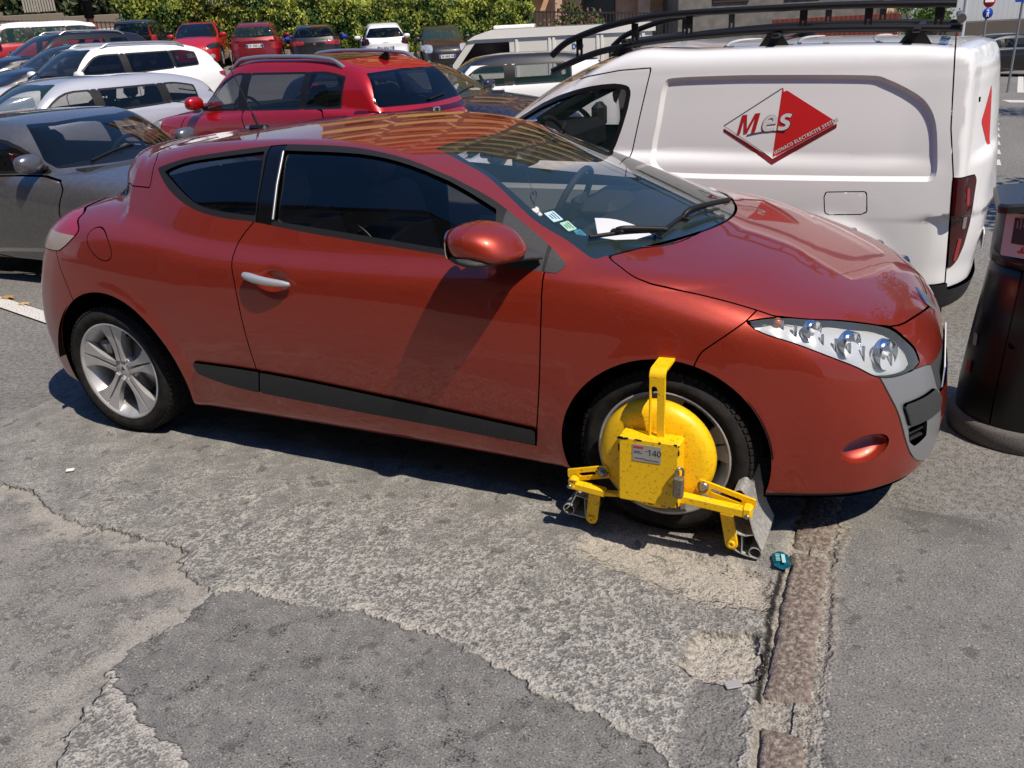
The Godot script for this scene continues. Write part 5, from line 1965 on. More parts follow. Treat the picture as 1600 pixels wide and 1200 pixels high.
	put("rack_teeth", rk.mesh(), Y, root, T).set_meta("kind", "stuff")
	# slotted struts from the disc to the feet
	for q in [[.168, .262, .332, .222], [-.192, .255, -.312, .222]]:
		var a := Vector2(q[0], q[1])
		var e := Vector2(q[2], q[3])
		var dir := (e - a).normalized()
		var nn := dir.orthogonal() * .024
		var st := sh()
		for half in [-1.0, 1.0]:
			var hh: Vector2 = nn * half
			var poly := PackedVector2Array([a - dir * .022 + hh * .9, a + dir * .02 + hh * .25, e - dir * .05 + hh * .25, e + dir * .0 + hh * .0, e + dir * .01 + hh * .9])
			poly.append(a - dir * .022)
			st.prism(PackedVector2Array([a - dir * .024, a - dir * .018 + hh, e + dir * .008 + hh, e + dir * .014, e - dir * .03, e - dir * .038 + hh * .3, a + dir * .032 + hh * .3, a + dir * .025]), .009, Transform3D(Basis(), Vector3(0, 0, Z + .044)), .0)
		put("slotted_strut", st.mesh(), Y, root, T)
		var bolt := sh()
		var xf := Transform3D(Basis(Vector3.RIGHT, PI / 2), Vector3(q[0], q[1], Z + .053))
		bolt.lathe(v2s([.019, .0, .019, .003, .0, .003]), 20, xf)
		bolt.lathe(v2s([.0105, .003, .0105, .013, .008, .015, .0, .015]), 6, xf, false)
		put("bolt", bolt.mesh(), MT.steel, root, T)
	for q in [[.328, .207], [-.300, .206]]:
		var bolt := sh()
		bolt.lathe(v2s([.0085, .0, .0085, .006, .0, .008]), 12, Transform3D(Basis(Vector3.RIGHT, PI / 2), Vector3(q[0], q[1], Z + .103)))
		put("bolt", bolt.mesh(), MT.steel, root, T)
	# strap legs
	for q in [[-.222, .185, -.238, .055], [.245, .20, .272, .058]]:
		var lg := sh()
		var a := Vector2(q[0], q[1])
		var e := Vector2(q[2], q[3])
		var dir := (e - a).normalized()
		var nn := dir.orthogonal() * .0215
		var poly := PackedVector2Array([a + nn, a - nn])
		for k in 9:
			var an := PI * k / 8.0
			poly.append(e - nn * cos(an) + dir * .0215 * sin(an))
		lg.prism(poly, .011, Transform3D(Basis(), Vector3(0, 0, Z + .042)), .002)
		put("leg", lg.mesh(), Y, root, T)
		var pin := sh()
		pin.lathe(v2s([.014, .0, .014, .006, .006, .006, .004, .002, .0, .002]), 16, Transform3D(Basis(Vector3.RIGHT, PI / 2), Vector3(e.x, e.y, Z + .053)))
		put("pin", pin.mesh(), Y, root, T)
	# aluminium chock extrusions on both sides of the tyre
	for s in [1.0, -1.0]:
		var z0 := Z - .20
		var z1 := Z + .045 if s > 0 else Z + .03
		var wall := sh()
		var face := smooth_path(v3s([.272, .262, 0, .292, .270, 0, .309, .252, 0, .317, .215, 0, .328, .165, 0, .346, .105, 0, .374, .048, 0]), 5)
		if s < 0: face = smooth_path(v3s([.300, .150, 0, .308, .125, 0, .325, .09, 0, .345, .062, 0]), 5)
		strip(wall, face, s, z0, z1, .0035)
		strip(wall, v3s([.262, .112, 0, .285, .098, 0, .315, .094, 0, .345, .105, 0]) if s > 0 else v3s([.245, .118, 0, .27, .122, 0, .305, .128, 0]), s, z0, z1, .002)
		strip(wall, v3s([.305, .095, 0, .306, .022, 0]) if s > 0 else v3s([.272, .122, 0, .270, .045, 0]), s, z0, z1, .002)
		strip(wall, v3s([.252, .045, 0, .305, .022, 0, .356, .012, 0]) if s > 0 else v3s([.245, .042, 0, .28, .04, 0, .325, .045, 0]), s, z0, z1, .003)
		var ring := PackedVector3Array()
		var rc := Vector3(.352, .033, 0) if s > 0 else Vector3(.336, .063, 0)
		for k in 21: ring.append(rc + Vector3(cos(TAU * k / 20.0), sin(TAU * k / 20.0), 0) * .021)
		strip(wall, ring, s, z0, z1, .0025)
		put("chock", wall.mesh(), alu, root, T)
	# weld beads and rust at the joints
	var wb := sh()
	for q in [[-.10, .447, .1, .447, .062], [-.011, .445, .043, .445, .10], [.05, .247, .09, .244, .101], [-.30, .232, -.275, .230, .103]]:
		for k in 9:
			var p := Vector2(q[0], q[1]).lerp(Vector2(q[2], q[3]), k / 8.0)
			wb.box(Vector3(p.x, p.y, Z + q[4]), Vector3.ONE * .007, .003, Basis(Vector3(1, 0, 1).normalized(), k * .7))
	put("weld_beads", wb.mesh(), mat(srgb(176, 128, 26), .6), root, T).set_meta("kind", "stuff")
	var ru := sh()
	for k in 26:
		var a := rg.randf() * TAU
		var q: Array = [[.168, .262, .0585], [-.192, .255, .0585], [.272, .058, .054], [-.238, .055, .054]][k % 4]
		ru.box(Vector3(q[0] + cos(a) * rg.randf_range(.014, .024), q[1] + sin(a) * rg.randf_range(.012, .022), Z + q[2] - .005), Vector3(rg.randf_range(.003, .009), rg.randf_range(.003, .008), .0012), 0.0, Basis(Vector3(0, 0, 1), a))
	put("rust_spots", ru.mesh(), mat(srgb(104, 58, 28), .9), root, T).set_meta("kind", "stuff")
	# padlock
	var lk := sh()
	lk.box(Vector3(.107, .302, Z + .15), Vector3(.034, .078, .03), .006)
	var lk2 := sh()
	lk2.tube(smooth_path(v3s([.098, .335, Z + .15, .098, .358, Z + .15, .108, .368, Z + .14, .117, .356, Z + .13, .117, .335, Z + .13]), 4), .0045, 8)
	var po := put("padlock", lk.mesh(), rough_noise(mat(Color(1, 1, 1), 0.5, 0.5), noise_tex(.06, FastNoiseLite.TYPE_SIMPLEX, 128, [[0.2, srgb(104, 92, 76)], [0.8, srgb(140, 132, 118)]], 3, 2), 12.0), root, T)
	put("shackle", lk2.mesh(), MT.steel, po)

func strip(s: Sh, path: PackedVector3Array, mirror: float, z0: float, z1: float, t: float) -> void:
	# a bent sheet of thickness t along path (x, y), from z0 to z1
	for i in path.size() - 1:
		var a := Vector3(path[i].x * mirror, path[i].y, 0)
		var b := Vector3(path[i + 1].x * mirror, path[i + 1].y, 0)
		var nn := Vector3(b.y - a.y, -(b.x - a.x), 0).normalized() * t * 0.5
		var f := Vector3(0, 0, z1)
		var k := Vector3(0, 0, z0)
		s.smooth(2).quad(a + nn + f, a + nn + k, b + nn + k, b + nn + f)
		s.smooth(3).quad(a - nn + f, b - nn + f, b - nn + k, a - nn + k)
		s.flat().quad(a + nn + f, b + nn + f, b - nn + f, a - nn + f)

# ---------------------------------------------------------------- white van with the roof rack
func decal(b: Body, text: String, size: float, o: Vector2, ang: float, shear: float, m: Material, parent: Node3D, called: String, side: int, bold := true, off := .0035, rear := false) -> void:
	# lettering laid on the skin; (o) = x, y of its middle, running towards the rear of the van
	var tm := text_mesh(text, size, bold, .001)
	var arr := tm.surface_get_arrays(0)
	var v: PackedVector3Array = arr[Mesh.ARRAY_VERTEX]
	var n := PackedVector3Array()
	n.resize(v.size())
	for i in v.size():
		var p := Vector2(v[i].x + v[i].y * shear, v[i].y).rotated(ang)
		if rear:
			var g := b.on_front(o.y + p.y, o.x + p.x, -1.0, off)
			v[i] = Vector3(g.x - v[i].z * 0.3, g.y, g.z * 1.0)
			n[i] = Vector3(-1, 0, 0)
		else:
			var g := b.on_side(o.x - p.x, o.y + p.y, off)
			v[i] = Vector3(g.x, g.y, side * (g.z + v[i].z * .3))
			n[i] = Vector3(0, 0, side)
	arr[Mesh.ARRAY_VERTEX] = v
	arr[Mesh.ARRAY_NORMAL] = n
	arr[Mesh.ARRAY_TANGENT] = null
	arr[Mesh.ARRAY_TEX_UV] = null
	var am := ArrayMesh.new()
	am.add_surface_from_arrays(Mesh.PRIMITIVE_TRIANGLES, arr)
	put(called, am, m, parent)

const VAN_Z := -2.276
func van_body() -> void:
	var B := Body.new({
		"hc": [-.5, 1.04, .0, 1.05, .3, 1.06, 2.2, 1.05, 2.6, 1.02, 2.85, .98, 3.5, .83, 3.75, .72, 3.9, .6],
		"sec": [.1, .74, .25, .795, .4, .815, .6, .825, .8, .825, .95, .815, 1.05, .805],
		"secu": [.7, .826, .95, .812, 1.1, .80, 1.3, .775, 1.42, .757, 1.5, .738, 1.56, .70, 1.6, .66],
		"dy": [-.1, 0, 2.8, 0, 3.4, -.03, 4, -.08],
		"planl": [-.5, -.02, -.1, 0, 3.2, 0, 3.6, -.04, 4, -.12],
		"planu": [-.35, -.12, -.1, -.03, .3, 0, 2, 0, 2.6, -.02, 3.2, -.05],
		"xf": [0, 0, .4, -.06, .6, -.17, .72, -.32, .8, -.55, .85, -.9],
		"nose": [.1, 3.75, .3, 3.88, .5, 3.9, .7, 3.82, .9, 3.5, 1.1, 3.1],
		"xr": [0, 0, .35, .012, .5, .04, .62, .09, .70, .14, .77, .21, .82, .30, .86, .45],
		"tail": [.1, -.11, .3, -.16, .42, -.17, .5, -.185, .8, -.20, 1.1, -.195, 1.3, -.175, 1.45, -.15, 1.6, -.12],
		"roof": [-.5, .2, -.225, .8, -.192, 1.1, -.172, 1.3, -.155, 1.44, -.13, 1.51, -.08, 1.538, .05, 1.548, .2, 1.56, .6, 1.575, 1.4, 1.575, 1.8, 1.58, 2.1, 1.50, 2.4, 1.37, 2.8, 1.12, 3.1, .93, 3.4, .75],
		"crh": .08, "kt": .08, "kf": .10, "kr": .07, "bot": .18, "xmid": 1.8, "wx0": 1.6, "wxl": .5, "wsc": .45, "rx0": .25, "rxl": .3, "rwc": .30, "crr": .045, "ku": .05, "ubot": .7,
		"arch": [[.62, .30, .35, .022], [3.05, .30, .35, .02]],
	})
	ask("van", B, [0.023, -.34, 4.0, 1.66, .9])

func van() -> void:
	var root := thing("panel_van", "white panel van with a black roof rack and red diamond sign, beside the clamped coupe", "van", Vector3(.87, 0, VAN_Z), PI)
	var W := paint(srgb(232, 233, 236), 0.0, 0.0, 0.5)
	var B: Body = done["van"][0]
	var m: M = done["van"][1]
	for a in B.arch:
		var c := PackedVector2Array()
		for k in 40: c.append(Vector2(a[0] + cos(TAU * k / 40) * a[2], a[1] + sin(TAU * k / 40) * a[2]))
		m = carve(m, Poly.new(c), 0, [[2, .45, 1.0]])[1]
	m = cut(m, field(m, null, 0, [[1, .2, -1.0], [5, -.75, -1.0]]))[1]
	# rear corner and doors
	var rr := carve(m, pl([.076, 1.7, .082, 1.518, .055, 1.152, .015, .92, -.02, .30, -.6, .30, -.6, 1.7]), 0, [], .0035)
	m = rr[1]
	var back: M = rr[0]
	rr = carve(back, pl([.1, .912, -.088, .905, -.098, .88, -.096, .65, -.082, .53, -.062, .455, -.04, .42, .1, .41], 1), 0, [[2, .3, 1.0]], .002)
	back = rr[1]
	var lamp: M = shifted(rr[0], .006)
	for s in [1, -1]:
		var o := emit("tail_lamp", joined([lamp, skirt(lamp, .03)]), s, MT.darkred, root)
		for q in [[.80, .045, -.066, "brake_segment", MT.redlens], [.665, .04, -.068, "clear_segment", MT.chrome], [.515, .062, -.052, "brake_segment", MT.redlens]]:
			var g := B.on_side(q[2], q[0], .004)
			var n := B.grad(g, 0.0)
			n = B.grad(g, B.val(g.x, g.y, g.z)).normalized()
			n.z *= s
			var xx := Vector3.UP.cross(n).normalized()
			var sg := sh()
			sg.prism(rounded_rect(.028, q[1] * 2.0, .012), .006, Transform3D(Basis(xx, n.cross(xx), n), mz(g, s)))
			put(q[3], sg.mesh(), q[4], o)
	rr = carve(back, pl([-.001, .3, -.001, 1.7, .001, 1.7, .001, .3]), 2, [], .0)
	emit("rear_doors", joined([back, skirt(back, .02)]), 0, W, root)
	rr = cut(m, field(m, null, 0, [[1, .335, -1.0], [0, .33, -1.0]]))
	m = rr[1]
	emit("rear_bumper", joined([shifted(rr[0], .02), skirt(shifted(rr[0], .02), .04)]), 0, MT.plastic_dark, root)
	# windows, doors
	rr = carve(m, pl([2.66, 1.115, 2.325, 1.284, 2.072, 1.364, 1.90, 1.392, 1.78, 1.39, 1.728, 1.345, 1.774, 1.152, 1.84, .995, 1.90, .965, 1.90, .965, 2.72, .965, 2.72, .965, 2.78, 1.03], 2), 0, [[2, .3, 1.0]])
	m = rr[1]
	var wp := pl([2.63, 1.10, 2.31, 1.262, 2.06, 1.34, 1.90, 1.366, 1.79, 1.364, 1.757, 1.335, 1.80, 1.16, 1.862, 1.01, 1.91, .99, 1.91, .99, 2.70, .99], 2)
	var r2 := carve(rr[0], wp, 0)
	for s in [1, -1]:
		emit("door_window", shifted(r2[0], -.01), s, glass(srgb(30, 48, 46), .30), root)
		emit("window_seal", joined([r2[1], skirt(r2[1], .02)]), s, MT.trim, root)
	rr = carve(m, pl([1.616, 1.474, 1.669, 1.222, 1.725, .936, 1.76, .5, 1.80, .25, 2.72, .25, 2.9, .6, 2.88, .95, 2.80, 1.09, 2.47, 1.285, 2.2, 1.385, 2.0, 1.435, 1.8, 1.465], 1), 0, [[2, .3, 1.0]], .0035)
	m = rr[1]
	for s in [1, -1]: emit("front_door", joined([rr[0], skirt(rr[0], .02)]), s, W, root)
	rr = carve(m, pl([1.95, -.1, 1.92, .3, 1.85, .60, 2.3, .66, 2.75, .74, 3.1, .74, 3.1, -.1]), 1, [[3, .0, -1.0], [1, .95, 1.0]])
	m = rr[1]
	emit("windscreen", rr[0], 0, MT.glass, root)
	rr = carve(m, pl([3.3, .3, 3.2, .70, 2.95, .73, 2.95, -.1, 4.0, -.1, 4.0, .1]), 1, [[3, .0, 1.0], [1, .62, 1.0]], .003)
	m = rr[1]
	emit("bonnet", rr[0], 0, W, root)
	# fuel flap
	rr = carve(m, pl([.425, .835, .415, .825, .405, .73, .415, .715, .605, .708, .617, .72, .628, .815, .618, .828], 1), 0, [[2, .3, 1.0]], .0028)
	m = rr[1]
	for s in [1, -1]: emit("fuel_flap", joined([rr[0], skirt(rr[0], .01)]), s, W, root)
	# pressed side panel
	var rec := pl([1.57, 1.18, 1.552, 1.33, 1.535, 1.39, 1.49, 1.418, 1.2, 1.425, .971, 1.424, .49, 1.412, .38, 1.392, .239, 1.322, .17, 1.262, .125, 1.17, .10, 1.02, .094, .925, .12, .892, .20, .888, .8, .886, 1.40, .888, 1.52, .905, 1.585, .97, 1.59, 1.06], 3)
	rr = carve(m, rec, 0, [[2, .3, 1.0]])
	m = rr[1]
	var sv := field(rr[0], rec, 0)
	var in2 := cut(rr[0], shift_vals(sv, .024))
	var depth := .020
	var ring: M = in2[1]
	sv = field(ring, rec, 0)
	for i in ring.v.size(): ring.v[i].z -= depth * clampf(-sv[i] / .024, 0.0, 1.0)
	renorm(ring)
	for i in in2[0].v.size(): in2[0].v[i].z -= depth
	for s in [1, -1]:
		emit("pressed_panel", in2[0], s, W, root)
		emit("panel_edge", ring, s, W, root)
	emit("bodywork", joined([m, skirt(m, .012)]), 0, W, root)
	var inner := shifted(joined([m, back, lamp]), -.035)
	emit("inner_panels", inner, 0, MT.dash, root)
	# sign on the pressed panel and the rear door
	var RD := mat(srgb(196, 30, 34), .4)
	var DR := mat(srgb(112, 20, 26), .4)
	for s in [-1, 1]:
		var pan: M = shifted(in2[0], .001)
		var q: M = carve(pan, pl([.892, 1.358, .597, 1.18, .916, .995]), 0)[0]
		emit("sign_red_half", q, s, RD, root)
		for st in [["sign_shadow_band", DR, [1.19, 1.150, 1.19, 1.134, .916, .992, .913, .964, .60, 1.176, .60, 1.154]], ["sign_outline", MT.ink, [1.19, 1.166, 1.188, 1.163, .892, 1.358, .8925, 1.3535]], ["sign_outline", MT.ink, [1.19, 1.166, 1.188, 1.163, .916, .995, .916, .991]]]:
			var a: Array = st[2]
			var bs := sh()
			for e in range(0, a.size() - 4, 4):
				for k in 12:
					var c4 := []
					for w in [[0, 0], [1, 0], [1, 1], [0, 1]]:
						var f := (k + float(w[0])) / 12.0
						var i0: int = e + 2 * w[1]
						var g := B.on_side(lerpf(a[i0], a[i0 + 4], f), lerpf(a[i0 + 1], a[i0 + 5], f), .0020 - depth)
						c4.append(Vector3(g.x, g.y, g.z * s))
					bs.smooth(1).quad(c4[0], c4[1], c4[2], c4[3])
			put(st[0], bs.mesh(), st[1], root)
		if s < 0:
			decal(B, "M", .094, Vector2(1.055, 1.172), .12, .35, RD, root, "sign_letter", s, true, .0030 - depth)
			decal(B, "es", .112, Vector2(.905, 1.188), .10, .3, MT.ink, root, "sign_letters_edge", s, true, .0022 - depth)
			decal(B, "es", .106, Vector2(.905, 1.189), .10, .3, mat(srgb(235, 235, 236), .5), root, "sign_letters", s, true, .0036 - depth)
			decal(B, "MONACO ELECTRICITE SYSTEM", .0176, Vector2(.752, 1.110), .515, .0, mat(srgb(240, 240, 240), .5), root, "sign_writing", s, true, .0026 - depth)
			var sw := sh()
			var pth := PackedVector3Array()
			for k in 9:
				var g := B.on_side(lerpf(1.06, .86, k / 8.0), 1.115 + .022 * sin(k / 8.0 * PI * .7), .0022 - depth)
				pth.append(Vector3(g.x, g.y, -g.z))
			sw.tube(smooth_path(pth, 3), .0022, 4)
			put("sign_swoosh", sw.mesh(), MT.ink, root)
	var rsgn := shifted(back, .0015)
	for q in [[[-.42, 1.34, -.58, 1.16, -.43, .97], RD]]:
		var mm: Array = q[0].duplicate()
		for k in range(0, mm.size(), 2): mm[k] = -mm[k]
		emit("rear_sign", carve(rsgn, pl(mm), 2, [[5, .5, -1.0]])[0], -1, q[1], root)
	decal(B, "PARTNER", .038, Vector2(-.40, .70), 0.12, 0.0, MT.steel, root, "model_lettering", -1, true, .004, true)
	var g0 := B.on_front(.47, -.12, -1.0, .006)
	plate(root, "rear_number_plate", Transform3D(Basis(Vector3.UP, PI), Vector3(g0.x, .50, -.22)), "MC 4K72", .46)
	var ph := sh()
	ph.box(Vector3(-.03, .60, -.30), Vector3(.06, .04, .16), .015)
	put("rear_handle", ph.mesh(), MT.trim, root)
	# roof ribs
	for x in [.45, .85, 1.25]:
		var rb := sh()
		var pth := PackedVector3Array()
		for k in 11: pth.append(B.on_top(x + .05 * sin(k * PI / 10.0), lerpf(-.55, .55, k / 10.0), .001))
		rb.tube(pth, .012, 6, true, PackedFloat32Array(), .5)
		put("roof_rib", rb.mesh(), W, root)
	# rack: two bent rails a side, plates between, feet and crossbars
	var BK := mat(srgb(16, 16, 18), .45, .0, .45)
	var up := v3s([2.29, 1.548, 0, 2.22, 1.603, 0, 2.152, 1.636, 0, 2.002, 1.683, 0, 1.853, 1.714, 0, 1.68, 1.737, 0, 1.5, 1.747, 0, 1.2, 1.75, 0, .9, 1.75, 0, .526, 1.744, 0, .10, 1.728, 0])
	var lo := v3s([2.29, 1.458, 0, 2.155, 1.509, 0, 2.004, 1.556, 0, 1.819, 1.589, 0, 1.639, 1.611, 0, 1.266, 1.632, 0, .994, 1.639, 0, .515, 1.632, 0, .06, 1.612, 0])
	for s in [-1.0, 1.0]:
		var zz: float = (-1.70 - VAN_Z) * s
		for q in [up, lo]:
			var pth := PackedVector3Array()
			for p in smooth_path(q, 5): pth.append(Vector3(p.x, p.y, zz))
			var t := sh()
			t.tube(pth, .019, 10)
			put("rack_rail", t.mesh(), BK, root)
		for q in [[2.111, 1.645, 1.53], [1.769, 1.722, 1.598], [1.452, 1.742, 1.623], [.835, 1.745, 1.635], [.509, 1.738, 1.63], [.175, 1.725, 1.617]]:
			var t := sh()
			t.prism(v2s([-.02, 0, -.006, 0, -.006, .045, .006, .045, .006, 0, .02, 0, .02, .11, -.02, .11]), .006, Transform3D(Basis(), Vector3(q[0], q[2], zz - .003)))
			put("rack_post", t.mesh(), BK, root)
		for q in [[1.834, 1.585], [.98, 1.632], [.274, 1.618]]:
			var gb := B.on_top(q[0], zz * 1.0, .0)
			var t := sh()
			t.prism(v2s([-.085, gb.y - .01, .085, gb.y - .01, .03, q[1], -.03, q[1]]), .03, Transform3D(Basis(), Vector3(q[0], 0, zz - .015)), .004)
			put("rack_foot", t.mesh(), BK, root)
	for x in [1.80, .96, .27]:
		var t := sh()
		t.bar(Vector3(x, 1.615, -.68), Vector3(x, 1.615, .68), .04, .025, Vector3.UP, .006)
		put("rack_crossbar", t.mesh(), BK, root)
	var rl := sh()
	rl.tube(v3s([.07, 1.66, -.62, .07, 1.66, .62]), .022, 12)
	put("loading_roller", rl.mesh(), MT.steel, root)
	# cab
	var cb := sh()
	cb.box(Vector3(2.1, .24, 0), Vector3(2.2, .1, 1.3))
	cb.box(Vector3(2.9, .5, 0), Vector3(.9, .5, 1.2))
	cb.box(Vector3(2.62, .95, 0), Vector3(.5, .22, 1.4), .05)
	cb.box(Vector3(1.62, .85, 0), Vector3(.04, 1.2, 1.36))
	put("cab_interior", cb.mesh(), MT.dash, root)
	seats(root, 2.0, .5, .36, 1.3, MT.cloth)
	steering_wheel(root, Vector3(2.34, 1.0, -.36), -.5)
	for s in [-1.0, 1.0]:
		wheel_parts(root, Vector3(.62, .30, s * .70), s > 0, .30, .2, 7)
		wheel_parts(root, Vector3(3.05, .30, s * .70), s > 0, .30, .2, 7)
		var mr := sh()
		mr.box(Vector3(2.52, 1.04, s * .93), Vector3(.1, .2, .16), .04)
		mr.bar(Vector3(2.54, .98, s * .8), Vector3(2.53, 1.0, s * .92), .05, .04)
		put("door_mirror", mr.mesh(), MT.plastic_dark, root)
	var un := sh()
	un.box(Vector3(1.8, .26, 0), Vector3(3.0, .1, 1.1))
	put("underbody", un.mesh(), MT.dark, root)

# ---------------------------------------------------------------- street litter bin
func street_bin() -> void:
	var root := thing("litter_bin", "tall black metal litter bin with a stone foot in front of the coupe", "bin", Vector3(1.25, 0, -.5))
	var BLK := mat(srgb(20, 20, 21), .38, .2, .45)
	BLK.clearcoat_enabled = true
	BLK.clearcoat = .25
	BLK.clearcoat_roughness = .2
	var gran := rough_noise(mat(Color(1, 1, 1), .8), noise_tex(.2, FastNoiseLite.TYPE_CELLULAR, 256, [[0.0, srgb(120, 118, 114)], [.5, srgb(92, 90, 88)], [1.0, srgb(58, 57, 56)]], 2, 3), 3.0)
	var ft := sh()
	ft.lathe(v2s([.0, .0, .305, .0, .312, .015, .312, .075, .298, .092, .0, .092]), 64)
	put("stone_foot", ft.mesh(), gran, root)
	# curved staves with shut lines between
	var n := 6
	for k in n:
		var s := sh()
		var a0 := TAU * k / n + .012 + 1.1
		var a1 := TAU * (k + 1) / n - .012 + 1.1
		s.lathe(v2s([.284, .092, .282, .2, .262, .45, .238, .70, .232, .745, .22, .75]), 12, Transform3D(), true, a0, a1)
		put("stave", s.mesh(), BLK, root)
	var core := sh()
	core.lathe(v2s([.27, .09, .225, .74, .0, .74]), 40)
	put("core", core.mesh(), MT.dark, root)
	var neck := sh()
	neck.lathe(v2s([.215, .745, .238, .752, .240, .79, .228, .80]), 48)
	put("collar", neck.mesh(), BLK, root)
	var hd := sh()
	hd.lathe(v2s([.240, .80, .236, .98, .228, .985, .0, .985]), 48)
	put("head", hd.mesh(), BLK, root)
	var rf := sh()
	rf.prism(rounded_rect(.50, .46, .05, 5), .035, Transform3D(Basis(Vector3(0, 0, 1), .10) * Basis(Vector3.RIGHT, -PI / 2), Vector3(0, 1.0, 0)), .01)
	put("sloping_cover", rf.mesh(), mat(srgb(58, 60, 62), .3, .5), root)
	for a in [.6, 2.4, 4.2, 5.6]:
		var st := sh()
		st.bar(Vector3(cos(a) * .2, .95, sin(a) * .2), Vector3(cos(a) * .2, 1.03, sin(a) * .2), .03, .02, Vector3.RIGHT)
		put("cover_strut", st.mesh(), BLK, root)
	# poster plate on the head, facing the photographer
	var po := group_node("poster", root, Transform3D(Basis(Vector3.UP, -.52), Vector3(-.125, .89, .215)))
	var c := sh()
	c.prism(rounded_rect(.19, .17, .008), .012)
	put("poster_sheet", c.mesh(), mat(srgb(196, 186, 190), .5), po)
	var p2 := sh()
	p2.box(Vector3(.006, .018, .0135), Vector3(.13, .10, .003))
	put("poster_picture", p2.mesh(), mat(srgb(34, 38, 52), .5), po)
	var p3 := sh()
	for k in 9: p3.box(Vector3(-.045 + k * .0125, .045 + .006 * (k % 3), .0155), Vector3(.006, .03 + .008 * ((k * 5) % 3), .002))
	put("poster_figures", p3.mesh(), mat(srgb(120, 112, 118), .5), po)
	var p4 := sh()
	p4.box(Vector3(-.005, -.062, .0135), Vector3(.05, .006, .003))
	p4.prism(v2s([-.022, -.056, -.008, -.056, -.012, -.038]), .003, Transform3D(Basis(), Vector3(0, 0, .012)))
	put("red_print", p4.mesh(), mat(srgb(190, 30, 40), .5), po)
	for q in [[-.27, .42, .02, srgb(150, 150, 148)], [-.285, .30, .018, srgb(150, 30, 24)]]:
		var stc := sh()
		var a: float = 2.75
		stc.prism(rounded_rect(.028, .05, .003), .003, Transform3D(Basis(Vector3.UP, PI / 2 - a), Vector3(cos(a) * (.265 - (q[1] - .45) * .09), q[1], sin(a) * (.265 - (q[1] - .45) * .09))))
		put("sticker", stc.mesh(), mat(q[3], .5), root)
	var lk := sh()
	lk.lathe(v2s([.014, 0, .014, .006, .0, .006]), 14, Transform3D(Basis(Vector3.UP, PI / 2 - 2.05) * Basis(Vector3.RIGHT, PI / 2), Vector3(cos(2.05) * .262, .45, sin(2.05) * .262)))
	put("lock", lk.mesh(), MT.dark, root)

# ---------------------------------------------------------------- the other parked cars
func tail_lamps(f: float, w: float, z0: float, z1: float, y0: float, y1: float, m: Material) -> Array:
	return ["tail_lamp", m, 2, [z0, y0 + .02, z0, y1 - .03, z0 + .03, y1, z1, y1, z1, y0], [[0, -f + .55, -1.0]]]
func head_lamps(f: float, w: float, z0: float, z1: float, y0: float, y1: float, m: Material) -> Array:
	return ["headlight", m, 2, [z0, y0, z0 + .02, y1 - .04, z1, y1, z1, y0 + .05], [[0, f - .75, 1.0]]]

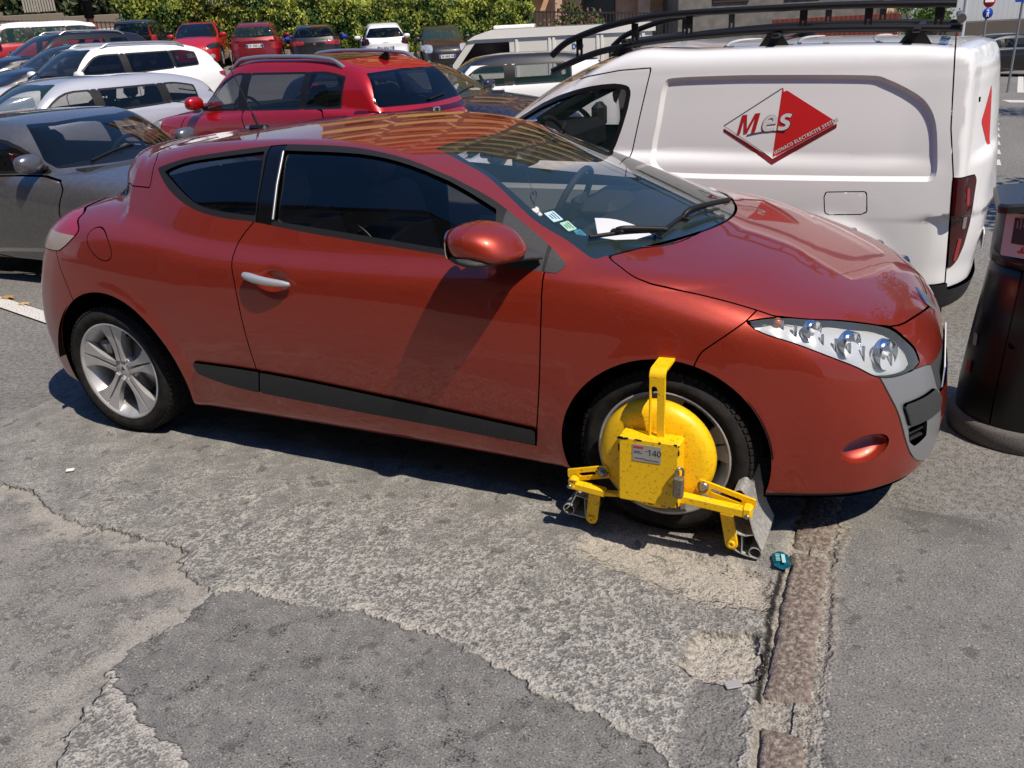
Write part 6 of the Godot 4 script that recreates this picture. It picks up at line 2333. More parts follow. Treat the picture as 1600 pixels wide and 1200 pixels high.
func other_cars() -> void:
	var LENS := mat(srgb(205, 212, 216), .08, .55)
	LENS.clearcoat_enabled = true
	var yw := 2.171
	var g := func(x: float, z: float) -> Vector3: return Vector3(x, gy(x, z), z)
	# grey hatchback behind the coupe
	var p := {"L": 3.9, "W": 1.62, "H": 1.25, "xc": .62, "xh": .02, "xr": -1.45, "xb": -1.86, "yc": .90, "yb": .92, "yh": .68, "belt": .86, "rise": .05, "tum": .19, "cell": .03, "wheel": .30,
		"paint": paint(srgb(92, 93, 97), .3, .5, .4), "glass": glass(srgb(22, 26, 28), .45), "windows": [[.30, -.52], [-.62, -1.28]], "handles": [-.35], "handle_paint": MT.chrome,
		"doors": [[.46, .83, .44, .60, .42, .24, -.55, .24, -.60, .55, -.58, .86, -.2, .86]], "mirror_paint": mat(srgb(120, 122, 128), .3, .7)}
	p.lamps = [head_lamps(1.95, .81, .45, .8, .56, .70, LENS), tail_lamps(1.95, .81, .5, .8, .62, .82, MT.redlens)]
	var c := hatch(p, "grey_hatchback", "dusty grey hatchback parked directly behind the orange-red coupe", g.call(-5.49, -1.74), 0.0)
	wiper_pair(c, p)
	# red SUV seen from behind
	p = {"L": 4.15, "W": 1.70, "H": 1.50, "xc": .98, "xh": .28, "xr": -1.5, "xb": -1.92, "yc": 1.0, "yb": 1.02, "yh": .84, "belt": .99, "rise": .05, "tum": .20, "cell": .03, "wheel": .34,
		"paint": paint(srgb(172, 6, 16), 0.0, .35, .35), "glass": glass(srgb(14, 20, 18), .45), "windows": [[.74, -.02], [-.12, -.92], [-.96, -1.42]], "handles": [-.30, -1.2], "handle_paint": MT.chrome,
		"doors": [[.85, .98, .8, .5, .75, .3, -.1, .3, -.08, 1.02], [-.11, 1.02, -.12, .3, -.85, .3, -1.12, .6, -1.22, 1.02]], "mirrors": true, "rails": [.25, -1.35],
		"rear_glass_bottom": 1.02, "rear_glass_top": 1.34, "black_bumper": .42, "plates": [[.62, -1.0, "FK 285 WD"]]}
	p.lamps = [["tail_lamp", MT.darkred, 2, [-.1, .945, -.1, .985, .5, .99, .8, 1.03, .9, 1.0, .9, .89, .62, .90, .5, .945], [[0, -1.6, -1.0]]], head_lamps(2.07, .85, .5, .85, .76, .88, LENS)]
	c = hatch(p, "red_suv", "glossy dark red SUV with silver roof rails and black glass roof", g.call(-5.72, -4.69), 2.98)
	var B: Body = bodies[c]
	var pan := sh()
	for i in 10:
		for k in 8:
			var q := []
			for e in [[0, 0], [1, 0], [1, 1], [0, 1]]: q.append(B.on_top(lerpf(.12, -1.22, (i + e[0]) / 10.0), lerpf(-.50, .50, (k + e[1]) / 8.0), .004))
			pan.smooth(1).quad(q[0], q[3], q[2], q[1])
	put("glass_roof", pan.mesh(), MT.gloss_black, c)
	var fin := sh()
	var fp := B.on_top(-1.36, 0.0)
	fin.prism(v2s([-.09, -.01, .08, -.01, -.02, .05, -.06, .07, -.09, .06]), .035, Transform3D(Basis(), fp + Vector3(0, 0, -.0175)), .01)
	put("shark_fin_aerial", fin.mesh(), MT.gloss_black, c)
	var bd := sh()
	var bp := B.on_front(.95, .0, -1.0, .012)
	bd.prism(rounded_rect(.11, .085, .02), .008, Transform3D(Basis(Vector3.UP, -PI / 2), bp), .003)
	var bo := put("tailgate_badge", bd.mesh(), MT.chrome, c)
	put("badge_letter", text_mesh("H", .05, true, .004), MT.ink, bo, Transform3D(Basis(Vector3.UP, -PI / 2), bp + Vector3(-.012, 0, 0)))
	# row on the left
	p = {"L": 3.95, "W": 1.64, "H": 1.33, "xc": 1.0, "xh": .32, "xr": -1.55, "xb": -1.86, "yc": .93, "yb": .96, "yh": .70, "belt": .90, "rise": .08, "tum": .20, "cell": .036, "windows": [[.66, -.12], [-.2, -.98], [-1.06, -1.48]],
		"paint": paint(srgb(182, 185, 194), 0.0, .4, .4), "screen": glass(srgb(60, 80, 76), .35), "handles": [-.4, -1.2], "doors": [[.78, .9, .74, .3, -.14, .3, -.13, .93], [-.17, .93, -.18, .3, -.9, .3, -1.2, .6, -1.25, .95]]}
	p.lamps = [head_lamps(1.97, .82, .42, .85, .58, .72, LENS), tail_lamps(1.97, .82, .5, .85, .70, .9, MT.redlens)]
	c = hatch(p, "silver_hatchback", "silver-blue five-door hatchback left of the red SUV", g.call(-8.86, -4.26), -1.845)
	wiper_pair(c, p)
	p = {"L": 4.2, "W": 1.72, "H": 1.50, "xc": 1.05, "xh": .36, "xr": -1.55, "xb": -1.98, "yc": 1.03, "yb": 1.06, "yh": .82, "belt": 1.0, "rise": .12, "tum": .20, "cell": .036, "windows": [[.70, -.14], [-.22, -.98], [-1.0, -1.45]],
		"paint": paint(srgb(232, 232, 232), 0.0, 0.0, .5), "glass": glass(srgb(10, 12, 16), .62), "screen": glass(srgb(40, 44, 44), .45), "rails": [.1, -1.3], "handles": [-.4, -1.25], "doors": [[.8, 1.0, .76, .35, -.16, .35, -.15, 1.05]]}
	p.lamps = [head_lamps(2.1, .86, .42, .9, .68, .86, LENS), ["tail_lamp", MT.redlens, 0, [-2.2, .98, -1.78, .99, -1.85, .92, -2.2, .88], [[2, .4, 1.0]]]]
	c = hatch(p, "white_estate", "white estate car with dark tinted windows behind the silver hatchback", g.call(-11.7, -7.42), -1.875)
	wiper_pair(c, p)
	p = {"L": 3.9, "W": 1.6, "H": 1.36, "xc": 1.0, "xh": .3, "paint": paint(srgb(40, 41, 48), 0.0, .4, .4), "screen": glass(srgb(50, 56, 56), .4), "belt": .9, "tum": .19, "cell": .045}
	p.lamps = [head_lamps(1.95, .8, .42, .85, .58, .72, LENS)]
	hatch(p, "dark_grey_hatchback", "dark grey hatchback half hidden behind the white estate's bonnet", g.call(-14.45, -9.4), -1.875)
	p = {"L": 4.0, "W": 1.64, "H": 1.40, "xc": 1.02, "xh": .3, "paint": paint(srgb(22, 22, 28), 0.0, .3, .4), "screen": glass(srgb(50, 60, 56), .4), "belt": .92, "tum": .19, "cell": .045, "rails": [.1, -1.3]}
	p.lamps = [head_lamps(2.0, .82, .42, .85, .62, .76, LENS)]
	hatch(p, "black_estate", "black car with bright roof rails between the dark grey and red-white cars", g.call(-16.8, -11.05), -1.875)
	p = {"L": 3.9, "W": 1.66, "H": 1.46, "xc": 1.15, "xh": .62, "xr": -1.7, "xb": -1.9, "yc": 1.0, "belt": .98, "rise": .0, "tum": .16, "cell": .045, "windows": [[.85, .02], [-.1, -.95], [-1.03, -1.7]], "roof_from": 1.29, "mirror_paint": MT.white,
		"paint": paint(srgb(165, 14, 26), 0.0, .1, .45), "roofpaint": paint(srgb(236, 236, 236), 0.0, 0.0, .5), "glass": glass(srgb(60, 90, 84), .3)}
	hatch(p, "red_people_carrier", "red people carrier with a white roof at the far left", g.call(-20.3, -12.95), -1.928)
	# blue car and small car behind the SUV
	p = {"L": 4.0, "W": 1.64, "H": 1.30, "xc": .8, "xh": .05, "yc": .93, "yb": .95, "yh": .70, "belt": .88, "tum": .20, "cell": .036, "paint": paint(srgb(24, 28, 52), .3, .3, .4), "screen": glass(srgb(80, 90, 80), .35)}
	p.lamps = [head_lamps(2.0, .82, .42, .85, .56, .70, LENS)]
	c = hatch(p, "navy_hatchback", "dusty navy blue hatchback nosing out between the red SUV and the van", g.call(-5.05, -6.55), -.03)
	wiper_pair(c, p)
	p = {"L": 3.3, "W": 1.50, "H": 1.31, "xc": .92, "xh": .42, "xr": -1.25, "xb": -1.48, "yc": .93, "belt": .90, "rise": .03, "tum": .15, "cell": .036, "windows": [[.62, -.05], [-.15, -.95]], "roof_from": 1.18, "wheel": .28,
		"paint": paint(srgb(226, 228, 230), 0.0, 0.0, .5), "roofpaint": paint(srgb(34, 35, 40), 0.0, .2, .4), "glass": glass(srgb(50, 76, 68), .3)}
	hatch(p, "white_city_car", "small white city car with a black roof beside the navy hatchback", g.call(-4.95, -8.5), -2.72)
	# row along the hedge
	p = {"L": 3.3, "W": 1.5, "H": 1.45, "xc": 1.0, "xh": .5, "xr": -1.4, "xb": -1.55, "belt": .92, "tum": .14, "cell": .05, "wheel": .27, "paint": paint(srgb(24, 26, 40), 0.0, .2, .4), "rear_glass_bottom": .95, "rear_glass_top": 1.33}
	p.lamps = [["tail_lamp", MT.redlens, 2, [.58, .80, .56, 1.36, .9, 1.36, .9, .80], [[0, -1.15, -1.0], [1, .8, 1.0]]]]
	hatch(p, "navy_city_car", "boxy navy city car with tall red tail lamps at the hedge's left end", g.call(-23.34, -19.91), yw, )
	p = {"L": 3.75, "W": 1.6, "H": 1.40, "xc": 1.0, "xh": .3, "yc": .95, "yh": .74, "belt": .9, "tum": .19, "cell": .05, "paint": paint(srgb(178, 12, 20), 0.0, .1, .45), "screen": glass(srgb(22, 26, 34), .6), "plates": [[.42, 1.0, "DA 731 HK"]]}
	p.lamps = [head_lamps(1.87, .8, .42, .8, .58, .76, mat(srgb(60, 64, 72), .1, .5)), ["fog_lamp", LENS, 2, [.5, .32, .5, .42, .62, .42, .62, .32], [[0, 1.2, 1.0]]]]
	hatch(p, "red_hatchback", "bright red hatchback facing out, in front of the hedge", g.call(-21.78, -20.88), -.970)
	p = {"L": 3.95, "W": 1.65, "H": 1.42, "xc": 1.0, "xh": .3, "xr": -1.6, "xb": -1.88, "yb": .92, "belt": .9, "tum": .19, "cell": .045, "paint": paint(srgb(120, 20, 28), 0.0, .3, .4), "rear_glass": glass(srgb(40, 54, 54), .5), "rear_glass_bottom": .96, "rear_glass_top": 1.27, "plates": [[.72, -1.0, "CX 150 LB"]]}
	p.lamps = [tail_lamps(1.97, .82, .52, .9, .62, .86, MT.redlens)]
	hatch(p, "maroon_hatchback", "maroon hatchback parked nose to the hedge, white plate on its tailgate", g.call(-20.08, -21.80), yw)
	p = {"L": 4.0, "W": 1.66, "H": 1.38, "xc": 1.0, "xh": .2, "xr": -1.55, "xb": -1.9, "yb": .95, "belt": .92, "tum": .22, "cell": .045, "paint": paint(srgb(30, 27, 28), 0.0, .2, .4), "rear_glass_bottom": .98, "rear_glass_top": 1.26}
	p.lamps = [tail_lamps(2.0, .83, .34, .9, .76, .88, MT.redlens)]
	c = hatch(p, "black_hatchback", "black hatchback with wide red tail lamps, third from the hedge's left", g.call(-18.42, -22.65), yw)
	for s in [-1.0, 1.0]:
		var ms := sh()
		ms.box(Vector3(.55, .95, s * .95), Vector3(.12, .15, .2), .05)
		put("blue_mirror_cap", ms.mesh(), MT.blue, c)
	var eb := sh()
	var ep := (bodies[c] as Body).on_front(.82, 0.0, -1.0, .008)
	eb.prism(rounded_rect(.1, .13, .045), .006, Transform3D(Basis(Vector3.UP, -PI / 2), ep))
	put("tailgate_badge", eb.mesh(), MT.chrome, c)
	p = {"L": 3.6, "W": 1.58, "H": 1.45, "xc": .95, "xh": .4, "xr": -1.4, "xb": -1.72, "yb": .96, "belt": .92, "tum": .21, "cell": .045, "paint": paint(srgb(234, 236, 240), 0.0, 0.0, .5), "rear_glass_bottom": 1.0, "rear_glass_top": 1.29, "plates": [[.70, -1.0, "EV 904 TS"]]}
	p.lamps = [tail_lamps(1.8, .79, .52, .9, .80, .99, MT.darkred)]
	c = hatch(p, "white_hatchback", "white hatchback with its tailgate towards us, against the hedge", g.call(-16.30, -23.45), yw)
	p = {"L": 3.5, "W": 1.56, "H": 1.40, "xc": .95, "xh": .35, "yc": .98, "yh": .80, "belt": .92, "tum": .17, "cell": .045, "paint": paint(srgb(36, 32, 31), 0.0, .2, .4), "screen": glass(srgb(70, 90, 84), .4), "plates": [[.48, 1.0, "CM 662 GZ"]]}
	p.lamps = [["headlight", LENS, 2, [.46, .62, .44, .80, .54, .84, .72, .82, .74, .66, .6, .6], [[0, .9, 1.0]]], ["fog_lamp", LENS, 2, [.54, .30, .54, .38, .62, .38, .62, .30], [[0, 1.0, 1.0]]]]
	c = hatch(p, "black_city_car", "black-brown city car facing out beside the hedge's right end", g.call(-14.53, -24.19), -.970)
	var ch := sh()
	var cp := (bodies[c] as Body).on_front(.70, 0.0, 1.0, .01)
	for k in 2: ch.prism(v2s([-.1, -.03 + k * .045, 0, .02 + k * .045, .1, -.03 + k * .045, .1, -.01 + k * .045, 0, .045 + k * .045, -.1, -.01 + k * .045]), .008, Transform3D(Basis(Vector3.UP, PI / 2), cp))
	put("double_chevron", ch.mesh(), MT.chrome, c)
	p = {"L": 4.1, "W": 1.7, "H": 1.38, "xc": .8, "xh": .2, "xr": -1.2, "xb": -1.75, "belt": .9, "cell": .05, "paint": paint(srgb(12, 12, 14), 0.0, .2, .3), "screen": glass(srgb(40, 70, 100), .5)}
	p.lamps = [head_lamps(2.05, .85, .42, .9, .6, .76, LENS)]
	hatch(p, "black_saloon", "black rounded car parked by the grey wall at upper right", g.call(2.84, -32.87), .513)

func wiper_pair(root: Node3D, p: Dictionary) -> void:
	var B: Body = bodies[root]
	var xc: float = p.xc
	for q in [[.45, .02], [-.15, -.5]]:
		var w := sh()
		var a := B.on_top(xc - .10 - .3 * q[0] * q[0], q[0], .015)
		var b := B.on_top(xc - .16 - .3 * q[1] * q[1], q[1], .015)
		w.tube(PackedVector3Array([a, (a + b) * .5 + Vector3(0, .008, 0), b]), .01, 6)
		put("wiper", w.mesh(), MT.trim, root)

func cloth_on_seat() -> void:
	var s := sh()
	s.box(Vector3.ZERO, Vector3(.4, .18, .5), .08)
	var o := put(numbered("blue_cloth"), s.mesh(), mat(srgb(60, 130, 200), .9), self, Transform3D(Basis(Vector3.UP, -1.845), Vector3(-8.86, gy(-8.86, -4.26) + .90, -4.26) + Basis(Vector3.UP, -1.845) * Vector3(.25, 0, -.42)))
	tag(o, "light blue cloth lying on the dashboard side of the silver hatchback", "cloth")

# ---------------------------------------------------------------- white box van beyond
func old_van() -> void:
	var root := thing("cab_van", "old white cab van with a ribbed body, beyond the white panel van", "van", Vector3(-5.60, gy(-5.3, -11.8), -11.78), -2.772)
	var W := paint(srgb(238, 237, 232), 0.0, 0.0, .6)
	var GY := mat(srgb(222, 220, 213), .6)
	var body := sh()
	# side outline extruded across, with a stepped roof
	body.prism(v2s([-1.75, .30, 1.72, .30, 1.95, .45, 1.95, .78, 1.70, .95, 1.28, 1.46, 1.15, 1.50, -1.75, 1.50]), 1.52, Transform3D(Basis(), Vector3(0, 0, -.76)), .03)
	put("bodywork", body.mesh(), GY, root)
	var rf := sh()
	rf.prism(v2s([1.33, 1.44, 1.2, 1.52, .9, 1.60, -1.80, 1.60, -1.80, 1.46, 1.2, 1.46]), 1.58, Transform3D(Basis(), Vector3(0, 0, -.79)), .03)
	put("roof", rf.mesh(), W, root)
	var hat := sh()
	hat.box(Vector3(.55, 1.63, 0), Vector3(.7, .06, 1.0), .02)
	put("roof_hatch", hat.mesh(), W, root)
	for s in [-1.0, 1.0]:
		var w := sh()
		w.prism(v2s([1.58, .93, 1.20, 1.40, .62, 1.40, .62, .93]), .006, Transform3D(Basis(), Vector3(0, 0, s * .762 - (.006 if s < 0 else 0.0))))
		put("cab_window", w.mesh(), MT.gloss_black, root)
		for x in [.50, -.05, -.12, -.85, -.92, -1.6]:
			var r := sh()
			r.box(Vector3(x, .92, s * .768), Vector3(.05, 1.05, .02), .006)
			put("body_rib", r.mesh(), W, root)
		var mr := sh()
		mr.box(Vector3(1.62, .98, s * .92), Vector3(.08, .24, .16), .03)
		mr.bar(Vector3(1.6, .9, s * .76), Vector3(1.62, .95, s * .9), .03, .03)
		put("door_mirror", mr.mesh(), MT.trim, root)
	var ws := sh()
	ws.prism(v2s([-.66, .0, .66, .0, .60, .56, -.60, .56]), .008, Transform3D(Basis(Vector3(0, 0, 1), .69) * Basis(Vector3.UP, PI / 2), Vector3(1.705, .965, 0)))
	put("windscreen", ws.mesh(), MT.gloss_black, root)
	var hl := sh()
	for s in [-1.0, 1.0]: hl.prism(rounded_rect(.22, .16, .04), .02, Transform3D(Basis(Vector3.UP, PI / 2), Vector3(1.945, .65, s * .55)))
	put("headlight", hl.mesh(), MT.chrome, root).set_meta("kind", "stuff")
	var bl := mat(srgb(40, 90, 160), .5)
	put("lettering", text_mesh("D O", .085, true, .004), bl, root, Transform3D(Basis(Vector3.UP, PI), Vector3(-.52, 1.28, -.764)))
	put("lettering", text_mesh("IMPIANTI", .05, true, .004), bl, root, Transform3D(Basis(Vector3.UP, PI), Vector3(-.48, 1.06, -.764)))
	put("lettering", text_mesh("TEL", .05, true, .004), bl, root, Transform3D(Basis(Vector3.UP, PI), Vector3(-.34, .92, -.764)))
	for s in [-1.0, 1.0]:
		wheel_parts(root, Vector3(1.3, .3, s * .68), s > 0, .30, .19, 7)
		wheel_parts(root, Vector3(-1.1, .3, s * .68), s > 0, .30, .19, 7)
	# grey covered trailer standing behind it
	var t := thing("covered_trailer", "grey covered trailer with a black emblem, behind the rack of the panel van", "trailer", Vector3(-3.05, gy(-3.0, -11.5), -11.3), -2.9)
	var b := sh()
	b.box(Vector3(0, .86, 0), Vector3(2.3, .95, 1.3), .04)
	put("cover", b.mesh(), mat(srgb(96, 96, 96), .7), t)
	var ch := sh()
	ch.box(Vector3(0, .34, 0), Vector3(2.2, .08, 1.2), .01)
	ch.bar(Vector3(1.1, .36, 0), Vector3(1.9, .36, 0), .06, .06)
	put("chassis", ch.mesh(), MT.dark, t)
	var em := sh()
	em.prism(v2s([-.09, -.05, -.03, -.02, .02, -.07, .06, -.02, .1, -.03, .05, .06, -.04, .07, -.03, .02]), .006, Transform3D(Basis(Vector3.UP, PI), Vector3(-.35, 1.12, -.652)))
	put("emblem", em.mesh(), MT.ink, t)
	for s in [-1.0, 1.0]: wheel_parts(t, Vector3(-.1, .28, s * .6), s > 0, .28, .18, 7)

# ---------------------------------------------------------------- far surroundings
# local frame of the far side: origin D metres away, s to the right; x runs right, z towards us
func far_frame(D: float, s: float) -> Transform3D:
	var o := away(D, s)
	return Transform3D(Basis(Vector3(RT.x, 0, RT.y), Vector3.UP, Vector3(-FW.x, 0, -FW.y)), o)

func leaf_mesh() -> ArrayMesh:
	var s := sh()
	s.flat().tri(Vector3(0, 0, 0), Vector3(.32, .5, .1), Vector3(0, 1, 0))
	s.flat().tri(Vector3(0, 0, 0), Vector3(0, 1, 0), Vector3(-.32, .5, .1))
	return s.mesh()
var leaf: ArrayMesh
var leaf_mat: StandardMaterial3D
func leaves(called: String, parent: Node3D, pts: PackedVector3Array, size: float, cols: PackedColorArray, sd: int) -> void:
	if leaf == null:
		leaf = leaf_mesh()
		leaf_mat = mat(Color(1, 1, 1), .5, 0.0, .4)
		leaf_mat.vertex_color_use_as_albedo = true
		leaf_mat.backlight_enabled = true
		leaf_mat.backlight = Color(.35, .4, .2)
	var rg := RandomNumberGenerator.new()
	rg.seed = sd
	var mm := MultiMesh.new()
	mm.transform_format = MultiMesh.TRANSFORM_3D
	mm.use_colors = true
	mm.mesh = leaf
	mm.instance_count = pts.size()
	for i in pts.size():
		var b := Basis(Vector3(rg.randfn(), rg.randfn(), rg.randfn()).normalized(), rg.randf() * TAU).scaled(Vector3.ONE * size * rg.randf_range(.7, 1.35))
		mm.set_instance_transform(i, Transform3D(b, pts[i]))
		mm.set_instance_color(i, cols[i])
	var o := MultiMeshInstance3D.new()
	o.name = called
	o.multimesh = mm
	o.material_override = leaf_mat
	o.set_meta("kind", "stuff")
	parent.add_child(o, true)

func hedge(label: String, D: float, s0: float, s1: float, height: float, thick: float, count: int, dark: Color, light: Color, leafsize: float, sd: int) -> void:
	var F := far_frame(D, (s0 + s1) * .5)
	var root := thing("hedge", label, "hedge", F.origin)
	root.transform = F
	var rg := RandomNumberGenerator.new()
	rg.seed = sd
	var nz := FastNoiseLite.new(); nz.frequency = .55; nz.seed = sd; nz.fractal_octaves = 3
	var L := s1 - s0
	var pts := PackedVector3Array(); var cols := PackedColorArray()
	for i in count:
		var x := rg.randf_range(-L / 2, L / 2)
		var top := rg.randf() < .3
		var base := away(D, (s0 + s1) * .5 + x).y - F.origin.y
		var hh := height + nz.get_noise_2d(x, 50.0) * .28
		var y: float = hh * (1.0 + rg.randfn() * .02) if top else hh * (1.0 - pow(rg.randf(), 1.3) * .97)
		var bulge := nz.get_noise_2d(x * 1.3, y * 1.3) * .30 - .10 * smoothstep(.75, 1.0, y / hh)
		var z: float = rg.randf_range(-thick / 2, thick / 2) if top else thick / 2 + bulge + rg.randfn() * .045
		if not top and rg.randf() < .10: z -= .25
		if absf(x) > L / 2 - .35 and not top: z = rg.randf_range(-thick / 2, thick / 2)
		pts.append(Vector3(x, base + y, z))
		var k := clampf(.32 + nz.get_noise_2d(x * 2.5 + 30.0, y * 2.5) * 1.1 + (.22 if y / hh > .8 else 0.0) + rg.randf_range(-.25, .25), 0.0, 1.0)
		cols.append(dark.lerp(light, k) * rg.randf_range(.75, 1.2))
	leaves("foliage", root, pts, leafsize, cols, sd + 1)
	# twiggy core
	var core := sh()
	var n := int(L / .5)
	for i in n:
		var x := lerpf(-L / 2 + .2, L / 2 - .2, (i + .5) / n)
		var base := away(D, (s0 + s1) * .5 + x).y - F.origin.y
		core.box(Vector3(x, base + height * .46, nz.get_noise_2d(x, 9.0) * .1 - .05), Vector3(L / n * 1.1, height * .9, thick * .72), .12)
	put("twiggy_core", core.mesh(), rough_noise(mat(Color(1, 1, 1), .95), noise_tex(.2, FastNoiseLite.TYPE_SIMPLEX, 128, [[.3, srgb(20, 24, 12)], [.7, srgb(52, 60, 28)]], 2, 3), 2.0), root)

func railing(label: String, D: float, s0: float, s1: float, height: float, gap: float, m: Material, called := "railing") -> void:
	var F := far_frame(D, s0)
	var root := thing(called, label, "railing", F.origin)
	root.transform = F
	var n := int((s1 - s0) / gap)
	var bar := sh()
	bar.box(Vector3(0, height / 2, 0), Vector3(.028, height, .028))
	var bm := bar.mesh()
	for i in n + 1:
		var x := i * gap
		put("bar", bm, m, root, Transform3D(Basis(), Vector3(x, away(D, s0 + x).y - F.origin.y, 0)))
	for y in [height - .05, height * .12]:
		var r := sh()
		r.bar(Vector3(0, y, 0), Vector3(n * gap, away(D, s1).y - F.origin.y + y, 0), .05, .05)
		put("rail", r.mesh(), m, root)

func background() -> void:
	var YG := Color(.42, .46, .08)
	var DKG := Color(.05, .105, .02)
	hedge("tall clipped laurel hedge behind the far row of cars", 34.0, -13.05, 1.45, 2.15, 1.1, 24000, DKG, YG, .125, 41)
	hedge("low scrubby yellow-green hedge by the railing at upper left", 36.5, -26.0, -13.2, .85, .9, 7000, Color(.09, .12, .03), Color(.36, .30, .08), .13, 52)
	hedge("small bright hedge seen through the van's roof rack", 31.0, 4.6, 6.2, 1.0, .6, 2200, Color(.07, .12, .02), Color(.40, .42, .06), .1, 63)
	# low concrete wall at the foot of the hedge
	var conc := rough_noise(mat(Color(1, 1, 1), .9), noise_tex(.03, FastNoiseLite.TYPE_SIMPLEX, 256, [[.2, srgb(128, 120, 108)], [.8, srgb(168, 160, 146)]], 4, 6), .5)
	var F := far_frame(33.2, -13.2)
	var w := thing("low_wall", "low concrete wall along the foot of the tall hedge", "wall", F.origin)
	w.transform = F
	for i in 12:
		var x := i * 1.25
		var b := sh()
		b.box(Vector3(x + .62, away(33.2, -13.2 + x + .6).y - F.origin.y + .22, 0), Vector3(1.235, .56, .16), .015)
		put("wall_block", b.mesh(), conc, w)
	var RUST := mat(srgb(88, 46, 36), .7)
	var IRON := mat(srgb(40, 38, 38), .6)
	railing("rusty iron railing at upper left behind the parked row", 36.0, -24.0, -13.4, 1.35, .16, RUST)
	railing("dark iron railing between the tall hedge and the grey building", 36.0, 1.6, 7.0, 1.9, .14, IRON)
	for q in [[-14.85, "thick rust-red post in the railing at upper left"], [-11.9 - 1.6, "thin rust-red post where the railing meets the tall hedge"]]:
		var P := far_frame(35.8, q[0])
		var t := thing("railing_post", q[1], "post", P.origin)
		var s := sh()
		s.box(Vector3(0, .95, 0), Vector3(.2, 1.9, .2) if q[0] < -14 else Vector3(.09, 1.7, .09), .015)
		put("shaft", s.mesh(), RUST, t)
		if q[0] < -14:
			var c := sh()
			c.box(Vector3(0, 1.75, 0), Vector3(.26, .6, .26), .02)
			put("cap", c.mesh(), MT.dark, t)
	# railway strip and sheds behind it
	for q in [[40.0, -30.0, -12.5, .55, .5, srgb(200, 196, 186), "platform_edge", "pale concrete platform edge beyond the rusty railing", "platform"], [44.0, -33.0, -14.0, 1.5, .3, srgb(132, 122, 108), "yard_wall", "grey-brown yard wall far beyond the rusty railing", "wall"]]:
		var P := far_frame(q[0], (q[1] + q[2]) * .5)
		var t := thing(q[6], q[7], q[8], P.origin)
		t.transform = P
		var n := 7
		for i in n:
			var x: float = (i - (n - 1) * .5) * (q[2] - q[1]) / n
			var b := sh()
			b.box(Vector3(x, away(q[0], (q[1] + q[2]) * .5 + x).y - P.origin.y + q[3] * .5 + (.45 if q[0] < 42 else 0.0), 0), Vector3((q[2] - q[1]) / n - .02, q[3], q[4]), .02)
			put("slab", b.mesh(), mat(q[5], .9), t)
	var PK := far_frame(43.0, -20.6)
	var pk := thing("slatted_gate", "grey slatted gate above the rusty railing at upper left", "gate", PK.origin)
	pk.transform = PK
	for i in 12:
		var b := sh()
		b.box(Vector3(i * .12, 1.95, 0), Vector3(.08, .75, .05), .01)
		put("slat", b.mesh(), mat(srgb(168, 160, 146), .8), pk)
	shrub("dark round shrub beyond the railing at upper left", 39.0, -18.2, 1.0, .9, Color(.03, .05, .012), Color(.10, .15, .04), 1500, 71)
	shrub("oleander with pink flowers behind the dark railing", 36.8, 3.55, 1.9, 1.1, Color(.05, .08, .02), Color(.16, .20, .06), 2600, 72, true)
	building()
	grey_building()
	signs()
	opposite_house()
	hedge("dark line of trees far beyond the railing at upper left", 58.0, -44.0, -17.0, 7.0, 3.0, 9000, Color(.025, .04, .015), Color(.10, .13, .05), .42, 111)
	street_tree("young street tree standing right of the panel van, out of frame", Vector3(4.3, 0, -4.7), 2.6, 81)
	street_tree("street tree by the road bend, out of frame to the right", Vector3(5.2, gy(5.2, -14.4), -14.4), 2.8, 83)

func shrub(label: String, D: float, s: float, h: float, r: float, dark: Color, light: Color, n: int, sd: int, flowers := false) -> void:
	var P := far_frame(D, s)
	var t := thing("shrub", label, "shrub", P.origin)
	var rg := RandomNumberGenerator.new()
	rg.seed = sd
	var pts := PackedVector3Array(); var cols := PackedColorArray()
	var clumps := []
	for i in 14: clumps.append(Vector3(rg.randfn() * r * .45, rg.randf_range(.25, .95) * h, rg.randfn() * r * .45))
	for i in n:
		var c: Vector3 = clumps[rg.randi() % 14]
		pts.append(c + Vector3(rg.randfn(), rg.randfn() * .9, rg.randfn()) * r * .19)
		var k := rg.randf()
		cols.append(dark.lerp(light, k))
		if flowers and rg.randf() < .10 and c.y > h * .45: cols[i] = Color(.62, .16, .25)
	leaves("foliage", t, pts, .15 if flowers else .12, cols, sd)
	for i in 6:
		var st := sh()
		var c: Vector3 = clumps[i]
		st.tube(PackedVector3Array([Vector3(rg.randfn() * .1, 0, rg.randfn() * .1), c * .5, c]), .02, 5)
		put("stem", st.mesh(), mat(srgb(70, 56, 40), .9), t)

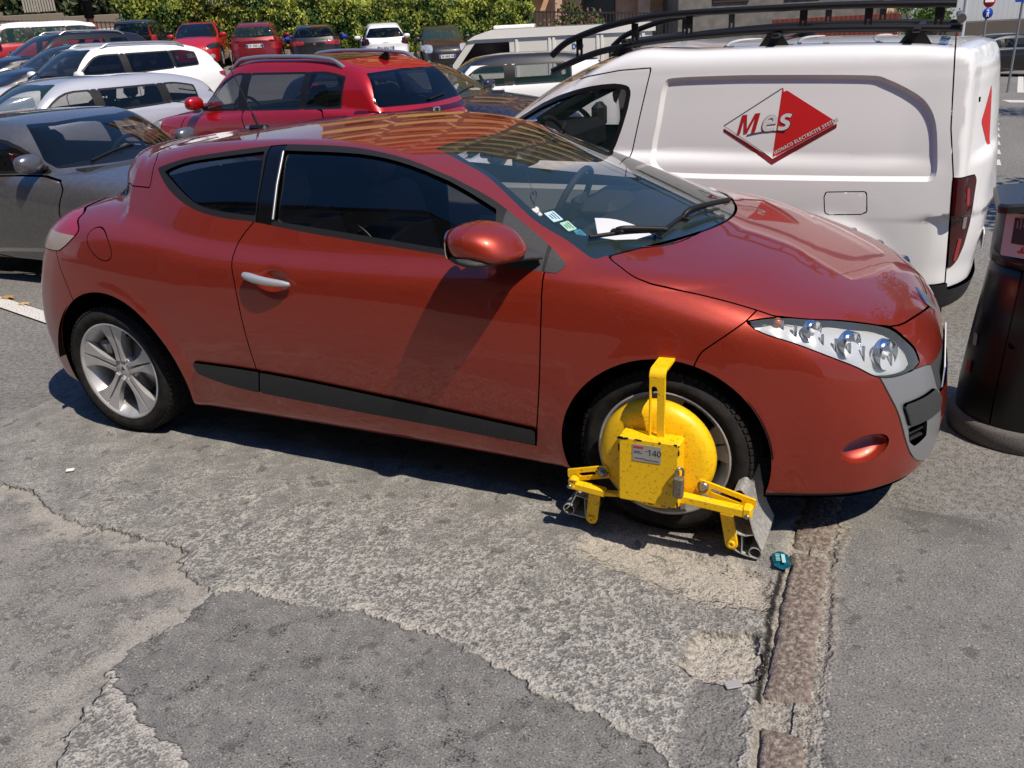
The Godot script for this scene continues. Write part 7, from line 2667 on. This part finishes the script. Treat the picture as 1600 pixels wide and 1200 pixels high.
func street_tree(label: String, at: Vector3, h: float, sd: int) -> void:
	var t := thing("street_tree", label, "tree", at)
	var rg := RandomNumberGenerator.new()
	rg.seed = sd
	var bark := rough_noise(mat(Color(1, 1, 1), .95), noise_tex(.1, FastNoiseLite.TYPE_SIMPLEX, 128, [[.3, srgb(64, 54, 44)], [.7, srgb(104, 92, 78)]], 3, 2), 4.0)
	var tr := sh()
	tr.tube(smooth_path(v3s([0, 0, 0, .03, h * .5, .02, -.02, h, .0, .04, h + 1.4, -.03]), 4), .1, 10, true, PackedFloat32Array([.13, .12, .115, .11, .105, .1, .095, .09, .085, .07, .055, .04, .025]))
	put("trunk", tr.mesh(), bark, t)
	var pts := PackedVector3Array(); var cols := PackedColorArray()
	for i in 11:
		var a := TAU * i / 11.0 + rg.randf() * .5
		var e := Vector3(cos(a) * rg.randf_range(.6, 1.3), h + rg.randf_range(.2, 2.2), sin(a) * rg.randf_range(.6, 1.3))
		var br := sh()
		br.tube(PackedVector3Array([Vector3(0, h * rg.randf_range(.75, 1.2), 0), e * .5 + Vector3(0, h * .5, 0), e]), .03, 6, true, PackedFloat32Array([.05, .03, .012]))
		put("limb", br.mesh(), bark, t)
		for k in 330:
			pts.append(e + Vector3(rg.randfn(), rg.randfn() * .75, rg.randfn()) * .34)
			cols.append(Color(.04, .08, .02).lerp(Color(.14, .22, .05), rg.randf()))
	leaves("crown", t, pts, .13, cols, sd)

func building() -> void:
	# apartment block beyond the hedge: balconies with orange-yellow blinds, floor upon floor
	var F := far_frame(42.0, -2.0)
	var root := thing("apartment_block", "peach apartment block with orange blinds beyond the tall hedge", "building", F.origin)
	root.transform = F
	var wall := rough_noise(mat(Color(1, 1, 1), .9), noise_tex(.02, FastNoiseLite.TYPE_SIMPLEX, 256, [[.2, srgb(196, 160, 130)], [.8, srgb(212, 178, 148)]], 4, 4), .3)
	var orange := mat(srgb(196, 132, 66), .8)
	var yellow := mat(srgb(206, 166, 92), .8)
	var brown := mat(srgb(84, 58, 44), .8)
	var L := 19.0
	var floors := 9
	var fh := 3.0
	var body := sh()
	body.box(Vector3(3.0, floors * fh * .5 - .4, -5.0), Vector3(L, floors * fh + .8, 7.0), .05)
	put("wall", body.mesh(), wall, root)
	var bays := 5
	var bw := L / bays
	var slab := sh(); slab.box(Vector3.ZERO, Vector3(bw - .3, .2, 1.3), .02)
	var para := sh(); para.box(Vector3.ZERO, Vector3(bw - .34, .85, .08), .01)
	var aw := sh(); aw.prism(v2s([0, 0, 1.1, -.55, 1.1, -.60, 0, -.06]), bw - .8, Transform3D(Basis(Vector3.UP, -PI / 2), Vector3(bw * .5 - .4, 0, 0)))
	var frame := sh(); frame.box(Vector3.ZERO, Vector3(1.5, 2.1, .08), .02)
	var pane := sh(); pane.box(Vector3(0, 0, .03), Vector3(1.34, 1.94, .04))
	var sm := slab.mesh(); var pm := para.mesh(); var am := aw.mesh(); var fm := frame.mesh(); var gm := pane.mesh()
	for f in floors:
		for b in bays:
			var x := 3.0 - L / 2 + (b + .5) * bw
			var y := f * fh + .3
			var o := put("window", fm, brown, root, Transform3D(Basis(), Vector3(x, y + 1.15, -1.47)))
			put("pane", gm, MT.gloss_black, o)
			if f > 0:
				put("balcony_slab", sm, wall, root, Transform3D(Basis(), Vector3(x, y - .1, -.85)))
				put("parapet", pm, yellow if (f * 7 + b) % 3 != 1 else orange, root, Transform3D(Basis(), Vector3(x, y + .43, -.24)))
			if (f * 5 + b * 3) % 4 != 1: put("awning", am, orange if (b + f) % 3 == 0 else yellow, root, Transform3D(Basis(), Vector3(x, y + 2.55, -1.5)))
	for b in bays + 1:
		var c := sh()
		c.box(Vector3(3.0 - L / 2 + b * bw, 1.5, -.5), Vector3(.5 if b % 2 == 0 else .32, 3.2, .5), .03)
		put("column", c.mesh(), wall, root)
	var ra := sh()
	ra.box(Vector3(3.0, floors * fh + .5, -5.0), Vector3(L + .8, .3, 8.2), .05)
	put("roof", ra.mesh(), brown, root)

func grey_building() -> void:
	var F := far_frame(40.0, 12.3)
	var root := thing("grey_building", "low grey building with brown shutters behind the van's rack", "building", F.origin)
	root.transform = F
	var g := rough_noise(mat(Color(1, 1, 1), .9), noise_tex(.02, FastNoiseLite.TYPE_SIMPLEX, 256, [[.2, srgb(104, 100, 96)], [.8, srgb(122, 118, 112)]], 4, 4), .3)
	var b := sh()
	b.box(Vector3(0, 2.9, -2.0), Vector3(9.2, 6.6, 4.0), .04)
	put("wall", b.mesh(), g, root)
	for x in [-2.4, .6, 3.2]:
		var s := sh()
		s.box(Vector3(x, 3.3, .02), Vector3(1.5, 1.7, .1), .02)
		var o := put("window", s.mesh(), mat(srgb(58, 44, 40), .8), root)
		for k in 8:
			var l := sh()
			l.box(Vector3(x, 2.6 + k * .2, .08), Vector3(1.36, .13, .03), .0, Basis(Vector3.RIGHT, .4))
			put("shutter_slat", l.mesh(), mat(srgb(78, 58, 52), .8), o)
	var c := sh()
	c.box(Vector3(0, 6.3, -2.0), Vector3(9.6, .25, 4.4), .03)
	put("roof", c.mesh(), mat(srgb(120, 70, 50), .9), root)
	# sunlit pier and red gates in front
	var P := far_frame(38.6, 16.0)
	var pier := thing("cream_pier", "sunlit cream gate pier right of the grey building", "pier", P.origin)
	pier.transform = P
	var ps := sh()
	ps.box(Vector3(0, 1.6, 0), Vector3(.85, 3.6, .6), .03)
	put("shaft", ps.mesh(), mat(srgb(222, 190, 150), .9), pier)
	shrub("green shrub growing beside the sunlit cream pier", 38.0, 17.2, 3.0, 1.0, Color(.04, .09, .015), Color(.16, .26, .05), 2400, 91)
	var G := far_frame(37.0, 13.2)
	var gate := thing("red_brown_gate", "red-brown boarded gate low behind the van's rack", "gate", G.origin)
	gate.transform = G
	for i in 26:
		var s := sh()
		s.box(Vector3(i * .19 - 2.3, .95, 0), Vector3(.18, 1.75, .05), .01)
		put("board", s.mesh(), mat(srgb(96 + (i * 37) % 14, 40 + (i * 17) % 8, 32), .8), gate)
	# wall and corrugated screen at the far right
	var R := far_frame(38.0, 21.0)
	var wl := thing("boundary_wall", "brown-grey boundary wall at upper right behind the signs", "wall", R.origin)
	wl.transform = R
	var ws := sh()
	ws.box(Vector3(0, .75, 0), Vector3(9.0, 2.1, .25), .02)
	put("wall_face", ws.mesh(), mat(srgb(86, 80, 74), .9), wl)
	var S := far_frame(38.2, 21.0)
	var scn := thing("corrugated_screen", "pale corrugated screen standing on the boundary wall", "screen", S.origin)
	scn.transform = S
	for i in 42:
		var s := sh()
		s.prism(v2s([-.1, 0, -.06, .05, .06, .05, .1, 0]), 1.15, Transform3D(Basis(Vector3.RIGHT, -PI / 2), Vector3(-4.2 + i * .205, 1.82, 0)))
		put("panel", s.mesh(), mat(srgb(182, 186, 190), .6), scn)
	var H := far_frame(44.0, 22.0)
	var hs := thing("dark_house", "dark grey house above the corrugated screen at upper right", "building", H.origin)
	hs.transform = H
	var h2 := sh()
	h2.box(Vector3(0, 4.0, -3.0), Vector3(12.0, 8.0, 6.0), .05)
	put("wall", h2.mesh(), mat(srgb(88, 92, 98), .8), hs)
	for x in [-3.6, -1.2, 1.2, 3.6]:
		var s := sh()
		s.box(Vector3(x, 4.3, .02), Vector3(1.2, 1.6, .08), .02)
		var o := put("window", s.mesh(), mat(srgb(150, 150, 150), .7), hs)
		var g2 := sh()
		g2.box(Vector3(x, 4.3, .06), Vector3(1.04, 1.44, .03))
		put("pane", g2.mesh(), MT.gloss_black, o)
	# ivy strip at the edge of the road
	hedge("low dark ground ivy edging the road at upper right", 29.0, 14.0, 15.2, .30, .8, 1500, Color(.02, .04, .01), Color(.07, .10, .03), .1, 97)

func signs() -> void:
	var GAL := mat(srgb(150, 152, 154), .4, .6)
	var RED := mat(srgb(190, 20, 28), .4)
	var BLU := mat(srgb(16, 60, 165), .4)
	var WHT := mat(srgb(235, 235, 232), .5)
	var F := far_frame(24.0, 12.42)
	var t := thing("traffic_signs", "post with a red no-entry disc above a blue pedestrian disc", "road sign", F.origin)
	t.transform = F
	var p := sh()
	p.tube(PackedVector3Array([Vector3(0, -.1, 0), Vector3(0, 3.0, 0)]), .03, 10)
	put("post", p.mesh(), GAL, t)
	var disc := func(y: float, r: float, m: Material, called: String) -> Node3D:
		var s := sh()
		s.lathe(v2s([r, 0, r, .012, 0, .012]), 40, Transform3D(Basis(Vector3.RIGHT, PI / 2), Vector3(0, y, .035)))
		return put(called, s.mesh(), m, t)
	var d: Node3D = disc.call(2.185, .15, RED, "no_entry_disc")
	var bar := sh()
	bar.box(Vector3(0, 2.185, .05), Vector3(.22, .055, .006))
	put("white_bar", bar.mesh(), WHT, d)
	d = disc.call(1.90, .13, BLU, "pedestrian_disc")
	var man := sh()
	man.prism(v2s([-.015, .045, .03, .05, .06, -.005, .05, -.012, .022, .02, .018, -.02, .05, -.115, .03, -.12, .0, -.045, -.035, -.12, -.055, -.112, -.02, -.02, -.022, .01, -.05, -.03, -.06, -.02]), .006, Transform3D(Basis().scaled(Vector3(.68, .68, 1.0)), Vector3(0, 1.90, .048)))
	man.lathe(v2s([.015, 0, .015, .006, 0, .006]), 14, Transform3D(Basis(Vector3.RIGHT, PI / 2), Vector3(.003, 1.951, .048)))
	put("walking_figure", man.mesh(), WHT, d)
	F = far_frame(24.0, 13.25)
	t = thing("crossing_sign", "blue square crossing sign on a leaning grey post at the right edge", "road sign", F.origin)
	t.transform = F
	p = sh()
	p.tube(PackedVector3Array([Vector3(0, -.1, 0), Vector3(.04, 2.9, 0)]), .03, 10)
	put("post", p.mesh(), GAL, t)
	var sq := sh()
	sq.prism(rounded_rect(.42, .42, .03), .012, Transform3D(Basis(), Vector3(.03, 2.38, .035)))
	var so := put("sign_plate", sq.mesh(), BLU, t)
	var tri := sh()
	tri.prism(v2s([-.17, -.15, .17, -.15, 0, .16]), .005, Transform3D(Basis(), Vector3(.03, 2.38, .047)))
	put("white_triangle", tri.mesh(), WHT, so)
	var mn := sh()
	mn.prism(v2s([-.015, .055, .02, .05, .05, 0, .02, .01, .02, -.02, .05, -.11, .03, -.11, .0, -.04, -.04, -.11, -.055, -.1, -.02, -.02, -.02, .01, -.05, -.01]), .004, Transform3D(Basis(), Vector3(.03, 2.36, .053)))
	put("walking_figure", mn.mesh(), MT.ink, so)
	F = far_frame(25.0, 12.35)
	t = thing("lamp_post", "pale grey lamp post left of the no-entry sign", "lamp post", F.origin)
	p = sh()
	p.tube(PackedVector3Array([Vector3(0, -.1, 0), Vector3(0, 5.5, 0)]), .055, 12, true, PackedFloat32Array([.06, .04]))
	put("post", p.mesh(), mat(srgb(186, 188, 190), .5), t)
	F = far_frame(26.5, 13.0)
	t = thing("hydrant_column", "rusty brown column with a brass cap by the signs", "column", F.origin)
	p = sh()
	p.lathe(v2s([.1, -.1, .1, 1.15, .075, 1.18, .075, 1.9, .0, 1.95]), 16)
	put("column", p.mesh(), mat(srgb(120, 66, 40), .7), t)
	p = sh()
	p.lathe(v2s([.11, 1.1, .13, 1.16, .11, 1.24, .0, 1.26]), 16)
	put("brass_cap", p.mesh(), mat(srgb(190, 150, 80), .3, .8), t)

func opposite_house() -> void:
	# the street behind the photographer, mirrored in paint and glass
	var root := thing("opposite_house", "ochre house across the street behind the photographer", "building", Vector3(-6, 0, 13.5))
	var wall := mat(srgb(168, 140, 106), .9)
	var b := sh()
	b.box(Vector3(0, 7.5, 4.0), Vector3(40, 15.2, 8.0), .05)
	put("wall", b.mesh(), wall, root)
	var fr := sh(); fr.box(Vector3.ZERO, Vector3(1.5, 1.9, .1), .02)
	var pn := sh(); pn.box(Vector3(0, 0, -.04), Vector3(1.3, 1.7, .05))
	var fm := fr.mesh(); var pm := pn.mesh()
	for f in 5:
		for i in 11:
			var o := put("window", fm, MT.white, root, Transform3D(Basis(), Vector3(-19.5 + i * 3.5, 1.8 + f * 2.9, -.02)))
			put("pane", pm, MT.gloss_black, o)
	var r := sh()
	r.box(Vector3(0, 15.3, 4.0), Vector3(41, .4, 9.0), .05)
	put("roof", r.mesh(), mat(srgb(120, 70, 52), .9), root)

# ---------------------------------------------------------------- scene
func _ready() -> void:
	setup()
	car_materials()
	car_materials2()
	var t := Time.get_ticks_msec()
	coupe_body()
	van_body()
	collecting = true
	other_cars()
	collecting = false
	for d in bodies.keys(): d.queue_free()
	bodies.clear()
	run_jobs()
	background()
	build_ground()
	coupe()
	coupe_loose()
	wheel_clamp()
	van()
	street_bin()
	other_cars()
	old_van()
	cloth_on_seat()
func setup() -> void:
	var cam := Camera3D.new()
	cam.name = "camera"
	cam.position = Vector3(.7469, 1.7678, 3.6214)
	cam.rotation = Vector3(-.3892, .4469, -.0527)
	cam.fov = 46.69
	cam.near = 0.05
	cam.far = 400.0
	add_child(cam)
	cam.current = true
	var e := Environment.new()
	e.background_mode = Environment.BG_SKY
	var sky := Sky.new()
	var sm := ProceduralSkyMaterial.new()
	sm.sky_top_color = srgb(70, 120, 190)
	sm.sky_horizon_color = srgb(190, 205, 215)
	sm.sky_curve = 0.12
	sm.ground_bottom_color = srgb(90, 88, 85)
	sm.ground_horizon_color = srgb(150, 150, 148)
	sky.sky_material = sm
	e.sky = sky
	e.background_energy_multiplier = 0.85
	e.tonemap_mode = Environment.TONE_MAPPER_LINEAR
	e.tonemap_exposure = 1.08
	e.sdfgi_enabled = true
	e.ssao_enabled = true
	e.ssil_enabled = true
	var we := WorldEnvironment.new()
	we.name = "world_environment"
	we.environment = e
	add_child(we)
	var sun := DirectionalLight3D.new()
	sun.name = "sun"
	sun.light_energy = 1.55
	sun.light_color = Color(1.0, 0.95, 0.88)
	sun.light_angular_distance = 0.5
	sun.shadow_enabled = true
	add_child(sun)
	sun.look_at_from_position(Vector3.ZERO, Vector3(-.50, -.85, -.225), Vector3.UP)
	dust_tex = noise_tex(0.03, FastNoiseLite.TYPE_SIMPLEX, 512, [[0.3, srgb(170, 150, 130, 0.0)], [0.9, srgb(170, 150, 130, 0.14)]])
	speck_tex = noise_tex(0.16, FastNoiseLite.TYPE_SIMPLEX, 1024, [[0.0, srgb(190, 150, 130, 0.02)], [0.66, srgb(190, 150, 130, 0.035)], [0.86, srgb(200, 165, 145, 0.06)], [0.96, srgb(215, 190, 175, 0.4)]], 2, 3)

func car_materials2() -> void:
	MT.plastic_dark = mat(srgb(30, 30, 32), 0.6, 0.0, 0.4)
	MT.gloss_black = mat(srgb(10, 10, 12), 0.12, 0.0, 0.5)
	MT.handle = mat(srgb(190, 194, 200), 0.3, 0.5)
	MT.reflector = mat(srgb(214, 218, 222), 0.25, 0.25, 0.8)
